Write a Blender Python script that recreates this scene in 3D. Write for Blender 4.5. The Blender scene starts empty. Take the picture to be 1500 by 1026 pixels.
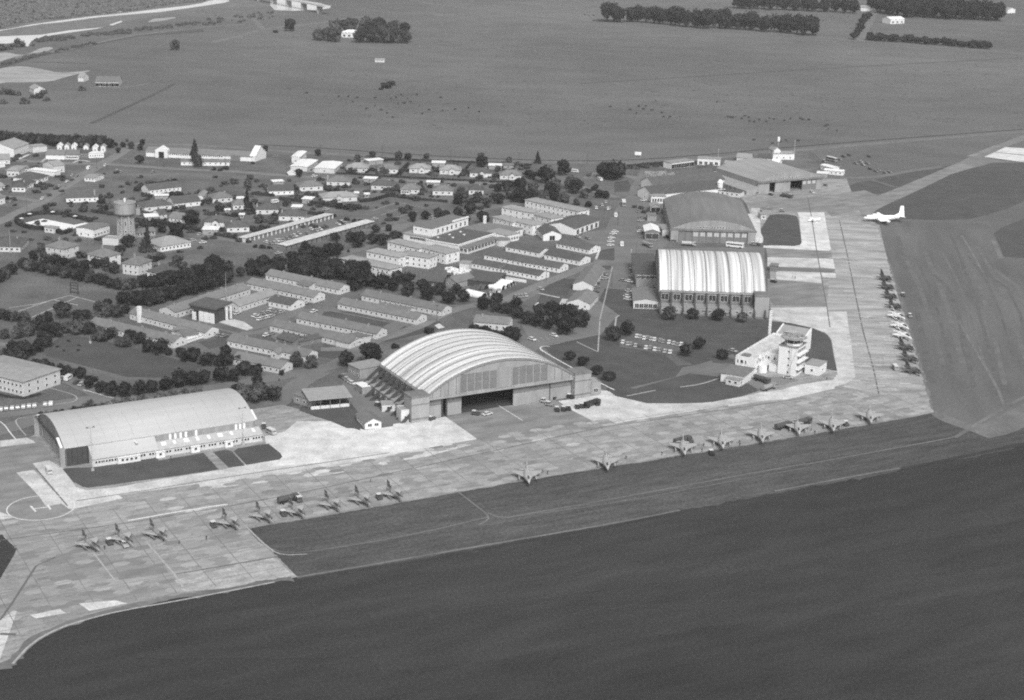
import bpy, bmesh, math, random
from math import sin, cos, pi, sqrt, radians, atan2
from mathutils import Vector, Matrix
from mathutils.geometry import tessellate_polygon
random.seed(7)
S = bpy.context.scene
COL = S.collection

# ------------------------------------------------------------ camera
CAM_H = 230.0
FPX = 2500.0            # focal length in pixels of the 1500 px wide photograph
PITCH, ROLL = 0.2950, -0.024
_cp, _sp = cos(PITCH), sin(PITCH)
_R = Vector((1, 0, 0)); _F = Vector((0, _cp, -_sp)); _D = Vector((0, -_sp, -_cp))
_rx = cos(ROLL) * _R + sin(ROLL) * _D
_dn = -sin(ROLL) * _R + cos(ROLL) * _D
cam_d = bpy.data.cameras.new('camera')
cam = bpy.data.objects.new('camera', cam_d); COL.objects.link(cam)
m = Matrix((_rx, -_dn, -_F)).transposed().to_4x4(); m.translation = Vector((0, 0, CAM_H))
cam.matrix_world = m
cam_d.sensor_width = 36.0; cam_d.lens = FPX / 1500 * 36.0
cam_d.clip_start = 1.0; cam_d.clip_end = 12000.0
S.camera = cam

# ------------------------------------------------------------ sky, sun, exposure
SUN_EL, SUN_AZ = 44.0, 165.0      # azimuth clockwise from +Y (away from the camera): the sun stands behind the camera, to its right
w = bpy.data.worlds.new('World'); S.world = w; w.use_nodes = True
nt = w.node_tree; nt.nodes.clear()
sky = nt.nodes.new('ShaderNodeTexSky'); sky.sky_type = 'NISHITA'; sky.sun_disc = False
sky.sun_elevation = radians(SUN_EL); sky.sun_rotation = radians(SUN_AZ)
sky.air_density = 1.0; sky.dust_density = 3.0; sky.ozone_density = 1.0
bw = nt.nodes.new('ShaderNodeRGBToBW')      # black and white film
bg = nt.nodes.new('ShaderNodeBackground'); bg.inputs[1].default_value = 0.12
wo = nt.nodes.new('ShaderNodeOutputWorld')
nt.links.new(sky.outputs[0], bw.inputs[0]); nt.links.new(bw.outputs[0], bg.inputs[0]); nt.links.new(bg.outputs[0], wo.inputs[0])
sd = bpy.data.lights.new('sun', 'SUN'); sd.energy = 1.8; sd.angle = radians(22); sd.color = (1, 1, 1)
sun = bpy.data.objects.new('sun', sd); COL.objects.link(sun)
_az = radians(SUN_AZ); _el = radians(SUN_EL)
sdir = Vector((sin(_az) * cos(_el), cos(_az) * cos(_el), sin(_el)))
sun.rotation_euler = sdir.to_track_quat('Z', 'Y').to_euler()
S.view_settings.view_transform = 'Standard'; S.view_settings.look = 'None'
S.view_settings.exposure = 0.66; S.view_settings.gamma = 1.0; S.view_settings.use_curve_mapping = False
S.render.engine = 'CYCLES'
S.cycles.pixel_filter_type = 'BLACKMAN_HARRIS'; S.cycles.filter_width = 2.0
S.cycles.volume_bounces = 0; S.cycles.max_bounces = 5; S.cycles.diffuse_bounces = 3
S.cycles.use_denoising = False

# ------------------------------------------------------------ picture point -> place on the ground
def G(px, py, z=0.0):
    x = (px - 750) / FPX; y = (py - 513) / FPX
    d = _F + x * _rx + y * _dn
    t = (CAM_H - z) / -d.z
    return Vector((d.x * t, d.y * t, z))
def PX(v):
    q = v - Vector((0, 0, CAM_H)); f = q.dot(_F)
    return (750 + FPX * q.dot(_rx) / f, 513 + FPX * q.dot(_dn) / f)
def ppm(px, py):                    # picture pixels per metre across, at that ground point
    g = G(px, py); return FPX / (g - Vector((0, 0, CAM_H))).dot(_F)
ZONES = dict(A=(0,0,3.75), B=(0,190,4.887), C=(280,190,4.6875), D=(580,190,4.6875), E=(850,190,4.6875), F=(1150,150,4.103),
  H=(400,0,3), I=(850,0,2.308), J=(0,370,4.887), K=(200,360,4.887), L=(450,350,4.887), M=(700,330,5.4), N=(900,330,5), O=(1000,440,5.7),
  Q=(480,460,3.571), R=(0,550,3.333), S=(0,680,3.207), T=(280,680,4.412), U=(640,600,4.6875), V=(940,580,3.75), W=(1250,380,5.13), X=(1100,560,3.75),
  a=(20,570,7.33), b=(220,560,5.77), c=(500,510,7.894), d=(1030,210,7.5), e=(900,230,7.329), f=(560,300,7.5), g=(0,190,9.325), h=(0,290,9.325),
  i=(0,0,5), j=(160,230,6.25), k=(380,200,6.818), l=(620,370,8.333), m=(0,470,5.4), n=(1180,470,4.459), o=(1100,290,5.4), p=(780,540,8.333), P=(0,0,1))
def zp(zone, x, y):
    ox, oy, k = ZONES[zone]; return (ox + x / k, oy + y / k)
def zw(zone, x, y, z=0.0):
    return G(*zp(zone, x, y), z)
def zl(zone, pts):
    return [zp(zone, *q) for q in pts]

# ------------------------------------------------------------ materials (all grey: the picture is black and white)
MATS = {}
def mat(name, v, var=0.15, scale=0.3, stretch=(1, 1, 1), rot=0.0, rough=0.9, metal=0.0, fine=0.08, fscale=3.0, big=0.0, bscale=0.01, rnd=0.0, spec=0.3, det=4.0, obj=False):
    if name in MATS: return MATS[name]
    M = bpy.data.materials.new(name); M.use_nodes = True; MATS[name] = M
    t = M.node_tree; N = t.nodes; Lk = t.links; N.clear()
    out = N.new('ShaderNodeOutputMaterial'); b = N.new('ShaderNodeBsdfPrincipled')
    Lk.new(b.outputs[0], out.inputs[0])
    b.inputs['Roughness'].default_value = rough; b.inputs['Metallic'].default_value = metal
    b.inputs['Specular IOR Level'].default_value = spec
    tc = N.new('ShaderNodeTexCoord'); mp = N.new('ShaderNodeMapping')
    mp.inputs['Rotation'].default_value = (0, 0, rot); mp2 = N.new('ShaderNodeMapping'); mp2.inputs['Scale'].default_value = stretch
    Lk.new(tc.outputs['Object'], mp.inputs[0]); Lk.new(mp.outputs[0], mp2.inputs[0])
    cur = None
    def term(sc, amp, vec, detail=det):
        nonlocal cur
        n = N.new('ShaderNodeTexNoise'); n.inputs['Scale'].default_value = sc; n.inputs['Detail'].default_value = detail
        Lk.new(vec.outputs[0], n.inputs['Vector'])
        mr = N.new('ShaderNodeMapRange'); mr.inputs[1].default_value = 0.3; mr.inputs[2].default_value = 0.7
        mr.inputs[3].default_value = 1 - amp; mr.inputs[4].default_value = 1 + amp
        Lk.new(n.outputs[0], mr.inputs[0])
        if cur is None: cur = mr.outputs[0]
        else:
            mu = N.new('ShaderNodeMath'); mu.operation = 'MULTIPLY'; Lk.new(cur, mu.inputs[0]); Lk.new(mr.outputs[0], mu.inputs[1]); cur = mu.outputs[0]
    if var: term(scale, var, mp2)
    if fine: term(fscale, fine, mp, 2.0)
    if big: term(bscale, big, mp, 3.0)
    if rnd:
        oi = N.new('ShaderNodeObjectInfo'); mr = N.new('ShaderNodeMapRange'); mr.inputs[3].default_value = 1 - rnd; mr.inputs[4].default_value = 1 + rnd
        Lk.new(oi.outputs['Random'], mr.inputs[0])
        mu = N.new('ShaderNodeMath'); mu.operation = 'MULTIPLY'
        if cur is None: cur = mr.outputs[0]
        else: Lk.new(cur, mu.inputs[0]); Lk.new(mr.outputs[0], mu.inputs[1]); cur = mu.outputs[0]
    if cur is not None:
        mu = N.new('ShaderNodeMath'); mu.operation = 'MULTIPLY'; mu.inputs[1].default_value = v; Lk.new(cur, mu.inputs[0])
        mn = N.new('ShaderNodeMath'); mn.operation = 'MINIMUM'; mn.inputs[1].default_value = 0.9; Lk.new(mu.outputs[0], mn.inputs[0])
        Lk.new(mn.outputs[0], b.inputs['Base Color'])
    else: b.inputs['Base Color'].default_value = (v, v, v, 1)
    return M

# direction of the long taxiway edge and of the right-hand apron edge
_a = G(365, 774); _b = G(1368, 604); TAXI = atan2(_b.y - _a.y, _b.x - _a.x)
_a = G(1300, 380); _b = G(1354, 555); RAPR = atan2(_b.y - _a.y, _b.x - _a.x)
_a = zw('L', 219, 500); _b = zw('L', 780, 615); BARR = atan2(_b.y - _a.y, _b.x - _a.x)

m_plain = mat('plain_pasture', .118, .12, .02, (1, 1.6, 1), .1, fine=.16, fscale=.5, big=.2, bscale=.003)
m_field = mat('dark_mown_field', .033, .20, .035, (1, 4, 1), -TAXI, fine=.24, fscale=1.0, big=.30, bscale=.005)
m_strip = mat('mown_verge', .068, .26, .06, (1, 5, 1), -TAXI, fine=.26, fscale=.8, big=.22, bscale=.01)
m_field2 = mat('field_pale_band', .0365, .20, .035, (1, 4, 1), -TAXI, fine=.24, fscale=1.0, big=.30, bscale=.005)
m_verge2 = mat('verge_pale_band', .078, .26, .06, (1, 5, 1), -TAXI, fine=.26, fscale=.8, big=.22)
m_rgrass = mat('right_mown_grass', .112, .15, .10, (.14, 1, 1), -RAPR, fine=.12, fscale=.7, big=.12, bscale=.012)
m_str1 = mat('stripe_dull_grass', .102, .15, .1, fine=.12, fscale=.7)
m_str2 = mat('stripe_pale_grass', .124, .15, .1, fine=.12, fscale=.7)
m_wear = mat('worn_grass', .145, .20, .08, (1, 1, 1), 0, fine=.14, fscale=.7)
m_dgrass = mat('dark_grass', .072, .12, .08, fine=.16, fscale=.9, big=.10, bscale=.01)
m_lawn = mat('camp_lawn', .108, .28, .05, fine=.24, fscale=.8, big=.12, bscale=.012)
m_island = mat('lawn_island', .07, .12, .12, fine=.14, fscale=1.0, big=.10, bscale=.03)
m_scrub = mat('river_scrub_ground', .11, .4, .012, (1, 2.5, 1), .2, fine=.2, fscale=.06, big=.2, bscale=.003)
m_sand = mat('pale_river_sand', .30, .22, .02, (1, 3, 1), .1, fine=.1, fscale=.2)
m_water = mat('river_water', .62, .1, .02, (1, 3, 1), .1, rough=.25, spec=.8, fine=0)
m_asph = mat('asphalt', .145, .10, .10, fine=.08, fscale=1.5, big=.10, bscale=.02)
m_road = mat('pale_road', .17, .12, .1, fine=.08, fscale=1.2, big=.08, bscale=.02)
m_mid = mat('weathered_concrete', .26, .30, .12, (1, 2.4, 1), -TAXI, fine=.2, fscale=1.1, big=.12, bscale=.015)
m_pad = mat('pad_concrete', .33, .3, .14, (1, 2.2, 1), -TAXI, fine=.2, fscale=1.2)
m_seam = mat('slab_seam', .17, .3, .2, fine=.2)
m_midr = mat('streaky_concrete', .31, .34, .14, (.25, 1, 1), 0.02, fine=.2, fscale=1.3, big=.08, bscale=.02)
m_midd = mat('dark_concrete', .20, .24, .08, (1, 2.0, 1), -TAXI, fine=.10, fscale=1.1, big=.10, bscale=.02)
m_light = mat('pale_concrete', .47, .22, .14, fine=.18, fscale=1.2, big=.12, bscale=.02)
m_lite2 = mat('bright_concrete', .56, .2, .16, fine=.16, fscale=1.2, big=.10, bscale=.03)
m_slabs = [mat('slab_tone_%s' % n, v, .10, .5, fine=.10, fscale=2.0) for n, v in (('dark', .19), ('dull', .225), ('plain', .26), ('pale', .295), ('light', .34), ('bright', .43))]
m_joint = mat('joint_tar', .12, .1, .5)
m_paint = mat('road_paint', .62, .15, .6, rough=.7)
m_dpaint = mat('worn_paint', .34, .2, .6, rough=.8)
m_track = mat('bare_track', .145, .25, .06, fine=.15, fscale=.6)
m_ditch = mat('ditch_edge', .035, .2, .1)

m_wall = mat('cream_wall', .52, .08, .5, fine=.06, fscale=3, rnd=.10)
m_white = mat('white_wall', .64, .07, .5, fine=.05, fscale=3, rnd=.05)
m_conc = mat('grey_concrete_wall', .27, .16, .25, (1, 1, .3), fine=.08, fscale=2)
m_dconc = mat('stained_concrete', .16, .22, .25, (1, 1, .3), fine=.08, fscale=2)
m_clad = mat('hangar_cladding', .25, .14, .5, (1, 1, .1), fine=.08, fscale=2)
m_dark = mat('interior_shade', .018, 0, fine=0)  # near-black colour standing in for the shade inside openings
m_glass = mat('window_glass', .045, .3, 2.0, rough=.12, spec=.6, fine=0)
m_pglass = mat('pale_window_glass', .42, .1, 1.0, rough=.3, fine=0)
m_frame = mat('white_frame', .7, 0, fine=0)
m_rdark = mat('dark_roof', .085, .14, .4, (1, 1, 1), fine=.12, fscale=2.5, rnd=.12)
m_rmid = mat('grey_roof', .16, .12, .4, fine=.10, fscale=2.5, rnd=.12)
m_rlite = mat('light_roof', .26, .12, .4, fine=.10, fscale=2.5, rnd=.08)
m_rgar = mat('garage_roof_sheet', .50, .2, .4, fine=.12, fscale=2)
m_annex = mat('annex_roof_sheet', .40, .1, .3, fine=.1, fscale=2)
m_rwhite = mat('white_roof', .70, .06, .4, fine=.05, fscale=2.0)
m_hang = mat('pale_sheet_roof', .56, .36, .7, (.02, 1, .03), 0, rough=.6, metal=0, fine=.14, fscale=1.2, det=2)
m_hang3 = mat('streaked_sheet_roof', .50, .52, .8, (.012, 1.0, .02), 0, rough=.6, fine=.10, fscale=1.6, det=2)
m_hrib = mat('dark_roof_rib', .20, .15, .3)  # one dark tone for the raised roof ribs
m_h1 = mat('grey_sheet_roof', .40, .06, .3, (1, .06, 1), 0, rough=.7, fine=.06, fscale=2.0, big=.08, bscale=.03)
m_h4 = mat('dark_sheet_roof', .165, .10, .3, (1, .1, 1), 0, rough=.8, fine=.08, fscale=2.0, big=.10, bscale=.03)
m_h5 = mat('mid_sheet_roof', .27, .10, .3, (1, .1, 1), 0, rough=.8, fine=.08, fscale=2.0, big=.10, bscale=.03)
m_strut = mat('dark_concrete_strut', .055, .15, .5)
m_leaf = [mat('foliage_%s' % n, v, .5, .35, fine=.25, fscale=1.6, rnd=.22, rough=1.0, spec=.1) for n, v in (('dark', .031), ('mid', .066), ('pale', .10))]
m_bark = mat('bark', .06, .2, 1)
m_tyre = mat('tyre', .03, 0, fine=0)
m_cars = {k: mat('car_paint_' + k, v, 0, fine=0, rough=.35, spec=.5) for k, v in dict(white=.62, pale=.38, grey=.24, dark=.07, black=.025).items()}
m_jet = {'camo': mat('camouflage_paint', .22, .5, .35, fine=.1, rough=.6, det=1.0), 'dark': mat('dark_jet_paint', .10, .4, .4, fine=.1, rough=.6), 'white': mat('white_jet_paint', .72, .08, .3, rough=.5), 'grey': mat('grey_jet_paint', .36, .08, .4, rough=.55)}
m_jwing = mat('pale_camouflage_wing', .34, .25, .5, fine=.1, rough=.6)
m_air = mat('gloss_white_paint', .88, 0, fine=.03, rough=.4)
m_steel = mat('galvanised_steel', .35, .1, 1)
m_hide = mat('cow_hide', .03, .6, 2)
m_skin = mat('skin', .35, 0, fine=0); m_cloth = mat('dark_overalls', .04, .1, 3)

# ------------------------------------------------------------ mesh builder
class MB:
    def __init__(s): s.v = []; s.f = []; s.m = []
    def add(s, vs, fs, mi=0):
        o = len(s.v); s.v += [tuple(q) for q in vs]; s.f += [tuple(i + o for i in q) for q in fs]; s.m += [mi] * len(fs); return s
    def box(s, x0, x1, y0, y1, z0, z1, mi=0, top=True):
        v = [(x0,y0,z0),(x1,y0,z0),(x1,y1,z0),(x0,y1,z0),(x0,y0,z1),(x1,y0,z1),(x1,y1,z1),(x0,y1,z1)]
        f = [(0,3,2,1),(0,1,5,4),(1,2,6,5),(2,3,7,6),(3,0,4,7)]
        if top: f.append((4,5,6,7))
        return s.add(v, f, mi)
    def tube(s, p, q, r0, r1=None, n=8, mi=0, caps=True):
        r1 = r0 if r1 is None else r1
        p = Vector(p); q = Vector(q); d = (q - p).normalized()
        u = d.cross(Vector((0, 0, 1)) if abs(d.z) < .9 else Vector((1, 0, 0))).normalized(); w_ = d.cross(u)
        vs = []
        for c, r in ((p, r0), (q, r1)):
            for k in range(n):
                a = 2 * pi * k / n; vs.append(c + u * cos(a) * r + w_ * sin(a) * r)
        fs = [(k, (k + 1) % n, n + (k + 1) % n, n + k) for k in range(n)]
        if caps: fs += [tuple(range(n))[::-1], tuple(range(n, 2 * n))]
        return s.add(vs, fs, mi)
    def bar(s, p, q, wd, ht, mi=0):          # rectangular beam
        p = Vector(p); q = Vector(q); d = (q - p).normalized()
        u = d.cross(Vector((0, 0, 1))); u = u.normalized() if u.length > 1e-4 else Vector((1, 0, 0)); w_ = u.cross(d)
        vs = [c + u * a * wd / 2 + w_ * b * ht / 2 for c in (p, q) for a, b in ((-1,-1),(1,-1),(1,1),(-1,1))]
        return s.add(vs, [(0,1,2,3),(7,6,5,4),(0,4,5,1),(1,5,6,2),(2,6,7,3),(3,7,4,0)], mi)
    def ext(s, prof, a0, a1, axis='x', mi=0, caps=None):   # extrude a closed profile
        n = len(prof); P3 = (lambda a, q: (a, q[0], q[1])) if axis == 'x' else (lambda a, q: (q[0], a, q[1]))
        if axis == 'z': P3 = lambda a, q: (q[0], q[1], a)
        vs = [P3(a0, q) for q in prof] + [P3(a1, q) for q in prof]
        fs = [(k, (k + 1) % n, n + (k + 1) % n, n + k) for k in range(n)]
        for c in (caps or [tuple(range(n))]): fs += [tuple(c)[::-1], tuple(i + n for i in c)]
        return s.add(vs, fs, mi)
    def loft(s, rings, mi=0, caps=True):
        n = len(rings[0]); vs = [q for r in rings for q in r]; fs = []
        for i in range(len(rings) - 1):
            for k in range(n): fs.append((i*n+k, i*n+(k+1)%n, (i+1)*n+(k+1)%n, (i+1)*n+k))
        if caps: fs += [tuple(range(n))[::-1], tuple((len(rings)-1)*n + k for k in range(n))]
        return s.add(vs, fs, mi)
    def mesh(s, name, mats, smooth=False):
        me = bpy.data.meshes.new(name); me.from_pydata(s.v, [], s.f)
        for q in (mats if isinstance(mats, (list, tuple)) else [mats]): me.materials.append(q)
        me.polygons.foreach_set('material_index', s.m)
        if smooth: me.polygons.foreach_set('use_smooth', [True] * len(s.f))
        bm = bmesh.new(); bm.from_mesh(me); bmesh.ops.recalc_face_normals(bm, faces=bm.faces); bm.to_mesh(me); bm.free()
        me.update(); return me
def link(name, me, parent=None, loc=None, rz=0.0):
    o = bpy.data.objects.new(name, me); COL.objects.link(o)
    if parent is not None: o.parent = parent
    if loc is not None: o.location = loc
    if rz: o.rotation_euler = (0, 0, rz)
    return o
def part(name, mb, mats, parent, loc=None, rz=0.0, smooth=False):
    return link(name, mb.mesh(name, mats, smooth), parent, loc, rz)
def tag(o, label=None, cat=None, group=None, kind=None):
    if label: o['label'] = label
    if cat: o['category'] = cat
    if group: o['group'] = group
    if kind: o['kind'] = kind
    return o
def thing(name, loc, rz, label, cat, group=None):
    o = link(name, None, None, loc, rz); return tag(o, label, cat, group)
def copy_tree(o, parent=None):
    c = o.copy(); COL.objects.link(c); c.parent = parent
    for ch in o.children: copy_tree(ch, c)
    return c
ORD = ['first', 'second', 'third', 'fourth', 'fifth', 'sixth', 'seventh', 'eighth', 'ninth', 'tenth', 'eleventh', 'twelfth', 'thirteenth', 'fourteenth', 'fifteenth', 'sixteenth', 'seventeenth', 'eighteenth', 'nineteenth', 'twentieth', 'twenty-first', 'twenty-second', 'twenty-third', 'twenty-fourth', 'twenty-fifth', 'twenty-sixth', 'twenty-seventh', 'twenty-eighth']

# ------------------------------------------------------------ ground sheets
def chaikin(p, k=2, closed=True):
    for _ in range(k):
        q = []; n = len(p)
        for i_ in range(n if closed else n - 1):
            a, b = p[i_], p[(i_ + 1) % n]
            q += [(a[0]*.75+b[0]*.25, a[1]*.75+b[1]*.25), (a[0]*.25+b[0]*.75, a[1]*.25+b[1]*.75)]
        if not closed: q = [p[0]] + q + [p[-1]]
        p = q
    return p
LAY = 0.012
_lc = {}
def lz(layer):
    _lc[layer] = _lc.get(layer, -1) + 1
    return layer * LAY + (_lc[layer] % 29) * 0.0004
VZ = 0.11      # vehicles stand on the paved layers
def sheet(name, pix, m_, layer, smooth=0, world=False):
    if smooth: pix = chaikin(pix, smooth)
    z = lz(layer)
    vs = [Vector((q[0], q[1], z)) for q in pix] if world else [G(q[0], q[1], z) for q in pix]
    vs = [Vector((q.x, q.y, z)) for q in vs]
    fs = tessellate_polygon([vs])
    me = bpy.data.meshes.new(name); me.from_pydata([tuple(q) for q in vs], [], [tuple(q) for q in fs]); me.materials.append(m_)
    bm = bmesh.new(); bm.from_mesh(me)
    for f_ in bm.faces:
        f_.normal_update()
        if f_.normal.z < 0: f_.normal_flip()
    bm.to_mesh(me); bm.free()
    return tag(link(name, me), kind='structure')
def ribbon_mesh(pts, width, z):
    vs = []; n = len(pts)
    for k, q in enumerate(pts):
        a = pts[max(0, k-1)]; b = pts[min(n-1, k+1)]; d = Vector((b[0]-a[0], b[1]-a[1])); d.normalize()
        nx, ny = -d.y * width/2, d.x * width/2
        vs += [(q[0]+nx, q[1]+ny, z), (q[0]-nx, q[1]-ny, z)]
    return vs, [(2*k, 2*k+1, 2*k+3, 2*k+2) for k in range(n-1)]
def ribbon(name, pix, width, m_, layer, smooth=1, kind='structure', parent=None):
    if smooth: pix = chaikin(pix, smooth, False)
    pts = [G(*q) for q in pix]; z = lz(layer)
    mb = MB(); vs, fs = ribbon_mesh([(q.x, q.y) for q in pts], width, z); mb.add(vs, [f_[::-1] for f_ in fs])
    o = part(name, mb, m_, parent)
    return tag(o, kind=kind) if kind else o
# ============================================================ THE GROUND
sheet('ground', [(-4500, -900), (4500, -900), (4500, 7000), (-4500, 7000)], m_plain, 0, world=True)
# scrub country beyond the river, river flats, the river itself
sheet('far_river_flat', zl('i', [(-900,-420),(1200,-420),(2600,-60),(2100,45),(1560,60),(1200,105),(900,165),(700,215),(400,255),(0,290),(-900,330)]), m_wear, 1)
sheet('scrub_land', zl('i', [(-1500,-420),(2300,-420),(1500,10),(1200,48),(900,92),(500,135),(250,160),(0,215),(-1500,330)]), m_scrub, 2)
sheet('river', zl('i', [(-1200,300),(0,268),(300,256),(520,222),(760,202),(700,214),(520,238),(360,262),(230,300),(205,342),(170,335),(100,318),(0,322),(-1200,420)]), m_water, 3)
sheet('river', zl('i', [(-300,262),(60,214),(230,180),(450,150),(700,118),(900,98),(1150,68),(1350,45),(1480,24),(1560,-5),(1660,-30),(1680,10),(1640,22),(1560,34),(1370,62),(1180,88),(900,112),(700,130),(450,164),(300,178),(120,206),(0,228)]), m_water, 3)
sheet('river', [(398,-25),(396,8),(402,15),(430,16),(465,15),(484,12),(470,5),(440,0),(430,-25)], m_water, 3)
sheet('shingle_bank', zl('i', [(710,96),(890,78),(900,88),(730,106)]), m_sand, 4)
sheet('shingle_bank', zl('i', [(800,182),(890,152),(895,162),(820,188)]), m_water, 4)
sheet('shingle_bank', zl('i', [(-900,480),(-200,420),(0,386),(60,385),(140,405),(215,395),(300,350),(380,345),(390,362),(250,400),(120,430),(0,468),(-900,560)]), m_sand, 4, 1)
sheet('shingle_bank', zl('i', [(-900,640),(-200,540),(0,500),(80,490),(170,486),(300,505),(430,535),(560,528),(670,514),(640,528),(480,565),(380,598),(200,606),(0,604),(-900,780)]), m_sand, 4, 1)
sheet('shingle_bank', zl('i', [(1080,165),(1120,140),(1280,125),(1290,132),(1180,156)]), m_sand, 4)
ribbon('river_track', zl('i', [(-300,560),(0,462),(200,400),(450,372),(700,322),(900,272),(1150,240),(1480,200),(1800,178)]), 9, m_track, 5)
ribbon('river_track', zl('A', [(1160,235),(1300,205),(1440,160),(1700,135),(2000,90)]), 10, m_wear, 5)
ribbon('river_track', zl('A', [(1330,105),(1400,105),(1440,160)]), 8, m_wear, 6)
sheet('scrub_terrace', zl('i', [(-600,560),(0,480),(260,405),(480,380),(720,318),(1000,262),(1480,215),(1500,235),(1000,268),(730,325),(500,378),(300,410),(0,505),(-600,640)]), m_dgrass, 6)
ribbon('pasture_fence_line', zl('i', [(240,455),(640,466)]), 4, m_dgrass, 6)
ribbon('pasture_fence_line', zl('A', [(500,680),(850,520),(960,460)]), 4, m_dgrass, 6)
# far road and tracks across the plain
ribbon('far_road', zl('H', [(560,-10),(700,20),(860,38),(1060,62),(1300,84),(1500,98),(1560,100)]) + zl('I', [(0,68),(380,92),(700,118),(900,136),(1100,150),(1500,184),(1900,215)]), 8, m_wear, 5)
ribbon('farm_drive', zl('I', [(945,138),(965,100),(995,45),(998,20)]), 9, m_wear, 6)
ribbon('plain_track', zl('H', [(600,165),(780,178),(1140,205),(1500,240)]), 4, m_wear, 5)
ribbon('plain_track', zl('H', [(0,228),(200,210),(330,190)]), 5, m_wear, 5)
ribbon('plain_track', zl('H', [(250,262),(420,266)]), 5, m_wear, 5)
ribbon('plain_track', zl('I', [(0,283),(250,268),(700,240),(1000,222),(1500,196)]), 3, m_dgrass, 5)
sheet('far_paddock', zl('H', [(680,52),(750,62),(860,62),(720,74)]), m_wear, 4)
ribbon('village_track', zl('i', [(350,648),(520,640),(800,655),(950,640),(1100,610)]), 4, m_wear, 6)
# camp ground, a little rougher than the plain
sheet('camp_ground', [(-400,330),(-400,205),(0,214),(250,217),(500,232),(800,240),(950,238),(1090,224),(1190,222),(1232,262),(1240,300),(1240,400),(1240,520),(1128,600),(890,560),(880,575),(420,600),(0,640),(-500,720),(-500,500)], m_lawn, 1)
# public road behind the camp
ribbon('country_road', [(-400,190)] + zl('P', [(0,205),(200,211)]) + [(300,213),(410,222),(500,227),(580,231),(700,236),(800,238),(940,240),(1000,236),(1150,222),(1300,209),(1500,193),(1800,168)], 9, m_wear, 4)
ribbon('field_ditch', [(380,212),(500,219),(600,227),(800,236),(900,236),(1000,230),(1200,212),(1500,189.5)], 2.2, m_ditch, 5)
# streets of the camp
ribbon('street', [(-60,345),(0,326),(30,310),(62,296),(90,276),(125,255),(150,240),(172,228),(190,215)], 9, m_road, 5)
ribbon('street', [(150,240),(200,244),(280,249),(350,252),(420,258),(500,262),(620,266),(760,270)], 8, m_road, 6)
ribbon('street', [(0,232),(60,238),(100,240),(150,240)], 8, m_road, 6)
ribbon('street', [(0,288),(30,291),(60,296)], 7, m_road, 6)
ribbon('street', [(860,262),(880,252),(940,262),(960,280)], 8, m_road, 5)
ribbon('street', [(800,262),(830,268),(870,280),(905,290)], 7, m_road, 5)
ribbon('main_camp_road', [(985,262),(955,278),(930,300),(915,330),(900,370),(888,420),(880,470),(876,500),(874,520)], 21, m_asph, 6)
ribbon('street', [(874,498),(840,495),(800,497),(775,505),(762,518)], 12, m_asph, 7)
ribbon('street', [(880,470),(830,485),(780,500)], 10, m_asph, 5)
ribbon('street', [(888,384),(868,388),(830,402),(780,422),(740,440),(690,448),(660,456),(636,466),(615,478),(575,492),(545,500)], 7, m_road, 7)
ribbon('street', [(636,466),(590,470),(545,500),(520,520),(480,540),(430,548),(390,556),(330,566),(300,570)], 9, m_asph, 7)
ribbon('street', [(545,500),(520,512),(470,512)], 6, m_road, 7)
ribbon('street', [(470,545),(440,560),(420,580),(400,595)], 10, m_asph, 6)
ribbon('street', [(60,540),(100,552),(130,566),(170,585),(240,590),(330,570)], 12, m_asph, 7)
ribbon('street', [(-40,612),(0,606),(60,598),(110,590),(150,584)], 12, m_asph, 7)
ribbon('street', [(-40,640),(0,632),(40,618),(100,600)], 10, m_asph, 6)
ribbon('street', [(440,395),(470,380),(520,368),(560,352),(590,330),(640,320),(740,300),(840,290)], 8, m_asph, 5)
ribbon('street', [(290,345),(330,350),(380,360),(420,366)], 7, m_asph, 5)
ribbon('street', [(390,300),(440,312),(480,330),(540,340),(590,330)], 7, m_asph, 5)
ribbon('street', [(240,345),(250,360),(300,352)], 6, m_asph, 5)
ribbon('street', [(365,298),(400,285),(450,300),(520,302)], 6, m_asph, 5)
ribbon('street', [(500,395),(450,415),(430,450),(400,485),(345,490),(330,500)], 6, m_asph, 5)
ribbon('street', [(-40,500),(0,506),(40,502)], 5, m_road, 6)
ribbon('street', [(1190,250),(1130,244),(1095,236)], 7, m_road, 6)
ribbon('street', [(660,400),(690,393),(720,380),(740,372)], 7, m_asph, 6)
sheet('yard', zl('K', [(700,480),(960,400),(1200,450),(1500,470),(1466,560),(1150,500),(960,570),(820,610),(570,560)]), m_asph, 5)
sheet('yard', zl('K', [(960,590),(1160,640),(1160,720),(1100,760),(960,650)]), m_asph, 5)
sheet('ramp', zl('K', [(570,542),(700,528),(770,545),(835,590),(790,608)]), m_light, 7)
sheet('yard', zl('C', [(400,770),(975,615),(1180,640),(640,800),(540,830)]), m_asph, 6)
sheet('yard', zl('M', [(850,60),(1080,20),(1250,0),(1250,340),(1080,330),(960,300),(960,170),(780,100)]), m_asph, 5)
sheet('yard', zl('M', [(930,330),(1060,360),(1020,560),(900,560)]), m_asph, 7)
sheet('yard', zl('M', [(180,590),(440,500),(520,520),(300,640),(200,620)]), m_asph, 6)
sheet('yard', zl('M', [(340,780),(640,870),(780,870),(700,930),(420,940)]), m_asph, 6)
sheet('yard', zl('e', [(170,330),(280,150),(560,150),(640,240),(420,290),(330,400),(240,900),(100,900)]), m_asph, 5)
sheet('yard', zl('N', [(130,300),(130,640),(1100,700),(1100,160),(330,170),(330,255),(170,255)]), m_asph, 5)
sheet('yard', zl('e', [(240,560),(540,440),(600,900),(500,1000),(240,1000)]), m_asph, 4)
sheet('yard', zl('Q', [(20,560),(100,290),(240,270),(420,560),(380,590),(190,600),(100,480)]), m_asph, 6)
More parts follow.
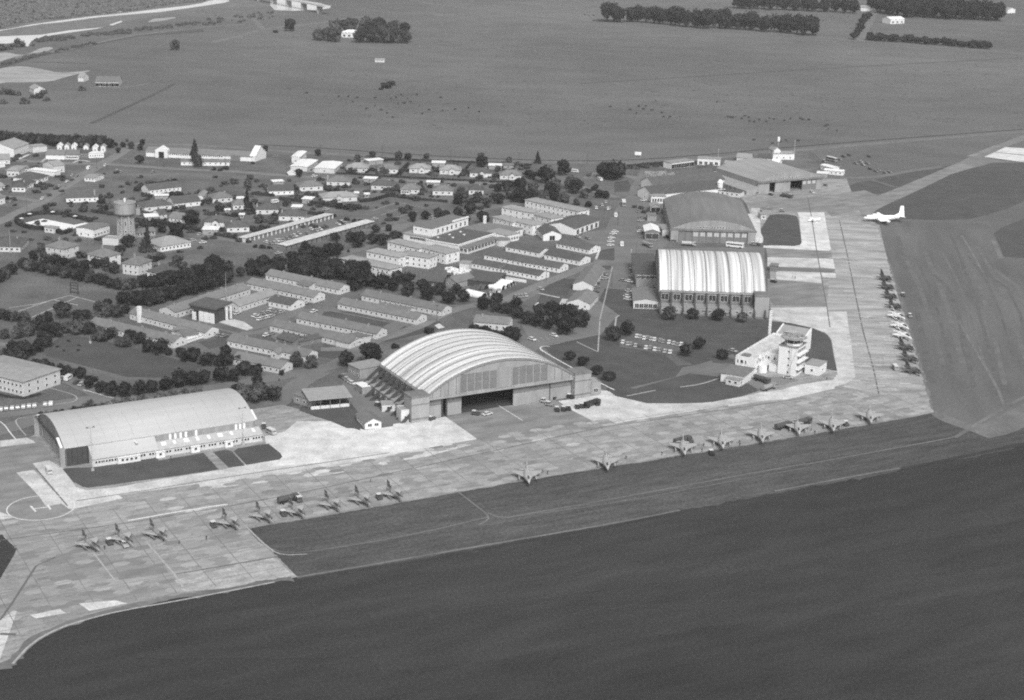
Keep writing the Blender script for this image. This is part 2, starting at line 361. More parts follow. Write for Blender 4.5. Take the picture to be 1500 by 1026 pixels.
sheet('sports_field', zl('J', [(-400,380),(60,210),(170,135),(250,130),(480,175),(860,265),(850,380),(700,370),(560,400),(380,470),(100,440),(0,470),(-300,520)]), m_lawn, 3)
sheet('sports_field', zl('C', [(1170,560),(1360,480),(1600,470),(1900,600),(1560,760),(1290,640)]), m_lawn, 3)
sheet('garden', zl('J', [(330,660),(480,590),(700,620),(1240,760),(1466,820),(1300,900),(900,890),(560,800),(330,740)]), m_dgrass, 3)
sheet('court_lawn', zl('K', [(350,380-0),(220,390),(700,430-0)]), m_lawn, 2) if False else None
for zn, pts in (('K', [(440,690),(680,640),(740,680),(520,740)]), ('L', [(120,520),(330,520),(760,640),(560,660),(100,560)]), ('L', [(560,670),(950,590),(980,640),(560,740)]), ('L', [(0,800),(380,790),(200,860),(60,840)]), ('K', [(1340,700),(1500,760),(1400,800),(1310,780)]),
    ('M', [(480,530),(640,420),(780,430),(700,560)]), ('M', [(460,620),(500,550),(650,580),(640,660)]), ('M', [(960,200),(1080,180),(1080,280),(940,270)]), ('M', [(900,340),(1000,320),(1060,320),(1040,360),(930,350)]), ('e', [(0,380),(160,370),(170,300),(150,250),(0,270)])):
    sheet('lawn', zl(zn, pts), m_island, 6)
# sports pitch and parking lines
def line(zone, x0, y0, x1, y1, wd=.35, m_=None, lay=11, nm='painted_line'):
    return ribbon(nm, zl(zone, [(x0, y0), (x1, y1)]), wd, m_ or m_dpaint, lay, 0)
for q in ((100,435,380,340),(220,470,560,320),(100,435,220,470),(230,380,500,310),(500,310,680,355),(380,340,560,380),(60,400,330,360)): line('J', *q, wd=.8)
for q in ((1240,560,1420,500),(1300,590,1500,520),(1360,620,1560,560),(1420,500,1600,540),(1290,640,1500,660)): line('C', *q, wd=.5)
for k in range(5): line('M', 455+k*38, 895-k*6, 490+k*38, 925-k*8, .25, m_dpaint)
line('M', 950,1000,965,760, .6, m_dpaint); line('M', 965,750,1065,330, .5, m_dpaint); line('M', 780,925,950,1005,.6,m_dpaint)
line('M', 1215,190,1213,225, .5, m_dpaint); line('M', 1085,800,1095,730,.8,m_dpaint); line('M',1095,730,1120,715,.8,m_dpaint)
ribbon('kerb', zl('M', [(1200,330-0)] * 0 + [(550,1010),(500,985),(500,965),(560,950),(650,935)]), .5, m_dpaint, 11)
ribbon('kerb', zl('Q', [(1115,190),(1110,178),(1125,170),(1160,172)]), .6, m_paint, 11)
ribbon('kerb', zl('Q', [(1115,190),(1200,240),(1400,350),(1500,400)]), .7, m_paint, 11)
ribbon('kerb', zl('m', [(360,525),(450,550),(560,580),(610,605),(608,630),(560,650),(430,665),(280,680)]), .5, m_dpaint, 11)
ribbon('kerb', zl('m', [(655,548),(760,575),(860,608),(900,612)]), .5, m_paint, 11)
ribbon('kerb', zl('m', [(0,800),(40,830),(80,890),(130,945)]), .5, m_paint, 11)
ribbon('kerb', zl('m', [(215,765),(140,775),(120,800),(160,860),(205,910)]), .5, m_dpaint, 11)
ribbon('footpath', zl('K', [(1200,560-0)] * 0 + [(590,600),(700,625),(740,640)]), 1.6, m_road, 8)
ribbon('footpath', zl('M', [(480,540),(645,575)]), .9, m_paint, 8)
ribbon('footpath', zl('M', [(435,655),(480,612)]), .9, m_paint, 8)
ribbon('footpath', zl('M', [(690,585),(660,640)]), 3.0, m_light, 8)
ribbon('footpath', zl('M', [(935,270),(960,200)]), 1.2, m_light, 8)
ribbon('footpath', zl('g', [(230,415),(400,340)]), 2.6, m_light, 8)
ribbon('footpath', zl('g', [(570,440),(640,385)]), 1.8, m_light, 8)
ribbon('footpath', zl('g', [(1000,455),(1090,415),(1230,440)]), 2.0, m_light, 8)
ribbon('footpath', zl('L', [(560,695),(650,675),(760,655)]), 2.6, m_wear, 8)
ribbon('footpath', zl('L', [(160,515),(500,580),(760,635)]), 1.4, m_wear, 8)
ribbon('footpath', zl('L', [(1000,480),(1200,485)]), 2.2, m_road, 8)
sheet('footpath', zl('L', [(910,620),(945,605),(985,635),(940,645)]), m_light, 8)

# ---------------- airfield
sheet('airfield_grass', [(-900,1700),(-900,900),(-300,1000),(0,978),(14,968),(25,956),(47,935),(90,915),(135,900),(180,890),(220,884),(300,868),(435,844),(690,802),(985,746),(1130,718),(1300,690),(1500,650),(2100,540),(2400,1700)], m_field, 2)
sheet('mown_verge', [(365,774),(620,731),(746.7,707.7),(960,673.6),(1130,647),(1340,610.7),(1368,604),(1410,625),(1500,600),(2000,480),(2100,545),(1500,651),(1300,691),(1130,719),(985,747),(690,803),(435,845)], m_strip, 3)
sheet('mown_grassland', [(1280,320),(1335,325),(1500,330),(2000,220),(2100,480),(1500,602),(1412,628),(1368,604),(1356,560),(1354,555),(1300,380)], m_rgrass, 4)
sheet('mown_grassland', [(1232,270),(1290,262),(1420,235),(1500,195),(1800,170),(2000,230),(1500,330),(1284,330)], m_plain, 2)
sheet('dark_grass_plot', zl('F', [(540,655),(620,610),(720,570),(1000,430),(1155,385),(1230,366),(1436,362),(2000,350),(2000,480),(1436,595),(1330,640),(1230,672),(1100,703),(900,708),(720,700),(560,700)]), m_dgrass, 6)
sheet('dark_grass_plot', zl('F', [(1252,790),(1300,755),(1436,700),(2000,520),(2000,1000),(1436,938),(1312,928),(1290,860)]), m_dgrass, 6)
sheet('dark_grass_plot', zl('F', [(368,512),(440,480),(520,468),(620,505),(690,515),(650,535),(560,550),(480,548),(400,535)]), m_dgrass, 6)
sheet('dark_grass_plot', zl('F', [(540,465),(600,450),(720,425),(860,400),(960,385),(1040,365),(900,425),(700,512),(640,498)]), m_dgrass, 6)
# tracks worn around the field corner
ribbon('vehicle_track', [(1368,600),(1382,612),(1400,620),(1425,628)], 7, m_wear, 7)
ribbon('vehicle_track', zl('n', [(975,765),(1060,712),(1180,640),(1300,570),(1427,500),(1700,380)]), 2, m_track, 8)
ribbon('vehicle_track', zl('n', [(1100,730),(1250,680),(1427,590),(1700,460)]), 9, m_wear, 7)
ribbon('vehicle_track', zl('n', [(1150,752),(1300,722),(1427,660),(1700,540)]), 7, m_wear, 7)
ribbon('vehicle_track', zl('n', [(0,940),(400,868),(800,795),(960,765),(1020,740),(1075,710)]), .9, m_track, 8)
ribbon('vehicle_track', [(360,772),(385,800),(420,812),(480,805),(600,785),(715,758)], .6, m_track, 8)
ribbon('vehicle_track', [(671,721),(693,738),(714,754),(716,762),(700,770)], .7, m_track, 8)
ribbon('vehicle_track', [(714,752),(735,760),(780,752),(900,731),(1100,694),(1180,680)], .8, m_track, 8)
ribbon('vehicle_track', [(735,760),(900,738),(1100,700),(1180,686)], .5, m_track, 8)
ribbon('ditch_bank', [(435,846),(520,832),(600,818),(700,801),(800,784),(900,767),(996,748)], 1.1, m_track, 8)
ribbon('ditch_bank', [(1135,720),(1240,700),(1320,686)], 1.0, m_track, 8)
ribbon('ditch', [(1320,687),(1400,672),(1500,650),(1700,612)], 2.2, m_ditch, 8)
ribbon('ditch', [(435,850),(600,823),(700,806),(996,752)], 1.6, m_ditch, 7)
ribbon('field_line', zl('F', [(1060,800),(1110,880),(1190,1026)]), 1.2, m_wear, 7)
ribbon('field_line', zl('n', [(1000,0),(1100,180),(1250,430),(1300,570)]), 1.4, m_track, 7)
ribbon('field_line', zl('F', [(1245,820),(1300,940)]), 3.0, m_track, 8)
ribbon('field_line', zl('F', [(1300,940),(1400,936),(1700,950)]), 1.2, m_track, 7)
ribbon('field_line', zl('F', [(520,468),(600,495),(690,515)]), 2.0, m_wear, 8)
_r = random.Random(2)
for x in range(13):       # faint mowing stripes
    ribbon('mowing_stripe', [(1302 + x*13, 342+_r.uniform(0,60)), (1322 + x*15, 430), (1352 + x*15, 520+_r.uniform(0,50))], _r.uniform(1.2,3.4), m_str1 if x % 2 else m_str2, 5)
ribbon('dirt_road', zl('F', [(330,455),(480,455),(620,440),(760,412),(940,388)]), 6, m_wear, 7)
# right-hand taxiway up to the runway
sheet('taxiway', zl('F', [(380,650),(500,585),(700,505),(870,435),(1040,362),(1160,385),(1000,432),(820,520),(700,575),(560,640),(500,690)]), m_midd, 7)
sheet('taxiway', zl('F', [(1040,366),(1100,332),(1270,258),(1320,240),(1420,200),(1520,200),(1320,272),(1195,330),(1300,350),(1450,362),(1250,362),(1160,388)]), m_road, 6)
ribbon('taxiway_edge', zl('F', [(1110,328),(1275,262)]), 5, m_midd, 8)
sheet('runway', zl('F', [(1190,328),(1325,268),(1900,305),(2300,340),(2300,440),(1436,362)]), m_road, 7)
sheet('runway_marking', zl('F', [(1262,299),(1325,270),(1700,292),(2200,330),(2200,385),(1436,316)]), m_lite2, 9)
sheet('runway_marking', zl('F', [(1196,328),(1256,302),(1436,320),(2200,392),(2200,430),(1436,359)]), m_lite2, 9)
# the apron: one big weathered sheet
apron_px = [(-500,700),(0,655),(45,640),(60,632),(370,600),(414,593),(440,600),(460,610),(490,619),(533,631),(586,623),(800,600),(880,570),(925,586),(990,590),(1060,586),(1128,470),(1128,362),(1105,330),(1094,300),(1086,290),(1060,284),(1090,270),(1185,262),(1240,262),(1250,288),(1262,316),(1288,330),(1300,380),(1354,555),(1356,560),(1368,604),(1340,610.7),(960,673.6),(746.7,707.7),(620,731),(365,774),(435,845),(300,868),(220,884),(180,890),(135,900),(90,915),(47,935),(25,956),(14,968),(0,978),(-120,1120),(-420,1500),(-700,1300)]
sheet('apron', apron_px, m_mid, 7)
sheet('apron', zl('o', [(-40,40),(420,0),(900,-60),(1000,-20),(860,90),(640,150),(600,110),(370,110),(130,90),(0,80)]), m_midd, 8)
sheet('dark_grass_plot', zl('S', [(-900,60),(0,315),(20,345),(78,398),(70,420),(0,540),(-900,1500)]), m_field, 8)
def patch(zone, pts, m_, lay=8, nm='concrete_patch'): return sheet(nm, zl(zone, pts), m_, lay)
# pale zones
patch('R', [(160,430),(240,415),(310,455),(340,500),(370,545),(420,560),(560,548),(800,505),(1120,455),(1330,420),(1375,400),(1500,395),(1800,330),(1900,440),(1500,500),(980,560),(970,530),(580,585),(600,600),(350,655),(330,650)], m_light)
patch('R', [(80,475),(165,462),(330,640),(348,657),(300,627),(225,640),(190,590)], m_light, 12)
patch('R', [(0,575),(80,695),(-10,705),(-300,720),(-300,560)], m_light)
patch('R', [(0,320),(130,305),(165,320),(175,330),(0,350)], m_light)
patch('b', [(1080,470),(1240,330),(1500,330),(1700,350),(2000,520),(2700,470),(2750,520),(2300,640),(1400,750),(560,830),(600,740),(1060,640),(1120,620)], m_light)
patch('Q', [(0,565),(200,608),(380,582),(620,540),(780,655),(500,705),(200,760),(-300,800),(-330,640)], m_lite2, 9)
patch('U', [(60,50),(270,198),(180,215),(-300,300),(-300,100)], m_lite2, 10)
patch('p', [(310,395),(500,375),(700,340),(830,320),(830,270),(900,270),(1050,320),(1160,345),(1500,400),(1600,560),(1400,600),(1020,672),(920,620),(740,640),(480,510)], m_light, 9)
patch('V', [(-40,40),(0,28),(160,40),(330,40),(600,0),(760,-30),(860,-60),(1060,-90),(1060,-40),(800,20),(600,30),(300,80),(0,130),(-60,130)], m_light, 9)
patch('n', [(0,38),(-60,0),(-220,-30),(-220,-60),(270,-60),(275,0),(320,280),(325,370),(260,415),(100,450),(0,480),(-500,560),(-520,520),(-300,470),(0,430),(110,410),(180,385),(208,350),(205,320),(170,120),(120,70)], m_light, 9)
patch('n', [(275,0),(660,0),(780,370),(760,430),(690,490),(480,480),(240,430),(325,370),(300,160)], m_midr, 9)
patch('o', [(590,130),(1000,230),(1060,420),(1130,620),(1240,1000),(1242,1062),(620,1062),(600,860),(640,480)], m_midr, 8)
patch('o', [(370,115),(580,115),(635,420),(420,412),(320,405),(100,395),(100,378),(340,380),(400,360),(395,280),(385,170)], m_lite2, 9)
patch('o', [(540,480),(650,485),(665,560),(550,550)], m_lite2, 9); patch('o', [(130,470),(540,480),(550,552),(200,545),(130,540)], m_light, 9)
patch('o', [(560,592),(668,596),(672,634),(565,628)], m_lite2, 9); patch('o', [(200,580),(560,592),(558,675),(220,655),(200,640)], m_light, 9)
patch('o', [(120,400),(635,422),(645,480),(130,466)], m_midd, 9)
patch('o', [(200,546),(665,565),(668,594),(200,576)], m_asph, 10, 'expansion_strip')
patch('o', [(130,640),(560,676),(600,860),(180,850),(130,780)], m_midd, 9)
patch('o', [(160,870),(600,862),(620,1010),(760,990),(760,1060),(400,1060),(300,990),(160,960)], m_light, 9)
patch('o', [(0,80),(70,80),(80,370),(30,330),(28,260)], m_light, 9)
patch('e', [(590,740),(670,735),(670,800),(590,800)], m_light, 9)
patch('Q', [(620,540),(900,485),(1190,450),(1390,565),(1500,560),(1500,590),(900,690),(780,655)], m_midd, 8)
patch('a', [(-200,560),(240,510),(470,780),(210,795),(240,860),(40,890),(0,900),(-200,930)], m_midd, 8)
patch('R', [(-300,560),(-300,440),(85,466),(190,590),(225,640),(300,627),(345,660),(200,705),(85,697)], m_midd, 11)
patch('p', [(500,395),(830,640),(1000,672)], m_midd, 8) if False else None
# grass plots in front of the near hangar
patch('a', [(525,860),(560,850),(850,840),(1180,800),(1320,770),(1500,745),(1530,730),(1610,830),(1700,940),(1350,985),(1000,1035),(800,1060),(740,1050),(690,1020),(640,1000)], m_island, 11, 'grass_plot')
patch('b', [(60,665),(450,597),(580,738),(180,798)], m_island, 11, 'grass_plot')
patch('b', [(530,590),(640,570),(690,585),(800,705),(665,722)], m_island, 11, 'grass_plot')
patch('b', [(705,585),(740,560),(880,535),(1000,520),(1100,600),(1118,630),(1090,655),(960,675),(815,700)], m_island, 11, 'grass_plot')
patch('Q', [(-90,400),(-20,470),(0,490),(100,440),(180,540),(190,600),(100,598),(0,555),(-110,520),(-150,505)], m_island, 9, 'grass_plot')
patch('b', [(1150,205),(1215,145),(1265,190)], m_island, 9, 'grass_plot')
patch('b', [(1330,255),(1500,230),(1700,260),(1730,300),(1780,410),(1500,320)], m_island, 9, 'grass_plot')
sheet('grass_plot', zl('O', [(730,172),(900,190),(1080,230),(1160,262),(1212,290),(1240,340),(1262,470),(1290,590),(1292,625),(1260,660),(1200,690),(1050,715),(900,722),(820,712),(660,660),(420,560),(0,540),(-640,740),(-560,800),(-300,860),(0,862),(250,850),(500,800),(640,755),(560,700),(300,640),(-100,440),(-700,0),(-650,-100),(-100,-60),(100,130),(700,160)]), m_island, 10)
patch('N', [(0,690),(20,665),(160,660),(400,690),(800,710),(1100,700),(1140,700),(1140,860),(880,960),(600,980),(0,870),(-100,800)], m_island, 9, 'lawn')
patch('Q', [(1130,170),(1420,110),(1700,160),(1900,330),(1700,420),(1500,395),(1400,345),(1200,240)], m_island, 8, 'lawn')
patch('O', [(0,560),(100,545),(420,450),(560,600),(300,640),(60,610),(-400,740),(-440,730),(-60,640)], m_asph, 12, 'car_park')
patch('O', [(240,490),(330,470),(430,490),(420,520),(330,530),(250,520)], m_island, 13, 'lawn')
patch('O', [(540,690),(640,640),(900,640),(960,670),(860,700),(780,712),(640,752)], m_road, 12, 'forecourt')
ribbon('footpath', zl('O', [(-20,728),(150,705),(310,652)]), .9, m_dpaint, 13)
ribbon('footpath', zl('O', [(1065,555),(1170,575),(1292,600)]), .8, m_light, 13)
ribbon('footpath', zl('p', [(1150,340),(1500,270)]), .8, m_dpaint, 13)
sheet('car_park', zl('N', [(30,845),(160,790),(520,880),(450,960),(40,890)]), m_lawn, 11)
sheet('grass_plot', zl('o', [(150,135),(210,128),(300,132),(360,145),(375,170),(402,350),(390,372),(340,382),(110,372),(88,350),(78,250),(125,170)]), m_island, 11, 0)
for zn, x0, y0, x1, y1, wd in (('b',40,665,170,800,4.5),('b',490,590,630,730,9),('b',690,580,810,705,1.4)):
    pass
# joints and painted lines on the apron
ribbon('apron_joint', zl('o', [(450,0),(480,160),(520,420),(545,560),(600,860),(625,1026)]), .5, m_joint, 12, 0)
ribbon('apron_joint', zl('o', [(700,180),(760,440),(820,740),(880,1026)]) + zl('n', [(400,160),(440,300),(478,480)]), .6, m_joint, 12, 0)
ribbon('apron_joint', [(0,795)] + zl('S', [(0,360),(290,320),(620,275),(1070,200),(1443,130)]) + zl('V', [(-200,170),(0,145),(400,85),(900,15)]), .5, m_joint, 12, 0)
ribbon('apron_joint', zl('R', [(370,615),(700,565),(1100,500),(1500,440),(1900,380)]), .5, m_joint, 12, 0)
ribbon('apron_joint', zl('S', [(820,520),(1310,435)]), .7, m_joint, 12, 0)
ribbon('apron_joint', zl('S', [(0,735),(60,650),(170,480),(260,440)]), .7, m_joint, 12, 0)
ribbon('apron_joint', zl('S', [(0,800),(75,802)]), 1.4, m_joint, 12, 0)
ribbon('apron_joint', zl('R', [(175,455),(330,640)]), .5, m_joint, 12, 0)
ribbon('taxi_line', zl('S', [(690,370),(820,520),(860,580)]), .7, m_dpaint, 12, 0)
ribbon('taxi_line', zl('S', [(440,420),(545,555)]), .6, m_dpaint, 12, 0)
ribbon('taxi_line', zl('S', [(1150,290),(1270,405),(1330,430),(1443,425)]), .6, m_dpaint, 12, 1)
ribbon('taxi_line', zl('S', [(600,268),(840,225),(1070,190)]), .9, m_paint, 12, 0)
ribbon('taxi_line', zl('p', [(240,410),(430,520),(520,590)])[:0] + zl('Q', [(895,482),(1020,560)]), .4, m_paint, 12, 0)
ribbon('apron_edge_line', zl('S', [(60,940),(150,840),(280,770),(420,728),(560,692),(850,642),(1290,556)]), .8, m_dpaint, 12)
sheet('taxiway_patch', zl('S', [(-300,960),(0,735),(60,690),(80,690),(20,860),(-20,975),(-60,1100)]), m_light, 9)
patch('S', [(140,710),(280,680),(310,700),(170,725)], m_light, 10); patch('S', [(370,655),(540,640),(600,655),(420,690)], m_lite2, 10)
patch('S', [(820,545),(1280,440),(1400,530),(1160,580),(860,600)], m_pad, 9)
patch('S', [(540,500),(770,480),(790,510),(560,545)], m_midd, 9); patch('S', [(270,480),(700,430),(760,500),(330,580),(200,620)], m_midd, 8)
def ragged(pix, w0, w1, m_, layer, seed):
    pts = [G(*q).xy for q in chaikin(pix, 2, False)]; fine = []
    for a, b_ in zip(pts, pts[1:]):
        n_ = max(1, int((b_-a).length/1.5)); fine += [a+(b_-a)*k/n_ for k in range(n_)]
    rs = random.Random(seed); z = lz(layer); vs = []; wl = wr = w0
    for k, q in enumerate(fine):
        a = fine[max(0, k-1)]; b_ = fine[min(len(fine)-1, k+1)]; d = (b_-a).normalized(); nn = Vector((-d.y, d.x))
        wl = min(w1, max(w0, wl+rs.uniform(-.8, .8))); wr = min(w1, max(w0, wr+rs.uniform(-.8, .8)))
        if rs.random() < .03: wr = w1*1.4
        vs += [(q.x+nn.x*wl, q.y+nn.y*wl, z), (q.x-nn.x*wr, q.y-nn.y*wr, z)]
    mb = MB(); mb.add(vs, [(2*k, 2*k+2, 2*k+3, 2*k+1) for k in range(len(fine)-1)]); tag(part('worn_verge', mb, m_, None), kind='structure')
_edge = [(-20,1000),(0,978),(14,968),(25,956),(47,935),(90,915),(135,900),(180,890),(220,884),(300,868),(435,845)]
ragged(_edge, .2, 2.6, m_track, 10, 1)
ragged([(365,774),(620,731),(746.7,707.7),(960,673.6),(1130,647),(1340,610.7),(1368,604)], .05, .7, m_midd, 10, 2)
ragged([(435,848),(690,804),(985,748),(1130,720),(1300,691),(1500,651)], .4, 2.6, m_strip, 6, 3)
ragged([(1300,380),(1326,460),(1354,555),(1368,604)], .1, .9, m_wear, 10, 4)
ragged([(380,800),(480,800),(620,775),(760,752),(1000,705),(1200,668),(1380,632)], 1.0, 6.0, m_verge2, 5, 5)
ragged([(300,905),(600,880),(900,840),(1200,800),(1600,720)], 2.0, 12.0, m_field2, 5, 6)
ragged([(200,960),(600,960),(900,910),(1300,870),(1600,820)], 2.0, 12.0, m_field2, 5, 7)
# helipad: ring and letter H
hc = G(60, 744.5); hr = sum((G(*q) - hc).length for q in ((8.4,746.1),(110.7,739.2),(59.2,726.8),(60.8,762.6))) / 4
mb = MB(); n = 72; z = 14 * LAY
for k in range(n):
    a, b = 2*pi*k/n, 2*pi*(k+1)/n
    mb.add([(hr*cos(a), hr*sin(a), z), (hr*cos(b), hr*sin(b), z), ((hr-.42)*cos(b), (hr-.42)*sin(b), z), ((hr-.42)*cos(a), (hr-.42)*sin(a), z)], [(0,1,2,3)])
tag(part('helipad_circle', mb, m_paint, None, (hc.x, hc.y, 0)), kind='structure')
hp = [zw('R', 150,640), zw('R', 175,668), zw('R', 232,633), zw('R', 247,657)]
mb = MB()
def bar2(a, b, wd):
    d = (b - a); d.z = 0; d.normalize(); nn = Vector((-d.y, d.x, 0)) * wd / 2
    mb.add([a+nn+Vector((0,0,z)), a-nn+Vector((0,0,z)), b-nn+Vector((0,0,z)), b+nn+Vector((0,0,z))], [(0,1,2,3)])
bar2(hp[0], hp[1], .7); bar2(hp[2], hp[3], .7); z += .01; bar2((hp[0]+hp[1])/2, (hp[2]+hp[3])/2, .6)
tag(part('helipad_letter', mb, m_paint, None), kind='structure')

from mathutils import noise as mnoise
# concrete slabs of the apron, each proud of its joints: nearest 300 singly, the rest in one piece
def inside(pt, poly):
    x, y = pt; c = False; j = len(poly) - 1
    for i_ in range(len(poly)):
        if (poly[i_][1] > y) != (poly[j][1] > y) and x < (poly[j][0]-poly[i_][0])*(y-poly[i_][1])/(poly[j][1]-poly[i_][1]) + poly[i_][0]: c = not c
        j = i_
    return c
slab_zone = [(-60,762),(130,748),(330,706),(560,668),(700,640),(850,618),(1000,598),(1180,578),(1350,562),(1368,603),(1340,610),(960,672),(746,706),(620,729),(362,772),(432,843),(300,865),(180,886),(95,908),(40,930),(0,972),(-120,1100),(-200,1000),(-20,880),(28,822),(14,796),(-60,775)]
zone_w = [tuple(G(*q).xy) for q in slab_zone]
apr = tag(link('taxiway_slabs', None), kind='structure')
ux = Vector((cos(TAXI), sin(TAXI))); uy = Vector((-sin(TAXI), cos(TAXI)))
SX, SY, zt = 5.0, 3.2, 8.98*LAY
HEXP = [(SX*.655,0),(SX*.325,SY*.485),(-SX*.325,SY*.485),(-SX*.655,0),(-SX*.325,-SY*.485),(SX*.325,-SY*.485)]
rs = random.Random(3); cand = []
o0 = G(365, 774).xy
for i_ in range(-80, 150):
    for j_ in range(-20, 60):
        c = o0 + ux * (i_ + .5) * SX + uy * (j_ + .5*(i_ % 2) + .5) * SY
        if not all(inside(tuple(c + ux*a*SX/2 + uy*b*SY/2), zone_w) for a, b in ((-1,-1),(1,-1),(1,1),(-1,1))): continue
        q = PX(Vector((c.x, c.y, 0)))
        r = rs.random()*.8 + .2*min(1, max(0, .5+1.3*mnoise.noise((c.x*.03, c.y*.06, 1.7)))); t = 0 if r < .10 else 1 if r < .30 else 2 if r < .56 else 3 if r < .78 else 4 if r < .93 else 5
        if q[0] < 360 and q[1] > 775 and not (q[0] > 255 and q[1] > 800): t = max(0, t - 1)
        if rs.random() < .28: continue
        cand.append((q[1], c, t))
cand.sort(key=lambda q: -q[0])
sm = []
for t in range(6):
    mb = MB(); mb.ext(HEXP, -.016, 0, 'z'); sm.append(mb.mesh('slab', m_slabs[t]))
for k, (yy, c, t) in enumerate(cand[:300]):
    link('slab', sm[t], apr, (c.x, c.y, zt), TAXI)
rest = MB()
for yy, c, t in cand[300:]:
    P_ = [c + ux*a + uy*b for a, b in HEXP]
    rest.add([(q.x, q.y, zt-.016) for q in P_] + [(q.x, q.y, zt) for q in P_], [(6,7,8,9,10,11)] + [(k_, (k_+1) % 6, 6+(k_+1) % 6, 6+k_) for k_ in range(6)], t)
tag(part('slab_field', rest, m_slabs, apr), kind='stuff')

# repair strips on the right-hand apron, all parallel
bars = MB(); rs = random.Random(21); bz = [tuple(G(*q).xy) for q in zl('o', [(620,150),(1010,240),(1120,620),(1230,1010),(900,1026),(640,480)]) + []]
bz2 = [tuple(G(*q).xy) for q in zl('n', [(290,0),(640,0),(760,380),(690,480),(480,470),(300,420),(330,370)])]
k = 0
while k < 420:
    zn = rs.random() < .55; x, y = (rs.uniform(620,1230), rs.uniform(150,1026)) if zn else (rs.uniform(280,760), rs.uniform(0,480))
    g = zw('o' if zn else 'n', x, y); k += 1
    if not inside((g.x, g.y), bz if zn else bz2): continue
    l_, w2 = rs.uniform(1.2, 3.6), rs.uniform(.4, .8)
    if not (inside((g.x+l_+2, g.y), bz if zn else bz2)): continue
    zz = 12.6*LAY + (k % 14)*.0004
    bars.box(g.x-l_, g.x+l_, g.y-w2, g.y+w2, zz-.008, zz, rs.choice((2, 4, 4, 5)))
tag(part('repair_strips', bars, m_slabs, None), 'short parallel concrete repair strips on the right-hand apron', 'repair strips', kind='stuff')

# seams between the bays of the apron
sm_ = MB(); zz = 9.9*LAY
for (dv, nv, step, lo, hi) in ((ux, uy, 8.8, -8, 26), (uy, ux, 12.5, -30, 62)):
    for i_ in range(lo, hi):
        for k in range(-90, 200):
            a = o0 + nv*(i_*step) + dv*(k*4.0); b_ = a + dv*4.0
            if inside(tuple(a), zone_w) and inside(tuple(b_), zone_w):
                h_ = nv*.13; sm_.add([(p_.x, p_.y, zz + (.0006 if dv is uy else 0)) for p_ in (a-h_, b_-h_, b_+h_, a+h_)], [(0,1,2,3)])
tag(part('slab_seams', sm_, m_seam, None), 'thin tar seams between the bays of the near apron', 'seams', kind='stuff')
# ============================================================ BUILDINGS
WIN = {}
def win_mesh(w_, h_, kind='plain'):
    key = (round(w_, 1), round(h_, 1), kind)
    if key in WIN: return WIN[key]
    mb = MB(); t = .09
    for a in ((-w_/2, w_/2, 0, t), (-w_/2, w_/2, h_-t, h_), (-w_/2, -w_/2+t, t, h_-t), (w_/2-t, w_/2, t, h_-t)):
        mb.box(a[0], a[1], -.10, .02, a[2], a[3], 0)
    mb.box(-w_/2+t, w_/2-t, -.05, .02, t, h_-t, 1)
    if w_ > 1.5: mb.box(-.04, .04, -.08, -.05, t, h_-t, 0)
    g = {'plain': m_glass, 'pale': m_pglass, 'dark': m_dark}[kind]  # dark pane: shade painted in, mostly for open bays
    fr = m_conc if kind == 'pale' else m_frame
    WIN[key] = mb.mesh('window', [fr, g]); return WIN[key]
def windows(root, n, x0, x1, w_, h_, z, y=0.0, rz=0.0, kind='plain', name='window', skip=()):
    for k in range(n):
        if k in skip: continue
        x = x0 + (x1 - x0) * (k + .5) / n
        if rz == 0: loc = (x, y, z)
        elif rz > 0: loc = (y, x, z)          # right-hand end, facing +x
        else: loc = (y, x, z)
        link(name, win_mesh(w_, h_, kind), root, loc, rz)
def frame(A, B):
    A = A.copy(); B = B.copy(); d = B - A; th = atan2(d.y, d.x); return (A + B) / 2, th, d.xy.length
def pxy(q):
    return zw(*q) if isinstance(q[0], str) else G(*q)
def gable(A, B, depth, h, rise, label, cat, wall=None, roof=None, group=None, axis='x', wins=0, ew=1, ww=1.1, wh=1.1, name='barrack_hut', over=.45, door=True, chim=(), kind='plain', z0=1.0):
    wall = wall or m_wall; roof = roof or m_rmid
    M_, th, L = frame(pxy(A), pxy(B)); r = thing(name, M_, th, label, cat, group); D = depth
    mb = MB()
    if axis == 'x': mb.ext([(0,0),(D,0),(D,h),(D/2,h+rise),(0,h)], -L/2, L/2, 'x')
    else: mb.ext([(-L/2,0),(L/2,0),(L/2,h),(0,h+rise),(-L/2,h)], 0, D, 'y')
    part('wall', mb, wall, r)
    mb = MB(); t = .16; W = D if axis == 'x' else L; dz = over * rise / (W/2); c = 0 if axis == 'y' else D/2
    prof = [(c-W/2-over, h-dz+.02), (c, h+rise+.02), (c+W/2+over, h-dz+.02), (c+W/2+over, h-dz+.02+t), (c, h+rise+.02+t), (c-W/2-over, h-dz+.02+t)]
    caps = [(0,1,4,5),(1,2,3,4)]
    if axis == 'x': mb.ext(prof, -L/2-.35, L/2+.35, 'x', 0, caps)
    else: mb.ext(prof, -.35, D+.35, 'y', 0, caps)
    part('roof', mb, roof, r)
    if wins: windows(r, wins, -L/2+.6, L/2-.6, ww, wh, z0, kind=kind)
    if ew:
        windows(r, ew, 1, D-1, min(ww, 1.2), wh, z0, L/2, pi/2); windows(r, ew, 1, D-1, min(ww, 1.2), wh, z0, -L/2, -pi/2)
    for cx, cy, ch in chim:
        mb = MB(); mb.box(-.45, .45, -.35, .35, 0, ch); mb.box(-.55, .55, -.45, .45, ch, ch+.15); mb.tube((0,0,ch+.15), (0,0,ch+.5), .15, .13, 6)
        part('chimney', mb, m_conc, r, (cx*L/2, cy*D, h))
    return r
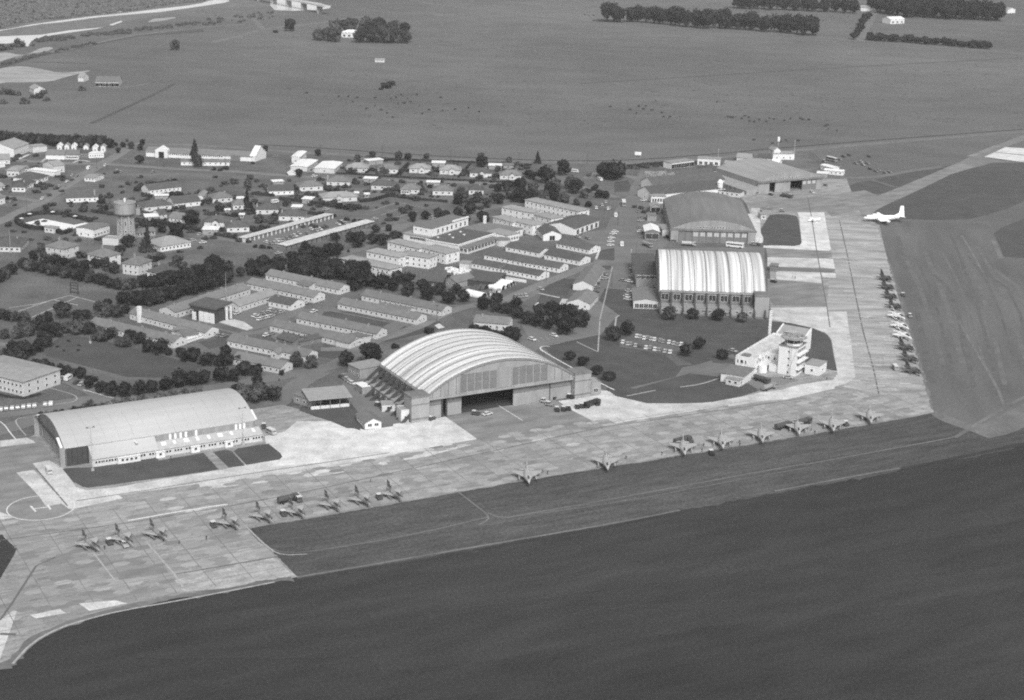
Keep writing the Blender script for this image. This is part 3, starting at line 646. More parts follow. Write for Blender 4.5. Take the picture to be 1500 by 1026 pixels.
def hip(A, B, depth, h, rise, label, cat='house', wall=None, roof=None, group=None, wins=3, ew=2, name='house', ww=1.5, wh=1.2, over=.6, chim=((.5,.6,2.6),), porch=0, door=True, storeys=1, flatq=0.0):
    wall = wall or m_wall; roof = roof or m_rmid
    M_, th, L = frame(pxy(A), pxy(B)); r = thing(name, M_, th, label, cat, group); D = depth
    mb = MB(); mb.box(-L/2, L/2, 0, D, 0, h); part('wall', mb, wall, r)
    mb = MB(); o = over
    e = [(-L/2-o,-o),(L/2+o,-o),(L/2+o,D+o),(-L/2-o,D+o)]
    q = min(L, D)/2
    rd = [(-L/2+q, D/2), (L/2-q, D/2)] if L >= D else [(0, q), (0, D-q)]
    if abs(L-D) < .6: rd = [(-.3, D/2), (.3, D/2)]
    v = [(a, b, h+.01) for a, b in e] + [(a, b, h+.16) for a, b in e] + [(a, b, h+rise) for a, b in rd]
    f = [(0,3,2,1),(0,1,5,4),(1,2,6,5),(2,3,7,6),(3,0,4,7)]
    if L >= D: f += [(4,5,9,8),(5,6,9),(6,7,8,9),(7,4,8)]
    else: f += [(4,5,8),(5,6,9,8),(6,7,9),(7,4,8,9)]
    mb.add(v, f); part('roof', mb, roof, r)
    if porch:
        pw = min(4.2, L*.35); px = porch * (L/2 - pw/2 - .8)
        mb = MB(); mb.ext([(px-pw/2,0),(px+pw/2,0),(px+pw/2,h-.1),(px,h+rise*.5),(px-pw/2,h-.1)], -1.6, 0.5, 'y'); pp = part('porch', mb, wall, r)
        mb = MB(); mb.ext([(px-pw/2-.3,h-.2),(px,h+rise*.5+.05),(px+pw/2+.3,h-.2),(px+pw/2+.3,h-.05),(px,h+rise*.5+.2),(px-pw/2-.3,h-.05)], -2.0, 2.2, 'y', 0, [(0,1,4,5),(1,2,3,4)]); part('porch_roof', mb, roof, r)
        link('window', win_mesh(1.5, 1.2), pp, (px, -1.6, 1.0))
    for s_ in range(storeys):
        zz = 1.0 + s_*2.8
        if wins:
            x0, x1 = -L/2+.4, L/2-.4
            if porch > 0: x1 = L/2 - min(4.2, L*.35) - 1.0
            if porch < 0: x0 = -L/2 + min(4.2, L*.35) + 1.0
            windows(r, wins if not porch else max(1, wins-1), x0, x1, ww, wh, zz)
        if ew:
            windows(r, ew, .6, D-.6, ww, wh, zz, L/2, pi/2); windows(r, ew, .6, D-.6, ww, wh, zz, -L/2, -pi/2)
    for cx, cy, ch in chim:
        mb = MB(); mb.box(-.45, .45, -.35, .35, 0, ch); mb.box(-.55, .55, -.45, .45, ch, ch+.15); mb.tube((0,0,ch+.15), (0,0,ch+.5), .15, .13, 6)
        part('chimney', mb, m_conc, r, (cx*L/2, cy*D, h))
    return r
def flat(A, B, depth, h, label, cat, wall=None, roof=None, group=None, name='shed', wins=0, ew=0, ww=1.4, wh=1.2, z0=1.1, over=.3, parapet=0, storeys=1, kind='plain', skip=(), slope=0.0):
    wall = wall or m_wall; roof = roof or m_rmid
    M_, th, L = frame(pxy(A), pxy(B)); r = thing(name, M_, th, label, cat, group); D = depth
    mb = MB(); mb.ext([(0,0),(D,0),(D,h+slope),(0,h)], -L/2, L/2, 'x'); part('wall', mb, wall, r)
    mb = MB()
    if parapet:
        mb.box(-L/2+.25, L/2-.25, .25, D-.25, h+.005, h+.08); part('roof', mb, roof, r)
        mb = MB(); mb.box(-L/2, L/2, 0, .24, h+.002, h+parapet); mb.box(-L/2, L/2, D-.24, D, h+.002, h+parapet); mb.box(-L/2, -L/2+.24, .24, D-.24, h+.002, h+parapet); mb.box(L/2-.24, L/2, .24, D-.24, h+.002, h+parapet)
        part('parapet', mb, wall, r)
    else:
        mb.ext([(-over,h+.01),(D+over,h+.01+slope),(D+over,h+.22+slope),(-over,h+.22)], -L/2-over, L/2+over, 'x'); part('roof', mb, roof, r)
    for s_ in range(storeys):
        if wins: windows(r, wins, -L/2+.5, L/2-.5, ww, wh, z0+s_*3.0, kind=kind, skip=skip)
        if ew:
            windows(r, ew, .5, D-.5, ww, wh, z0+s_*3.0, L/2, pi/2, kind); windows(r, ew, .5, D-.5, ww, wh, z0+s_*3.0, -L/2, -pi/2, kind)
    return r
def blk(root, nm, x0, x1, y0, y1, z0, z1, m_): 
    mb = MB(); mb.box(x0, x1, y0, y1, z0, z1); return part(nm, mb, m_, root)

# ---------------- barrel-roofed hangars: x across the span, y along the barrel
def arc_z(x, W, he, rise):
    Rr = (W*W/4 + rise*rise) / (2*rise); return he + rise - Rr + sqrt(max(0, Rr*Rr - x*x))
def arc_pts(W, he, rise, n=28, dz=0.0):
    return [(W*(k/n-.5), arc_z(W*(k/n-.5), W, he, rise) + dz) for k in range(n+1)]
def barrel(root, nm, W, he, rise, y0, y1, m_, t=.35, dz=0.0, n=28, smooth=True):
    top = arc_pts(W, he, rise, n, dz); bot = [(x, z_-t) for x, z_ in top][::-1]; prof = top + bot; N_ = len(prof)
    caps = [(k, k+1, N_-2-k, N_-1-k) for k in range(n)]
    mb = MB(); mb.ext(prof, y0, y1, 'y', 0, caps); return part(nm, mb, m_, root)
def arch_wall(root, nm, W, he, rise, zb, y0, y1, m_, xa=None, xb=None, n=24, dz=-.36):
    xa = -W/2 if xa is None else xa; xb = W/2 if xb is None else xb
    xs = [xa + (xb-xa)*k/n for k in range(n+1)]
    prof = [(x, arc_z(x, W, he, rise)+dz) for x in xs] + [(x, zb) for x in xs[::-1]]; N_ = len(prof)
    mb = MB(); mb.ext(prof, y0, y1, 'y', 0, [(k, k+1, N_-2-k, N_-1-k) for k in range(n)]); return part(nm, mb, m_, root)

def great_hangar(org, th, W, D, label, roofm, doors_open=True):
    r = thing('arched_hangar', org, th, label, 'hangar', 'great arched hangars with concrete buttresses')
    he, rise, hd = 10.5, 11.0, 8.8
    nb = 9
    for k in range(nb):
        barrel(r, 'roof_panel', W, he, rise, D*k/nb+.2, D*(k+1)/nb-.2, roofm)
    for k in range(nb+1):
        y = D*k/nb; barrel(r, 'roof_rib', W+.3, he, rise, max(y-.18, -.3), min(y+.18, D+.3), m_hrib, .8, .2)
    for sx in (-1, 1):                       # eave beam and side wall
        blk(r, 'eave_beam', sx*W/2-.5, sx*W/2+.5, -.3, D+.3, he-1.3, he-.55, m_conc)
        blk(r, 'side_wall', sx*(W/2-.15)-.2, sx*(W/2-.15)+.2, .4, D, 0, he-1.32, m_dconc)
        for k in range(nb):
            y = D*(k+.5)/nb
            link('window', win_mesh(3.6, 3.2), r, (sx*(W/2+.06), y, 5.2), sx*pi/2)
        for k in range(nb+1):                # slanting concrete struts outside the wall
            y = min(max(D*k/nb, .6), D-.6)
            mb = MB(); mb.bar((sx*(W/2-.2), y, he-1.0), (sx*(W/2+11.5), y, 0), .75, 1.1)
            st = part('buttress', mb, m_strut, r)
            mb = MB(); mb.bar((sx*(W/2+7.9), y, 3.7), (sx*(W/2+7.9), y, 0), .6, .7); part('post', mb, m_strut, st)
            mb = MB(); mb.bar((sx*(W/2+.5), y, 3.9), (sx*(W/2+.5), y, he-1.4), .9, .9); part('wall_pier', mb, m_strut, st)
        a0, a1 = sorted((sx*(W/2+.3), sx*(W/2+7.4)))
        an = blk(r, 'annex', a0, a1, 6.2, D, 0, 3.5, m_conc)
        blk(an, 'annex_roof', a0-.1, a1+.1, 6.1, D+.2, 3.505, 3.8, m_rlite)
        for k in range(14):
            link('window', win_mesh(1.6, 1.3), an, (sx*(W/2+7.4), 6.2+(D-6.5)*(k+.5)/14, 1.2), sx*pi/2)
        # door-pocket tower beside the front
        t0, t1 = sorted((sx*(W/2+.05), sx*(W/2+8)))
        tw = blk(r, 'door_tower', t0, t1, -1.2, 6.0, 0, 10.6, m_conc)
        blk(tw, 'cornice', t0-.25, t1+.25, -1.45, 6.25, 10.605, 11.3, m_dconc)
        blk(tw, 'plinth_band', t0-.1, t1+.1, -1.35, -1.205, 1.3, 1.9, m_dconc)
        blk(tw, 'string_band', t0-.1, t1+.1, -1.33, -1.205, 7.4, 7.8, m_dconc)
    arch_wall(r, 'front_gable', W, he, rise, hd, .25, .75, m_conc)
    arch_wall(r, 'rear_wall', W, he, rise, 0, D-.5, D-.1, m_conc)
    blk(r, 'shade_dark_floor', -W/2+.6, W/2-.6, 2.2, D-.6, 0, .14, m_strut)  # floor coloured very dark to paint deep shade behind the doorway
    blk(r, 'door_beam', -W/2+.3, W/2-.3, -.35, .24, hd-.5, hd+.35, m_conc)
    for sx in range(-9, 10):                 # cladding pilasters of the gable
        x = sx * W/2/9.6; z1 = arc_z(x, W, he, rise)-.5
        if z1 > hd+1 and not (-20 < x < 21): blk(r, 'pilaster', x-.12, x+.12, .1, .245, hd+.36, z1, m_dconc)
    for x0, x1 in ((-19.8, -2.6), (4.4, 21.4)):
        n = 5; sw = (x1-x0)/n
        for k in range(n):
            for rr in range(2):
                xa, xb = x0+k*sw+.25, x0+(k+1)*sw-.25; za = hd+1.0+rr*3.9; zb = za+3.6
                zb = min(zb, arc_z(max(abs(xa), abs(xb)), W, he, rise)-.8)
                wn = blk(r, 'gable_window', xa, xb, .08, .245, za, zb, m_dconc)
                for ii in range(3):
                    px0 = xa+.15+(xb-xa-.2)*ii/3; blk(wn, 'pane', px0, px0+(xb-xa)/3-.2, .03, .078, za+.2, zb-.2, m_h4)
        blk(r, 'mullion', x0-.3, x0+.2, .02, .23, hd+.5, hd+8.6, m_conc); blk(r, 'mullion', x1-.2, x1+.3, .02, .23, hd+.5, hd+8.6, m_conc)
    blk(r, 'gable_panel', -2.2, 4.0, .06, .246, hd+.5, hd+9.2, m_clad)
    s = W/758.
    segs = [(-W/2+.4, -W/2+75*s), (-W/2+98*s, -W/2+178*s), (-W/2+443*s, -W/2+530*s), (-W/2+531*s, -W/2+640*s), (-W/2+641*s, W/2-.4)]
    for k, (xa, xb) in enumerate(segs):
        dr = blk(r, 'door_leaf', xa+.05, xb-.05, 1.2+.5*(k % 2), 1.6+.5*(k % 2), 0, 5.6, m_conc)
        blk(dr, 'door_glazing', xa+.05, xb-.05, 1.25+.5*(k % 2), 1.55+.5*(k % 2), 5.605, hd-.5, m_h4)
        blk(dr, 'door_rail', xa+.05, xb-.05, 1.1+.5*(k % 2), 1.195+.5*(k % 2), 5.4, 5.7, m_dconc)
    for x in (-W/2+75*s, -W/2+98*s): blk(r, 'door_post', x-.3, x+.3, .8, 1.1, 0, hd-.5, m_strut)
    return r
HW = 68.0
A_ = zw('Q', 525, 555); B_ = zw('Q', 1283, 440); M_, th2, L_ = frame(A_, B_)
H2D = (zw('c', 960, 553, 10.5) - zw('c', 385, 185, 10.5)).length
H2 = great_hangar(M_, th2, L_, H2D, 'great arched hangar with white ribbed roof, front doors standing open to the apron', m_hang)
E1 = G(966, 424, 10.5); E2 = G(1122, 429.5, 10.5); yh = (E1-E2); yh.z = 0; H3D = yh.length; yh.normalize()
xh = Vector((yh.y, -yh.x, 0)); o3 = Vector((E2.x, E2.y, 0)) + xh*HW/2
H3 = great_hangar(o3, atan2(xh.y, xh.x), HW, H3D, 'great arched hangar seen side-on, streaked white roof above a row of wall windows', m_hang3)
print('H2', L_, H2D, 'H3', H3D)

# near-left hangar: barrel runs along the apron, door end at the left
def near_hangar():
    hz = 7.4
    a = zw('a', 540, 640, hz); b_ = zw('b', 890, 322, hz); yv = b_-a; yv.z = 0; D = yv.length; yv.normalize()
    far = zw('a', 232, 300, hz); xv = Vector((yv.y, -yv.x, 0)); W = (far-a).dot(-xv)
    org = Vector((a.x, a.y, 0)) - xv*W/2
    r = thing('hangar_with_annex', org, atan2(xv.y, xv.x), 'long low hangar with rounded grey sheet roof and white office annex along its side', 'hangar')
    rise = 5.6; print('H1', W, D)
    n = 14
    for k in range(n): barrel(r, 'roof_sheet', W, hz, rise, D*k/n+.02, D*(k+1)/n-.02, m_h1, .25)
    arch_wall(r, 'rear_wall', W, hz, rise, 0, D-.5, D-.2, m_clad, dz=-.26)
    arch_wall(r, 'door_gable', W, hz, rise, hz-.9, .3, .7, m_dconc, dz=-.26)
    blk(r, 'door_beam', -W/2, W/2, -.3, .29, hz-1.0, hz-.3, m_strut)
    mb = MB()
    for k in range(24):
        x0, x1 = W*(k/24-.5)*.9, W*((k+1)/24-.5)*.9
        mb.bar((x0, .2, arc_z(x0, W, hz, rise)-1.3), (x1, .2, arc_z(x1, W, hz, rise)-1.3), .12, .18)
    part('gable_moulding', mb, m_clad, r)
    for k in range(8):
        x0 = -W/2+.6+(W-1.2)*k/8; dr = blk(r, 'door_leaf', x0+.08, x0+(W-1.2)/8-.08, .5+.3*(k % 2), .75+.3*(k % 2), 0, hz-1.02, m_clad)
        blk(dr, 'stiffener', x0+.2, x0+.4, .4+.3*(k % 2), .495+.3*(k % 2), 0, hz-1.1, m_dconc)
    for sx in (-1, 1):
        t0, t1 = sorted((sx*(W/2+.02), sx*(W/2-1.2)))
        tw = blk(r, 'door_pier', t0, t1, -1.6, .28, 0, hz+.1, m_conc)
        mb = MB(); mb.bar((sx*(W/2), -.9, hz+.3), (sx*(W/2-5.5), -.9, hz+2.6), 1.0, .25); part('coping', mb, m_white, r)
        mb = MB(); mb.bar((sx*(W/2), D+.3, hz+.3), (sx*(W/2-5.5), D+.3, hz+2.6), .8, .25); part('coping', mb, m_white, r)
    blk(r, 'far_wall', -W/2+.1, -W/2+.4, .8, D-.6, 0, hz-.3, m_clad)
    # near side (local +x): dark panels paint the shade of the open first bay, then sheet wall and lean-to annex
    y1 = D*0.145
    for k in range(5):
        blk(r, 'side_bay_panel', W/2-.5, W/2-.2, .9+(y1-1)*k/5+.05, .9+(y1-1)*(k+1)/5-.05, 0, hz-.35, m_strut)
    blk(r, 'side_wall', W/2-.35, W/2-.05, y1+.05, D-.6, 0, hz-.28, m_clad)
    # annex: two lean-to lengths; roof rises to the wall
    bx = zw('a', 845, 838); ax0 = (bx - org).dot(xv)
    ax1 = (zw('b', 965, 500) - org).dot(xv); xo = (ax0+ax1)/2
    yj = (zw('b', 75, 640) - org).dot(yv); ye = (zw('b', 955, 505) - org).dot(yv); ys = (bx - org).dot(yv)
    print('annex', xo-W/2, ys, yj, ye)
    def lean(name, y0, y1, zt, ze, xi):
        mb = MB(); mb.add([(W/2,y0,0),(xo,y0,0),(xo,y0,ze),(xi,y0,zt),(W/2,y0,zt),(W/2,y1,0),(xo,y1,0),(xo,y1,ze),(xi,y1,zt),(W/2,y1,zt)],
            [(0,1,2,3,4),(5,9,8,7,6),(1,6,7,2),(0,4,9,5)])
        an = part(name, mb, m_wall, r)
        mb = MB(); mb.add([(W/2,y0-.2,zt+.02),(W/2,y1+.2,zt+.02),(xo+.5,y1+.2,ze-.05),(xo+.5,y0-.2,ze-.05),(W/2,y0-.2,zt+.2),(W/2,y1+.2,zt+.2),(xo+.5,y1+.2,ze+.12),(xo+.5,y0-.2,ze+.12)],
            [(4,5,6,7),(3,2,1,0),(0,4,7,3),(1,2,6,5),(2,3,7,6),(0,1,5,4)])
        part('annex_roof', mb, m_h1 if zt > 6 else m_annex, an)
        return an
    an1 = lean('annex', ys, yj-.1, hz-.6, 3.1, W/2+.1)
    an2 = lean('annex', yj+.1, ye, 4.5, 3.0, W/2+.1)
    def strip(an, y, n, w_=1.0):
        for k in range(n): link('window', win_mesh(w_, 1.1), an, (xo+.02, y + (k-(n-1)/2)*(w_+.15), 1.2), pi/2)
    for X_, n_ in ((895,3),(985,3),(1110,4),(1325,1),(1410,3)):
        strip(an1, (zw('a', X_, 800) - org).dot(yv), n_)
    for X_, Y_, n_ in ((25,620,3),(142,600,3),(240,590,3),(335,575,3),(435,560,3),(527,545,3),(622,535,3),(717,525,3),(810,505,3),(915,490,4)):
        strip(an2 if X_ > 80 else an1, (zw('b', X_, Y_+20) - org).dot(yv), n_)
    for zn, X_, Y_, wd in (('a',1250,800,8.5),('b',92,645,3.4),('b',390,600,3.4),('b',676,560,3.2)):
        y = (zw(zn, X_, Y_) - org).dot(yv)
        pc = blk(r, 'porch', xo+.03, xo+1.3, y-wd/2, y+wd/2, 0, 2.5, m_white)
        blk(pc, 'porch_roof', xo+.02, xo+1.6, y-wd/2-.2, y+wd/2+.2, 2.505, 2.65, m_rwhite)
        for k in range(1 if wd < 5 else 4): link('window', win_mesh(1.2, 1.1), pc, (xo+1.32, y + (k-(0 if wd < 5 else 1.5))*1.7, 1.0), pi/2)
    for X_, Y_ in ((105,515),(200,505),(303,492),(397,478),(490,462),(590,450),(685,435),(870,408)):   # skylights of the low roof
        y = (zw('b', X_, Y_, 4) - org).dot(yv); sl = (4.5-2.95)/(xo+.5-W/2); xs = W/2+.9; big = 1.0 if (X_ in (105, 303, 590)) else .55
        mb = MB(); mb.add([(x_, y_, 4.72 - sl*(x_-W/2)+d_) for d_ in (0, .12) for x_, y_ in ((xs,y-big),(xs+2,y-big),(xs+2,y+big),(xs,y+big))], [(4,5,6,7),(0,1,5,4),(1,2,6,5),(2,3,7,6),(3,0,4,7)]); part('skylight', mb, m_rwhite, r)
    for X_, Y_ in ((170,460),(215,455),(260,448),(303,440),(393,430),(730,380),(765,375),(800,370)):  # pale strips on the upper wall
        y = (zw('b', X_, Y_, 6) - org).dot(yv); blk(r, 'wall_light', W/2-.04, W/2+.12, y-.45, y+.45, 4.75, hz-.5, m_rwhite)
    y = (zw('a', 1325, 570, 7) - org).dot(yv)
    blk(r, 'wall_light', W/2+.6, W/2+3.2, y-.4, y+.4, 6.4, 6.6, m_rwhite)
    return r
near_hangar()
# curved-roof hangars further back
def far_hangar(A, B, D, hz, rise, label, roofm, wallm, spec, vis_dir=None):
    a, b_ = pxy(A), pxy(B); M_, th, W = frame(a, b_)
    r = thing('hangar', M_, th, label, 'hangar')
    n = 10
    for k in range(n): barrel(r, 'roof_sheet', W, hz, rise, D*k/n+.02, D*(k+1)/n-.02, roofm, .25)
    for sx in (-1, 1): blk(r, 'side_wall', sx*(W/2-.2)-.15, sx*(W/2-.2)+.15, .5, D-.3, 0, hz-.3, m_clad)
    arch_wall(r, 'rear_wall', W, hz, rise, 0, D-.6, D-.3, wallm, dz=-.26)
    arch_wall(r, 'front_gable', W, hz, rise, hz-1.0, .1, .45, m_clad, dz=-.26)
    for k in range(12):
        x = -W*.2 + W*.4*(k+.5)/12; link('gable_vent', win_mesh(1.0, .9, 'dark'), r, (x, .09, hz+.55))
    blk(r, 'fascia', -W/2-.6, W/2+.6, -.5, .09, hz-1.3, hz-.1, m_dconc)
    return r, W
r4, W4 = far_hangar(('E',618,770), ('E',1200,787), 84, 8.2, 5.6, 'dark round-roofed hangar with a row of eight pale windows, behind the streaked white roof', m_h4, m_clad, None)
blk(r4, 'pier', -W4/2, -W4/2+4.5, -.45, .4, 0, 6.85, m_conc); blk(r4, 'pier', W4/2-4.5, W4/2, -.45, .4, 0, 6.85, m_conc)
for k in range(10):
    x0 = -W4/2+4.6+(W4-9.2)*k/10; dr = blk(r4, 'door_leaf', x0+.05, x0+(W4-9.2)/10-.05, .1+.25*(k%2), .3+.25*(k%2), 0, 6.8, m_dconc)
    if k >= 2: link('window', win_mesh(2.9, 2.6, 'pale'), dr, (x0+(W4-9.2)/20, .08+.25*(k%2), 3.6))
blk(r4, 'side_annex', W4/2+.4, W4/2+5, 4, 70, 0, 3.2, m_wall)
r5, W5 = far_hangar(('d',602,560), ('d',1310,500), 52, 8.6, 5.0, 'grey round-roofed hangar with open doors near the vehicle yard, furthest hangar back', m_h5, m_clad, None)
for k, (fa, fb, op) in enumerate(((0,.18,0),(.18,.26,1),(.26,.5,0),(.5,.68,1),(.68,.9,2),(.9,1,0))):
    if op == 1: continue
    xa, xb = -W5/2+W5*fa, -W5/2+W5*fb; dr = blk(r5, 'door_leaf', xa+.1, xb-.1, .6, .85, 0, 7.2, m_conc if not op else m_dconc)
    if op == 2:
        for q in range(3): link('window', win_mesh(2.7, 2.4, 'pale'), dr, (xa+(xb-xa)*(q+.5)/3, .58, 4.0))
mb = MB(); Ls = 9.0
mb.add([(-W5/2-.1,.5,5.0),(-W5/2-.1,51,5.0),(-W5/2-Ls,51,2.6),(-W5/2-Ls,.5,2.6),(-W5/2-.1,.5,0),(-W5/2-.1,51,0),(-W5/2-Ls,51,0),(-W5/2-Ls,.5,0)], [(0,1,2,3),(3,2,6,7),(0,3,7,4),(1,5,6,2)])
part('lean_to', mb, m_rlite, r5)
for k in range(9): blk(r5, 'side_bay_panel', -W5/2-Ls-.15, -W5/2-Ls-.02, 2+k*5.3, 5+k*5.3, 0, 2.2, m_dconc)

# ---------------- offices joined to hangar three
gable(('N',138,612), ('N',322,618), 24, 4.2, 1.2, 'low grey-roofed workshop with two white bays, left of the streaked white hangar', 'workshop', m_wall, m_rmid, wins=5, ew=2, ww=2.2, wh=2.4, z0=.4, name='workshop', axis='y')
flat(('N',158,452), ('N',325,456), 44, 7.0, 'tall dark flat-roofed stores block beside the streaked white hangar', 'store', m_conc, m_rdark, wins=4, ew=3, ww=4, wh=1.6, z0=4.6, name='store_block', slope=.5)
# ---------------- control tower
def control_tower():
    A, B = zw('O', 790, 612), zw('O', 940, 640); M_, th, L = frame(A, B)
    r = thing('control_tower', M_, th, 'white control tower with octagonal glass cab and attached two-storey office wing', 'control tower')
    ux_ = Vector((cos(th), sin(th), 0)); uy_ = Vector((-sin(th), cos(th), 0))
    D = (zw('O', 1030, 592) - B).dot(uy_); D = max(9, min(D, 16)); H = 13.2; print('tower', L, D)
    def loc(v): q = v - M_; return q.dot(ux_), q.dot(uy_)
    blk(r, 'tower_block', -L/2, L/2, 0, D, 0, H, m_white); blk(r, 'tower_roof', -L/2-.3, L/2+.3, -.3, D+.3, H+.005, H+.3, m_rmid)
    for s_ in range(4):
        z = 1.0+s_*3.2
        link('window', win_mesh(1.0, 1.0), r, (.6, -.01, z)); 
        if s_: blk(r, 'balcony', L/2+.02, L/2+1.5, -.2, D+.2, z-1.0, z-.75, m_white)
        gl = blk(r, 'ribbon_window', L/2+.01, L/2+.12, .8, D-.8, z+.2, z+1.4, m_h4)
        for q in range(6): blk(gl, 'mullion', L/2+.13, L/2+.2, .8+(D-1.6)*q/5-.06, .8+(D-1.6)*q/5+.06, z+.1, z+1.5, m_white)
    mb = MB()
    for s_ in range(14): mb.box(-L/2+1+s_*.3-.3+L*.45, -L/2+1.15+s_*.3-.3+L*.45, -.5, -.02, s_*.9+.3, s_*.9+.42)
    for q in (0, .8): mb.bar((L*.12+q, -.45, .3), (L*.12+q, -.45, H+.8), .07, .07)
    part('ladder', mb, m_dconc, r)
    cx, cy = .5, D*.45
    def octo(rad, z): return [(cx+rad*cos(pi/8+k*pi/4), cy+rad*sin(pi/8+k*pi/4), z) for k in range(8)]
    mb = MB(); mb.loft([octo(4.0, H+.3), octo(4.0, H+1.2)]); cb = part('cab_base', mb, m_white, r)
    mb = MB(); mb.loft([octo(3.6, H+1.2), octo(4.3, H+3.4)]); part('cab_glass', mb, m_glass, r)
    mb = MB()
    for p_, q_ in zip(octo(3.68, H+1.2), octo(4.38, H+3.4)): mb.bar(p_, q_, .14, .14)
    part('cab_mullions', mb, m_white, r)
    mb = MB(); mb.loft([octo(6.0, H+3.4), octo(6.0, H+3.75)]); part('cab_roof', mb, m_rlite, r)
    mb = MB(); rg = octo(5.7, H+4.6)
    for k in range(8): mb.bar(rg[k], rg[(k+1) % 8], .07, .07); mb.bar(rg[k], (rg[k][0], rg[k][1], H+3.75), .07, .07)
    part('rail', mb, m_white, r)
    for k, (x, y, h_) in enumerate(((1,1,1.6),(-2,2,2.4),(2.4,-1,1.2),(-1,-2.5,1.5),(3,2,2.0),(-3.5,0,1.2))):
        mb = MB(); mb.tube((cx+x, cy+y, H+3.75), (cx+x, cy+y, H+3.75+h_), .07); mb.box(cx+x-.4, cx+x+.4, cy+y-.4, cy+y+.4, H+3.75, H+4.2); part('aerial', mb, m_dconc, r)
    # office wing
    x0, y0 = loc(zw('O', 435, 588)); x1, _ = loc(zw('O', 548, 605)); x0 -= 0; wy1 = y0+44
    hW = 6.6
    blk(r, 'wing', x0, x1+3, y0, wy1, 0, hW, m_white); blk(r, 'wing_roof', x0+.3, x1+2.7, y0+.3, wy1-.3, hW+.005, hW+.1, m_rgar)
    for a in ((x0, x0+.28, y0, wy1), (x1+2.72, x1+3, y0, wy1), (x0+.285, x1+2.715, y0, y0+.28), (x0+.285, x1+2.715, wy1-.28, wy1)): blk(r, 'parapet', *a, hW+.002, hW+.7, m_white)
    for q in (.2, .5, .8): link('window', win_mesh(1.5 if q == .5 else .8, 1.7), r, (x0+(x1-x0)*q, y0-.01, 4.0))
    for k in range(9): link('window', win_mesh(1.2, 1.9), r, (x1+3.01, y0+3+k*3.2, 4.0), pi/2)
    for k in range(6): link('window', win_mesh(1.2, 1.4), r, (x1+3.01, y0+3+k*4.4, 1.0), pi/2)
    mb = MB(); mb.box(x1+3.01, x1+6.5, y0+6, y0+30, 3.1, 3.4); mb.box(x1+6.3, x1+6.5, y0+6, y0+30, 3.4, 4.2); part('balcony', mb, m_white, r)
    mb = MB(); mb.tube((x1+5, y0+5, 0), (x1+5, y0+5, 3.3), 2.0, n=20); part('round_bay', mb, m_white, r)
    mb = MB(); mb.tube((x1+3.6, y0+4, hW), (x1+3.6, y0+4, hW+1.6), .9, n=12); part('stair_drum', mb, m_white, r)
    cb2 = blk(r, 'connecting_block', x1+3.02, -L/2-.02, 6, D+6, 0, hW+.3, m_white)
    for k in range(3): link('window', win_mesh(1.1, 1.5), cb2, (x1+3.02+(-L/2-x1-3)*(k+.5)/3, 5.99, 4.0)); link('window', win_mesh(1.1, 1.3), cb2, (x1+3.02+(-L/2-x1-3)*(k+.5)/3, 5.99, .9))
    blk(r, 'entrance_terrace', x1+6.6, -L/2-.02, 1.0, 5.97, 0, 3.1, m_white)
    blk(r, 'roof_hut', x0+2, x0+5.5, y0+1.5, y0+5, hW+.11, hW+1.0, m_rmid)
    # tall rear block with a long sloping pale roof
    qx, qy = loc(zw('O', 715, 345)); 
    mb = MB(); bw_, bd = 14.5, 8.0; bx0 = x0+1.2; by0 = wy1+.4
    mb.add([(bx0,by0,0),(bx0+bw_,by0,0),(bx0+bw_,by0+bd,0),(bx0,by0+bd,0),(bx0,by0,hW+.4),(bx0+bw_,by0,hW+.4),(bx0+bw_,by0+bd,hW+3),(bx0,by0+bd,hW+3)], [(0,1,5,4),(1,2,6,5),(2,3,7,6),(3,0,4,7)])
    rb = part('rear_block', mb, m_white, r)
    mb = MB(); mb.add([(bx0+.5,by0,hW+.45),(bx0+bw_-.5,by0,hW+.45),(bx0+bw_-.5,by0+bd,hW+3.05),(bx0+.5,by0+bd,hW+3.05)], [(0,1,2,3)]); part('sloping_roof', mb, m_rlite, rb)
    for xx in (bx0, bx0+bw_-.5):
        mb = MB(); mb.bar((xx+.25,by0,hW+.7), (xx+.25,by0+bd,hW+3.3), .5, .6); part('roof_verge', mb, m_rwhite, rb)
    blk(rb, 'roof_opening', bx0+3, bx0+6.5, by0+1.2, by0+1.9, hW+.8, hW+1.3, m_dark)
    mb = MB(); mb.box(bx0-3.2, bx0-2.2, by0-2, by0-1.0, 0, 18.0); part('chimney_mast', mb, m_white, r)
    # small annex right of the tower
    e0, e1 = loc(zw('O', 1045, 560)); 
    an = blk(r, 'side_annex', L/2+1.6, L/2+8.5, D-4, D+5, 0, 4.6, m_white); blk(an, 'annex_roof', L/2+1.4, L/2+8.7, D-4.2, D+5.2, 4.605, 4.85, m_rlite)
    link('window', win_mesh(1.2, 1.2), an, (L/2+5, D-4.01, 1.6)); link('window', win_mesh(1.2, 1.2), an, (L/2+8.51, D, 1.6), pi/2)
    return r
control_tower()
flat(('O',316,680), ('O',505,712), 13, 4.2, 'small flat dark-roofed hut standing in front of the control tower', 'hut', m_white, m_rmid, name='hut', over=.6, wins=0)
flat(('O',358,703), ('O',472,727), 3.6, 3.0, 'low pale lean-to with two windows in front of the dark-roofed tower hut', 'hut', m_wall, m_rlite, name='hut', wins=2, ew=1)

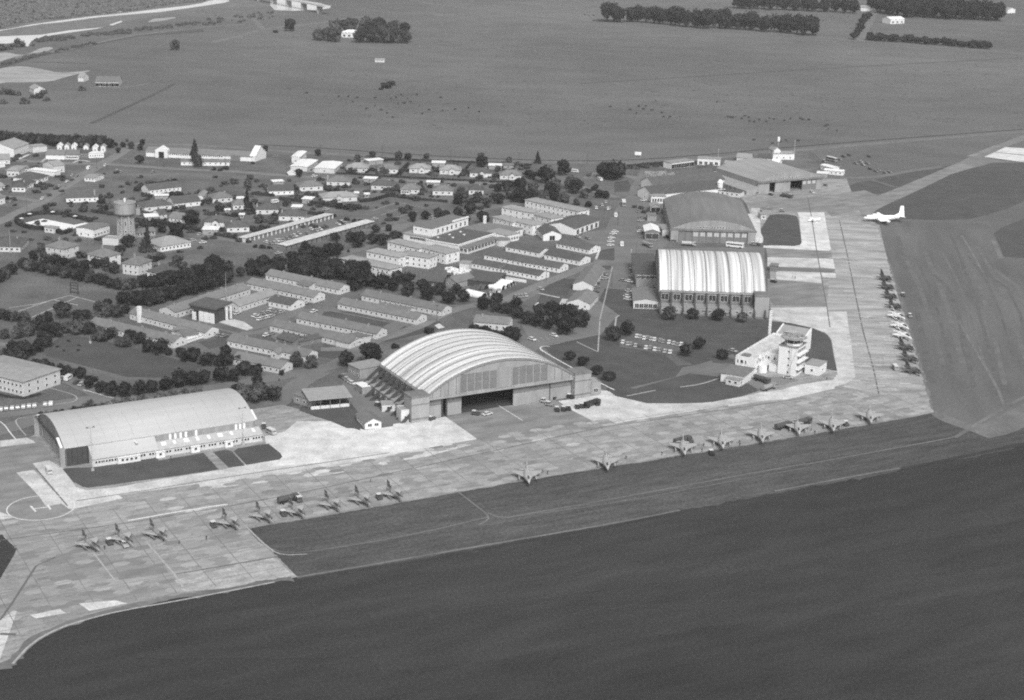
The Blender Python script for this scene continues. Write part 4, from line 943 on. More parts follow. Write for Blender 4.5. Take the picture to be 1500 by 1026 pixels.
# ---------------- shed, pavilion and small hut by the great hangar
def open_pavilion():
    A, B = (455, 601), (512, 596); M_, th, L = frame(G(*A), G(*B)); r = thing('pavilion', M_, th, 'open-sided pavilion with pale flat roof on posts left of the great hangar', 'pavilion')
    mb = MB(); mb.ext([(-1,4.3),(13,4.9),(13,5.2),(-1,4.6)], -L/2-1, L/2+1, 'x'); part('roof', mb, m_rlite, r)
    blk(r, 'low_wall', -L/2, L/2, 0, .4, 0, 1.4, m_wall); blk(r, 'back_wall', -L/2, L/2, 11.4, 11.8, 0, 4.5, m_dconc); blk(r, 'side_wall', -L/2-.3, -L/2-.05, 2, 11.3, 0, 4.3, m_clad)
    for k in range(5):
        for y in (.2, 6, 11): mb = MB(); mb.box(-L/2+L*k/4-.12, -L/2+L*k/4+.12, y-.12+(.35 if y > 10 else -.35), y+.12+(.0 if y > 10 else -.35), 0, 4.3); part('post', mb, m_dconc, r)
    return r
open_pavilion()
flat((430, 590), (452, 597), 8, 3.6, 'brick outbuilding with white forecourt left of the open pavilion', 'shed', m_conc, m_rmid, name='shed', wins=2)
gable(('c',275,945), ('c',462,925), 12, 2.7, 1.7, 'little white weatherboard hut with grey gable roof at the apron edge', 'hut', m_white, m_rmid, axis='y', wins=2, ew=3, ww=1.8, wh=1.4, name='hut', over=.5)
hA = ('c',470,740); flat(hA, ('c',622,765-30), 4.5, 3.2, 'small pale container shed beneath the front struts of the great hangar', 'shed', m_wall, m_rlite, name='shed', wins=1)
flat(('c',165,490), ('c',245,540), 5.5, 3.2, 'small shed with bright white roof by the rear struts of the great hangar', 'shed', m_conc, m_rwhite, name='shed')
flat(('c',690,865), ('c',828,850), 6, 5.0, 'pale square office with one dark window beside the hangar door tower', 'office', m_wall, m_rlite, name='office', wins=1, ww=2.4, wh=1.6, parapet=.4)
flat(('c',80,300), ('c',215,385-20), 13, 4.6, 'pale flat-roofed block at the rear corner of the great hangar', 'office', m_conc, m_rlite, name='office', wins=3)
flat(('p',712,325), ('p',832,315), 7, 5.2, 'pale concrete office with one window right of the great hangar', 'office', m_conc, m_conc, name='office', wins=1, ww=2.2, wh=1.8, parapet=.4)

# ---------------- two-storey block at the left edge
hip(('m',-260,490), ('m',190,602), 21, 6.6, 1.6, 'pale two-storey office block with flat grey roof at the left edge', 'office block', m_wall, m_rlite, wins=14, ew=4, name='office_block', ww=1.2, wh=1.3, storeys=2, chim=(), over=.7)

# ---------------- barrack huts
G_B = 'long single-storey barrack huts with grey gable roofs'
def hut(A, B, label, depth=8.8, h=3.0, rise=1.9, roof=None, n=None, **k):
    a, b_ = pxy(A), pxy(B); L = (b_-a).length
    return gable(A, B, depth, h, rise, label, 'barrack hut', None, roof, G_B, wins=n or max(2, int(L/3.1)), ew=2, chim=k.pop('chim', ((-.62,.42,2.5),(.1,.58,2.3),(.7,.42,2.5))[:3 if L > 30 else 1]), **k)
hut(('J',640,550), ('J',1243,688), 'leftmost barrack hut, nearest its front row of round trees')
hut(('J',930,478), ('K',492,668), 'barrack hut with white vent stack, behind the leftmost barrack hut', h=3.2)
hut(('K',277,524), ('K',500,455), 'gabled barrack wing behind the dark-fronted hall, nearer half', depth=10.5, h=3.4)
hut(('K',502,449), ('K',815,350), 'gabled barrack wing beside the tree belt, further half', depth=10.5, h=3.4)
hut(('K',735,478), ('K',1010,388), 'barrack wing with bright pale roof facing the car park', depth=9.5, h=3.2, roof=m_rlite)
hut(('K',945,435), ('K',1105,468), 'short dark-roofed hut at the back of the car park', depth=11, roof=m_rdark)
hut(('K',790,310), ('K',1270,412), 'barrack hut with arched end window, behind the car park', h=3.2)
hut(('K',925,245), ('L',228,402), 'rearmost barrack hut below the belt of round trees')
hut(('K',955,612), ('L',312,787), 'barrack hut with white skylight between the two yards, nearer of its pair')
hut(('K',1145,558), ('L',495,722), 'barrack hut with its back to the mown lawn, further of its pair')
hut(('K',650,722), ('K',1215,838), 'barrack hut nearest the roundabout, upper of its pair')
hut(('K',690,850), ('K',1032,922), 'short barrack hut behind the lower row of trees, lowest of all')
hut(('L',218,502), ('L',782,617), 'barrack hut left of the great hangar roof, nearer of the right-hand pair')
hut(('L',388,442), ('L',962,556), 'barrack hut with drainpipes, further of the right-hand pair')
hut(('L',1192,640), ('M',235,838), 'long hut just behind the crown of the great hangar roof', depth=11, h=3.4)
def linkb(A, B, label, depth, h=2.8, rise=1.2, roof=None, wall=None, cat='link building', axis='y', **k):
    return gable(A, B, depth, h, rise, label, cat, wall, roof, 'low link buildings between the barrack huts', axis=axis, wins=k.pop('wins', 1), ew=0, name='link_building', **k)
linkb(('J',1230,600), ('J',1330,625), 'pale-walled link building joining the two leftmost barrack huts', 9, axis='x')
linkb(('K',270,650), ('K',345,690), 'white link hall between the ends of the leftmost huts', 7)
linkb(('K',960,805), ('K',1010,815), 'link building between the pair of huts near the roundabout', 8)
linkb(('L',300,790), ('L',455,735), 'link building with white gable between the skylight huts', 8)
linkb(('L',500,520-0), ('L',720,560), 'link building between the right-hand pair of barrack huts', 7, axis='x')
linkb(('K',1150,310), ('K',1235,330), 'link building between the two rearmost barrack huts', 8, axis='x')
flat(('K',345,705), ('K',500,652), 2.2, 1.5, 'low white covered walkway joining the ends of the leftmost huts', 'walkway', m_white, m_rwhite, name='walkway')
linkb(('K',1005,700), ('K',1120,735), 'small dark-roofed boiler house beside the upper yard', 9, 3.0, 1.6, m_rdark, m_dconc, axis='x')
linkb(('K',1170,725), ('K',1340,690), 'second dark-roofed store against the skylight hut', 6, 2.6, 1.0, m_rdark, m_dconc, axis='x')
mb = MB(); q = zw('J', 1000, 500); r = thing('vent_stack', q, BARR, 'square white vent stack at the end of a barrack hut', 'chimney')
mb.box(-.8, .8, -.8, .8, 0, 7.5); part('shaft', mb, m_white, r); blk(r, 'cap', -.95, .95, -.95, .95, 7.505, 7.8, m_rwhite)
# parade hall: dark flat roof, white panels
def parade_hall():
    A, B = zw('K', 403, 527), zw('K', 566, 560); M_, th, L = frame(A, B)
    r = thing('parade_hall', M_, th, 'dark modern hall with tall white panels and open black recess, beside the mast', 'hall')
    D = 9.5; H = 6.4
    blk(r, 'core', -L/2+.3, L/2-.3, .5, D-2, 0, H, m_strut)
    mb = MB(); mb.add([(-L/2-1.5,-1,H+.6),(L/2+.8,-1,H+.6),(L/2+.8,D+2.5,H+1.2),(-L/2-1.5,D+2.5,H+1.2),(-L/2-1.5,-1,H+1.5),(L/2+.8,-1,H+1.5),(L/2+.8,D+2.5,H+2.0),(-L/2-1.5,D+2.5,H+2.0)], [(0,3,2,1),(4,5,6,7),(0,1,5,4),(1,2,6,5),(2,3,7,6),(3,0,4,7)])
    part('roof', mb, m_rdark, r)
    blk(r, 'dark_fascia', -L/2-1, L/2+.4, -.6, 0, H-1.2, H+.6, m_strut)
    for k, (a, b_) in enumerate(((0,.16),(.30,.50),(.52,.74),(.76,.96))):
        blk(r, 'white_panel', -L/2+L*a, -L/2+L*b_, -.45, -.05, 0, (4.0 if k == 0 else 6.2), m_white)
    for k, y in enumerate((7.5, 10.6)): blk(r, 'white_panel', L/2+.05, L/2+.5, y, y+1.2, 0, 6.4, m_white)
    blk(r, 'recess_back', L/2-.6, L/2-.31, .6, D-3, 0, H, m_dark)
    return r
parade_hall()
r = thing('mast', zw('K', 642, 410), 0, 'tall slender radio mast rising behind the dark-fronted hall', 'mast')
mb = MB(); mb.tube((0,0,0),(0,0,7),.35,.3); mb.tube((0,0,7),(0,0,16),.16,.08); part('pole', mb, m_conc, r); blk(r, 'crossarm', -.9, .9, -.05, .05, 12, 12.12, m_dconc)

# ---------------- two-storey accommodation blocks
G_2 = 'two-storey pale barrack blocks with flat hipped roofs'
def blk2(A, B, label, depth, n, ew=2, h=6.2, rise=1.1, roof=None, **k):
    return hip(A, B, depth, h, rise, label, 'barrack block', k.pop('wall', m_white), roof or m_rlite, G_2, wins=n, ew=ew, name='barrack_block', ww=1.1, wh=1.3, storeys=2, chim=(), over=.6)
blk2(('L',235,220), ('L',592,302), 'two-storey pale block half hidden by round trees, nearest of the group', 9.5, 11)
blk2(('L',425,165), ('L',655,212), 'two-storey block left half, second from the round trees', 9, 6, rise=1.4)
blk2(('L',658,185), ('L',868,218), 'two-storey block right half with end stair, second from the round trees', 9, 5)
blk2(('L',575,95), ('L',800,148), 'two-storey block left half, beside the dining hall', 9, 6, rise=1.4)
blk2(('L',822,142), ('L',992,184), 'two-storey block right half with outside stair by the dining hall windows', 11, 5)
blk2(('D',665,668), ('D',800,705), 'two-storey block left part, nearest the gable-fronted workshops', 9, 4, rise=1.4)
blk2(('D',805,695), ('D',935,728), 'two-storey block right part, nearest the gable-fronted workshops', 10, 4)
blk2(('D',725,600), ('D',935,640), 'two-storey block left part in the middle of the rear three', 9, 5, rise=1.4)
blk2(('D',945,650), ('D',1063,682), 'two-storey block right part in the middle of the rear three', 10, 3)
blk2(('D',885,548), ('D',1253,630), 'long two-storey block furthest back below the dark trees', 10, 12)
# dining hall
def dining():
    A, B = zw('f', 335, 330), zw('f', 540, 372)
    M_, th, L = frame(zw('f', 230, 400), zw('f', 520, 452)); r = thing('dining_hall', M_, th, 'large flat-roofed dining hall with raised white upper storey and long glazed front', 'dining hall')
    ux_ = Vector((cos(th), sin(th), 0)); uy_ = Vector((-sin(th), cos(th), 0))
    def loc(v): q = v - M_; return q.dot(ux_), q.dot(uy_)
    blk(r, 'lower_block', -L/2, L/2, 0, 30, 0, 4.6, m_white); blk(r, 'lower_roof', -L/2-.5, L/2+.5, -.5, 30, 4.605, 4.85, m_rlite)
    windows(r, 6, -L/2+5, L/2-1, 2.2, 1.5, 2.2, -.01)
    ub = blk(r, 'upper_block', -L/2+5, L/2-.6, 3, 40, 4.86, 9.4, m_white); blk(ub, 'upper_roof', -L/2+4.7, L/2-.3, 2.7, 40.3, 9.405, 9.7, m_rmid)
    for k in range(3): link('window', win_mesh(1.3, .9), ub, (-L/2+7+k*(L-8)/3, 2.99, 7.2))
    for k in range(7): link('window', win_mesh(1.8, 2.6), ub, (L/2-.59, 9+k*4.6, 5.6), pi/2)
    blk(ub, 'cornice', L/2-1.1, L/2-.1, 24, 40, 9.71, 10.5, m_white)
    # low wing to the right, dark roof with white kerb
    x0 = L/2+.05; x1 = loc(zw('f', 790, 545, 0))[0]; x1 = max(x1, x0+16); y0, y1 = -4.0, 34.0
    wg = blk(r, 'wing', x0, x1, y0, y1, 0, 4.4, m_white); blk(wg, 'wing_roof', x0, x1-.4, y0+.4, y1-.4, 4.405, 4.5, m_rdark)
    blk(wg, 'roof_kerb', x0, x1, y0-.3, y0+.39, 4.405, 4.8, m_rwhite); blk(wg, 'roof_kerb', x1-.39, x1+.3, y0+.4, y1, 4.405, 4.8, m_rwhite)
    gz = blk(r, 'glazed_front', x1+.35, x1+6.0, y0+.5, y1-4, 0, 3.4, m_wall); blk(gz, 'glazed_roof', x1+.33, x1+6.5, y0+.2, y1-3.7, 3.405, 3.6, m_rmid)
    for k in range(9): link('window', win_mesh(2.9, 1.9), gz, (x1+6.01, y0+2.4+k*3.35, 1.1), pi/2)
    for k in range(2): link('window', win_mesh(2.2, 1.9), gz, (x1+2+k*2.6, y0+.49, 1.1))
    for k in range(5):
        mb = MB(); mb.box(-.5,.5,-.5,.5,0,.5); part('roof_light', mb, m_rwhite, r, (x0+3+(k*7) % 13, y0+8+k*5, 4.5))
    kb = blk(r, 'kitchen_block', x0+.0, x1+5, y1+.05, y1+22, 0, 4.2, m_white); blk(kb, 'kitchen_roof', x0-.3, x1+5.3, y1+.0, y1+22.3, 4.205, 4.4, m_rmid)
    for k in range(4): link('window', win_mesh(1.6, 1.6), kb, (x1+5.01, y1+3+k*5, 1.6), pi/2)
    blk(kb, 'chimney', x0+2, x0+3.4, y1+18, y1+19.4, 4.4, 9.0, m_white)
    mb = MB(); mb.tube((x1+9, y1-6, 0), (x1+9, y1-6, 3.6), 4.2, n=20); rb = part('round_porch', mb, m_wall, r)
    mb = MB(); mb.tube((x1+9, y1-6, 3.61), (x1+9, y1-6, 3.85), 4.5, n=20); part('round_porch_roof', mb, m_rmid, rb)
    return r
dining()
flat(('f',1375,420), ('f',1500,390), 16, 4.2, 'low white block with long windows right of the dining hall', 'annex', m_white, m_rlite, name='annex', wins=4, ww=1.6, wh=1.6)

# ---------------- workshops and huts right of the blocks
G_W = 'dark-roofed workshops and huts by the main road'
def wk(A, B, depth, h, rise, label, axis='x', roof=None, wins=0, **k):
    return gable(A, B, depth, h, rise, label, k.pop('cat', 'workshop'), k.pop('wall', m_white), roof or m_rdark, G_W, axis=axis, wins=wins, name=k.pop('name', 'workshop'), **k)
wk(('D',1228,728), ('D',1392,668), 20, 4.2, 2.4, 'gable-fronted workshop with open dark bays facing the main road', wins=5, ew=0, ww=3.0, wh=3.0, z0=.2, kind='dark')
wk(('D',1010,765), ('D',1135,762), 20, 3.8, 2.2, 'white gable-fronted garage beside the row of parked lorries', axis='y', wins=1, ew=0, ww=3.4, wh=3.0, z0=.1, kind='dark')
wk(('D',1100,812), ('D',1328,858), 11, 2.9, 1.8, 'dark-roofed hut beside the main road, closest to the parked vans', wins=8, ew=2, cat='hut', name='hut')
wk(('D',1018,890), ('D',1262,936), 11, 2.9, 1.8, 'dark-roofed hut with white roof patch, second from the parked vans', wins=7, ew=2, cat='hut', name='hut')
wk(('D',752,835), ('D',985,880), 11, 2.9, 1.6, 'dark-roofed hut against the round porch of the dining hall', wins=6, ew=0, cat='hut', name='hut')
wk(('D',605,892), ('D',862,942), 10, 2.9, 1.8, 'left half of the long dark-roofed hut below the dining hall', wins=7, ew=0, cat='hut', name='hut')
wk(('D',870,944), ('D',1122,986), 10, 2.9, 1.8, 'right half of the long dark-roofed hut below the dining hall', wins=8, ew=2, cat='hut', name='hut')
wk(('l',590,190), ('l',935,252), 10, 2.9, 1.6, 'left half of the dark-roofed hut nearest the white tunnels', wins=7, ew=0, cat='hut', name='hut')
wk(('l',955,258), ('l',1415,345), 10, 2.9, 1.6, 'right half of the dark-roofed hut nearest the white tunnels', wins=8, ew=2, cat='hut', name='hut')
flat(('l',440,205), ('l',560,215), 6, 3.4, 'square pale store at the end of a dark-roofed hut', 'store', m_wall, m_rlite, name='store')
flat(('l',480,400), ('l',860,440), 21, 3.2, 'broad flat tar-black roof with pale roof lights beside the white tunnels', 'store', m_strut, m_rdark, name='store_block')
for k, (x, y) in enumerate(((610,225),(800,262),(692,300),(580,340))):
    q = zw('l', x, y, 3.3); mb = MB(); mb.box(-.9,.9,-.5,.5,0,.35); part('roof_light', mb, m_rwhite, bpy.data.objects['store_block.001'] if False else None, (q.x, q.y, 3.43), BARR) if False else None
wk(('l',0,420), ('l',235,440), 16, 3.4, 2.0, 'black-roofed shed behind the round trees, left of the tar-black roof', wins=1, ew=0, wall=m_strut)
wk(('l',250,400), ('l',400,440), 14, 3.2, 2.2, 'black-roofed gabled shed between the trees and the tar-black roof', axis='y', wins=2, ew=0, wall=m_conc, roof=m_rmid)
wk(('M',752,512), ('M',908,524), 38, 3.2, 2.2, 'long pale-gabled office running back beside the main road', axis='y', roof=m_rmid, wall=m_wall, cat='office', name='office', ew=0)
wk(('M',702,655), ('M',884,672), 20, 3.2, 2.2, 'gabled office with white verges, nearest the trees by the main road', axis='y', roof=m_rmid, wall=m_wall, cat='office', name='office', wins=3, ew=0)
# polythene tunnels
def tunnel(A, B, rad, label, m_=None, name='tunnel', grp='barrel-roofed white tunnels', hoop=False):
    a, b_ = pxy(A), pxy(B); M_, th, L = frame(a, b_); r = thing(name, M_, th, label, 'tunnel', grp)
    n = 12; pr = [(rad*cos(pi*k/n), rad*sin(pi*k/n)) for k in range(n+1)]; inn = [(x*.94, z_*.94) for x, z_ in pr[::-1]]
    prof = pr + inn; N_ = len(prof); mb = MB(); mb.ext(prof, -L/2, L/2, 'x', 0, [(k, k+1, N_-2-k, N_-1-k) for k in range(n)]); part('cover', mb, m_ or m_rwhite, r)
    for sx in (-1, 1):
        mb = MB(); mb.ext(inn[::-1], sx*(L/2-.4)-.05, sx*(L/2-.4)+.05, 'x'); part('end_panel', mb, m_dark if sx > 0 else m_clad, r)  # right end is open: its black panel paints the shade inside
    return r
for k, (a, b_, c_, d_, nm) in enumerate(((820,425,985,455,'nearest'),(865,405,1035,437,'second'),(900,390,1070,420,'third'),(935,375,1100,402,'furthest'))):
    tunnel(('l',a,b_), ('l',c_,d_), 2.5, '%s of the four bright white tunnels side by side' % nm)
tunnel(('l',540,505), ('l',745,552), 2.6, 'single white barrel-roofed tunnel among the round trees')
for k, (a, b_, nm) in enumerate(((655,462,'nearest'),(705,462,'middle'),(770,455,'furthest'))):
    q = zp('l', a, b_); tunnel((q[0]-9, q[1]-1.5), q, 2.0 + .3*k, '%s of the three dark open-ended tunnels by the white ones' % nm, m_rdark, grp='dark open-ended tunnels')
for k, (a, b_) in enumerate(((830,530),(870,515),(925,500))):
    q = zp('l', a, b_); flat((q[0]-2, q[1]), (q[0]+2, q[1]), 2, 1.8, '%s small pale box hutch in front of the white tunnels' % ('left','middle','right')[k], 'hutch', m_wall, m_rlite, name='hutch', group='pale hutches')
ribbon('bright_fence', zl('l', [(925,305),(1100,338),(1255,362)]), .6, m_rwhite, 40) if False else None
flat(('l',930,318), ('l',1255,372), .3, 1.3, 'white picket fence between the dark hut and the white tunnels', 'fence', m_white, m_white, name='fence', over=.02)

# ---------------- rows of garages
def garages(A, B, n, depth, label, doors, nm='garage_row'):
    a, b_ = pxy(A), pxy(B); M_, th, L = frame(a, b_); r = thing(nm, M_, th, label, 'garages', 'long white-roofed garage rows')
    blk(r, 'wall', -L/2, L/2, 0.5, depth, 0, 2.6, m_wall if doors else m_dconc)
    mb = MB(); mb.ext([(-.4,2.75),(depth+.5,2.35 if doors else 3.0),(depth+.5,2.5 if doors else 3.2),(-.4,2.95)], -L/2-.4, L/2+.4, 'x'); part('roof', mb, m_rgar, r)
    if doors:
        for k in range(n):
            x = -L/2 + L*(k+.5)/n; blk(r, 'garage_door', x-L/n*.36, x+L/n*.36, .38, .49, 0, 2.3, m_dconc); blk(r, 'pier', x+L/n*.38, x+L/n*.62, .2, .49, 0, 2.6, m_white)
    else:
        for k in range(n): blk(r, 'buttress', -L/2+L*k/n+.1, -L/2+L*k/n+.5, .2, .49, 0, 2.4, m_strut)
    return r
garages(('C',378,778), ('C',975,612), 21, 6, 'long garage row with many dark doors facing the parked cars', True)
garages(('C',655,832), ('C',1255,662), 18, 6, 'long garage row showing its dark back wall behind the parked cars', False)

# ---------------- houses
def H(A, B, d, label, roof=None, h=3.1, rise=2.9, porch=0, **k):
    return hip(A, B, d, h, rise, label, 'house', k.pop('wall', None), roof or m_rmid, k.pop('group', 'bungalows of the married quarters'), porch=porch, **k)
# front row by the country road
H(('D',92,297), ('D',235,300), 10, 'light-roofed bungalow with porch, leftmost in the row along the country road', m_rlite, porch=.3)
H(('D',300,307), ('D',445,310), 10, 'light-roofed bungalow, second from the left along the country road', m_rlite, porch=.3)
H(('D',507,327), ('D',655,330), 10, 'dark-roofed bungalow with white porch, third along the country road', m_rdark, porch=.0+.2)
H(('D',714,342), ('D',862,344), 10, 'bungalow with broad gabled porch, rightmost along the country road', m_rmid, porch=.2)
H(('D',32,440), ('D',160,443), 10, 'plain grey-roofed bungalow by the sports field, leftmost of three', m_rmid)
H(('D',252,450), ('D',390,453), 10, 'grey-roofed bungalow by the sports field, middle of three', m_rmid)
H(('D',500,445), ('D',600,447), 9, 'dark-roofed bungalow hidden in trees, rightmost of three by the sports field', m_rdark)
H(('C',1065,292), ('C',1210,296), 11, 'light-roofed bungalow beside the white huts, near the country road', m_rlite)
H(('C',1280,300), ('C',1420,302), 10, 'grey-roofed bungalow behind a round tree, right of the light one', m_rmid)
H(('C',1236,412), ('C',1388,418), 11, 'dark hip-roofed bungalow beside a white shed, above the sports field', m_rdark)
H(('C',1440,445), ('C',1500,447), 8, 'small bungalow at the corner of the sports field', m_rmid)
H(('C',930,385), ('C',1090,390), 11, 'bungalow with tall white chimney above the white-roofed one', m_rmid, chim=((-.95,.3,3.4),))
H(('C',745,425), ('C',905,418), 11, 'broad grey-roofed bungalow wrapped in dark bushes', m_rmid, rise=2.8)
H(('C',905,502), ('C',1140,492), 12, 'bungalow with bright pale roof and two gables by the hedge corner', m_rlite, porch=-.1, rise=2.6)
gable(('C',535,452), ('C',705,447), 11, 3.0, 2.8, 'white-gabled house with dark roof beside the street hedge', 'house', m_white, m_rdark, 'bungalows of the married quarters', name='house', wins=4, ew=2, chim=())
H(('C',445,582), ('C',600,582), 11, 'dark hip-roofed bungalow left of the white carport', m_rdark, chim=((-.9,.3,2.8),))
H(('C',602,625), ('C',778,630), 12, 'dark hip-roofed bungalow right against the garage row', m_rdark, chim=((-.8,.3,2.8),))
H(('C',90,668), ('C',272,672), 12, 'dark-roofed bungalow with big chimney near the water tower street', m_rdark, porch=-.2, chim=((-.2,.5,3.2),))
H(('C',246,708), ('C',400,702), 11, 'dark-roofed bungalow left of the garage row end', m_rdark, chim=((-.5,.5,2.8),))
H(('j',470,872), ('j',748,828), 17, 'large grey hip-roofed house with many white windows below the water tower', m_rlite, rise=3.4, wall=m_white, wins=8, ew=4, ww=1.2, chim=())
H(('j',325,505), ('j',572,482), 14, 'broad dark-roofed bungalow directly right of the water tower tank', m_rdark)
gable(('j',600,470), ('j',840,445), 13, 3.0, 3.0, 'twin white-gabled dark-roofed house behind the broad bungalow', 'house', m_white, m_rdark, 'bungalows of the married quarters', name='house', wins=4, ew=2, axis='x')
gable(('j',548,595), ('j',700,615), 10, 2.9, 2.4, 'grey-gabled cottage in front of the twin-gabled house', 'house', m_wall, m_rmid, 'bungalows of the married quarters', name='house', wins=4, ew=2)
gable(('j',465,570), ('j',530,560), 9, 2.8, 2.2, 'small dark-roofed cottage beside the white carport roof', 'house', m_wall, m_rdark, 'bungalows of the married quarters', name='house', wins=1, ew=1)
H(('j',950,425), ('j',1130,412), 11, 'grey-roofed bungalow among bushes by the open green', m_rmid)
H(('j',1135,485), ('j',1260,480), 9, 'small grey bungalow left of the tall dark conifer', m_rmid)
gable(('j',370,345), ('j',660,312), 12, 3.0, 2.6, 'long dark-roofed hall with white windows on the open green', 'hall', m_white, m_rdark, name='hall', wins=7, ew=1)
gable(('j',245,742), ('j',425,722), 8, 2.8, 1.6, 'long low hut with grey roof at the foot of the water tower', 'hut', m_conc, m_rmid, name='hut', wins=6, ew=1, wh=1.6)
gable(('j',860,395), ('j',900,350), 4, 2.4, .8, 'little garden shed among the bungalows by the green', 'shed', m_wall, m_rlite, name='shed', ew=0)
# carports and white-roofed sheds
def cp(A, B, d, label, h=2.6, roof=None, wall=None):
    return flat(A, B, d, h, label, 'carport', wall or m_conc, roof or m_rwhite, 'white-roofed carports and sheds', name='carport', over=.5, slope=.2, wins=1, ww=1.6, wh=1.6, z0=.3)
cp(('C',1220,245), ('C',1318,235), 6, 'white-roofed carport between the light and grey bungalows', 3.0)
cp(('C',1185,362), ('C',1268,366), 6, 'white-roofed shed left of the dark hip-roofed bungalow')
cp(('C',762,508), ('C',826,512), 7, 'white-roofed carport with long driveway in the hedge', 3)
cp(('C',690,560), ('C',755,562), 6, 'white-roofed shed behind the bungalow by the garage row')
cp(('C',78,722), ('C',182,724), 8, 'bright white carport beside the street below the dark bungalows', 3.0)
cp(('C',315,502), ('C',365,502), 5, 'small white-roofed shed left of the tall dark conifer')
cp(('C',565,392), ('C',635,388), 5, 'white-roofed shed behind the white-gabled house', 3.2)
cp(('D',248,256), ('D',335,258), 7, 'white-roofed shed between the first two roadside bungalows', 2.8)
cp(('D',638,274), ('D',724,276), 7, 'white-roofed shed behind the last two roadside bungalows', 2.8)
cp(('D',738,268), ('D',806,270), 5, 'grey flat shed behind the rightmost roadside bungalow', 2.6, m_rmid)
cp(('D',212,388), ('D',298,390), 5, 'white-roofed shed between the sports field bungalows', 2.6)
cp(('C',1122,462), ('C',1150,462), 3.5, 'left of two little white huts by the hedge corner', 2.4)
cp(('C',1192,468), ('C',1222,468), 3.5, 'right of two little white huts by the hedge corner', 2.2)
cp(('C',1164,230), ('C',1212,232), 5, 'grey shed at the country road behind the light bungalow', 2.8, m_rmid)
cp(('j',332,585), ('j',452,580), 8, 'dazzling white carport roof beside the water tower', 2.2)
cp(('j',420,402), ('j',540,400), 4, 'white-roofed shed behind the broad bungalow by the tower', 3.2)
cp(('j',1060,508), ('j',1105,508), 3, 'little white hutch on the lawn behind the conifer', 1.4)
cp(('j',1195,560), ('j',1235,560), 3, 'little pale shed left of the garage row bungalows', 2.0)
cp(('B',0,150), ('B',-60,160), 3, 'sliver of a pale shed at the left edge', 2.0)
# prefabricated long huts with white roofs
def prefab(A, B, d, label, h=3.2, roof=None): return gable(A, B, d, h, .5, label, 'prefab hut', m_wall, roof or m_rwhite, 'white prefabricated huts by the country road', name='prefab_hut', wins=4, ew=1)
prefab(('k',478,352), ('k',582,282), 12, 'middle long hut with white roof by the country road')
prefab(('k',748,372), ('k',830,302), 14, 'rightmost long hut with white roof by the country road')
prefab(('k',405,268), ('k',470,212), 6, 'leftmost tall narrow hut with white roof by the country road', 4.5)
gable(('k',290,390), ('k',362,388), 5, 1.2, 1.6, 'small white tent-like gable at the bend of the street', 'shed', m_white, m_rwhite, name='shed', ew=0, axis='y')
# long white stable-like building
def long_white():
    A, B = (213.8, 229.5), (372, 237); r = gable(A, B, 13, 3.4, 2.6, 'very long white hall with arched porch and dark roof beside the country road', 'hall', m_white, m_rmid, name='long_hall', wins=0, ew=0)
    L = (G(*B)-G(*A)).length
    for k in range(34):
        if 6 < k: link('window', win_mesh(1.2, .9), r, (-L/2+4+k*(L-26)/34, -.01, 2.0))
    x = -L/2+L*.155; mb = MB(); mb.ext([(x-4.5,0),(x+4.5,0),(x+4.5,5.6),(x,8.4),(x-4.5,5.6)], -2.5, 3, 'y'); pc = part('porch', mb, m_white, r); blk(pc, 'doorway', x-2, x+2, -2.62, -2.51, 0, 4.4, m_dark)
    blk(r, 'dark_doors', L/2-17, L/2-10, -.3, -.02, 0, 4.0, m_dconc)
    q = gable(('C',440,222), ('C',516,194), 4, 4.0, 6.0, 'tall white asymmetric gable standing at the right end of the long white hall', 'hall', m_white, m_white, name='hall_end', ew=0, axis='y', over=.2)
    return r
long_white()
gable(('C',-70,246), ('C',262,250), 8, 2.8, 1.2, 'low dark-roofed canteen in front of the long white hall', 'canteen', m_white, m_rmid, name='canteen', wins=9, ew=1)
# village at the far left
gable(('g',195,378), ('g',398,300), 22, 6.0, 3.4, 'big barn-like hall with light roof at the left edge, highest roof there', 'hall', m_white, m_rlite, name='hall', wins=5, ew=2, axis='x')
flat(('g',452,320), ('g',645,300), 10, 4.2, 'pale flat-roofed store right of the big barn-like hall', 'store', m_wall, m_rlite, name='store')
gable(('g',628,406), ('g',878,412), 11, 3.4, 2.6, 'long white-walled school block with grey roof, left half', 'school', m_white, m_rmid, name='school_block', wins=0, ew=1)
gable(('g',884,408), ('g',1075,410), 11, 3.4, 2.6, 'long school block with pillared veranda, right half', 'school', m_wall, m_rmid, name='school_block', wins=8, ew=1)
flat(('g',1080,388), ('g',1205,392), 10, 4.0, 'dark brick store between the school and the white sheds', 'store', m_dconc, m_rdark, name='store', wins=1)
flat(('g',1212,390), ('g',1420,384), 6, 3.4, 'bright white flat shed with dark slots beside the dark brick store', 'shed', m_white, m_rwhite, name='shed', wins=6, ww=.8)
for k, (x, y) in enumerate(((815,290),(915,290),(1010,292),(1175,300),(1300,312),(1410,305))):
    q = zp('g', x, y); gable((q[0]-3.6, q[1]), (q[0]+3.6, q[1]), 7, 3.6, 1.4, '%s white-fronted bach from the left in the row below the shelter belt' % ORD[k], 'cabin', m_white, m_rlite if k % 2 else m_rwhite, 'row of small white cabins below the shelter belt', axis='y', wins=1, ew=0, name='cabin', ww=.9, wh=1.4)
H(('g',95,642), ('g',265,646), 14, 'pale round-ended hall below the big barn', m_rlite, h=4.2, rise=1.8, wall=m_wall, chim=())
gable(('g',265,600), ('g',400,590), 10, 3.0, 1.4, 'grey-roofed wing behind the pale round-ended hall', 'hall', m_wall, m_rmid, name='hall', wins=2, ew=0)
flat(('g',400,600), ('g',740,640), 7, 2.8, 'long bright white canopy beside the grey gabled church hall', 'canopy', m_white, m_rwhite, name='canopy')
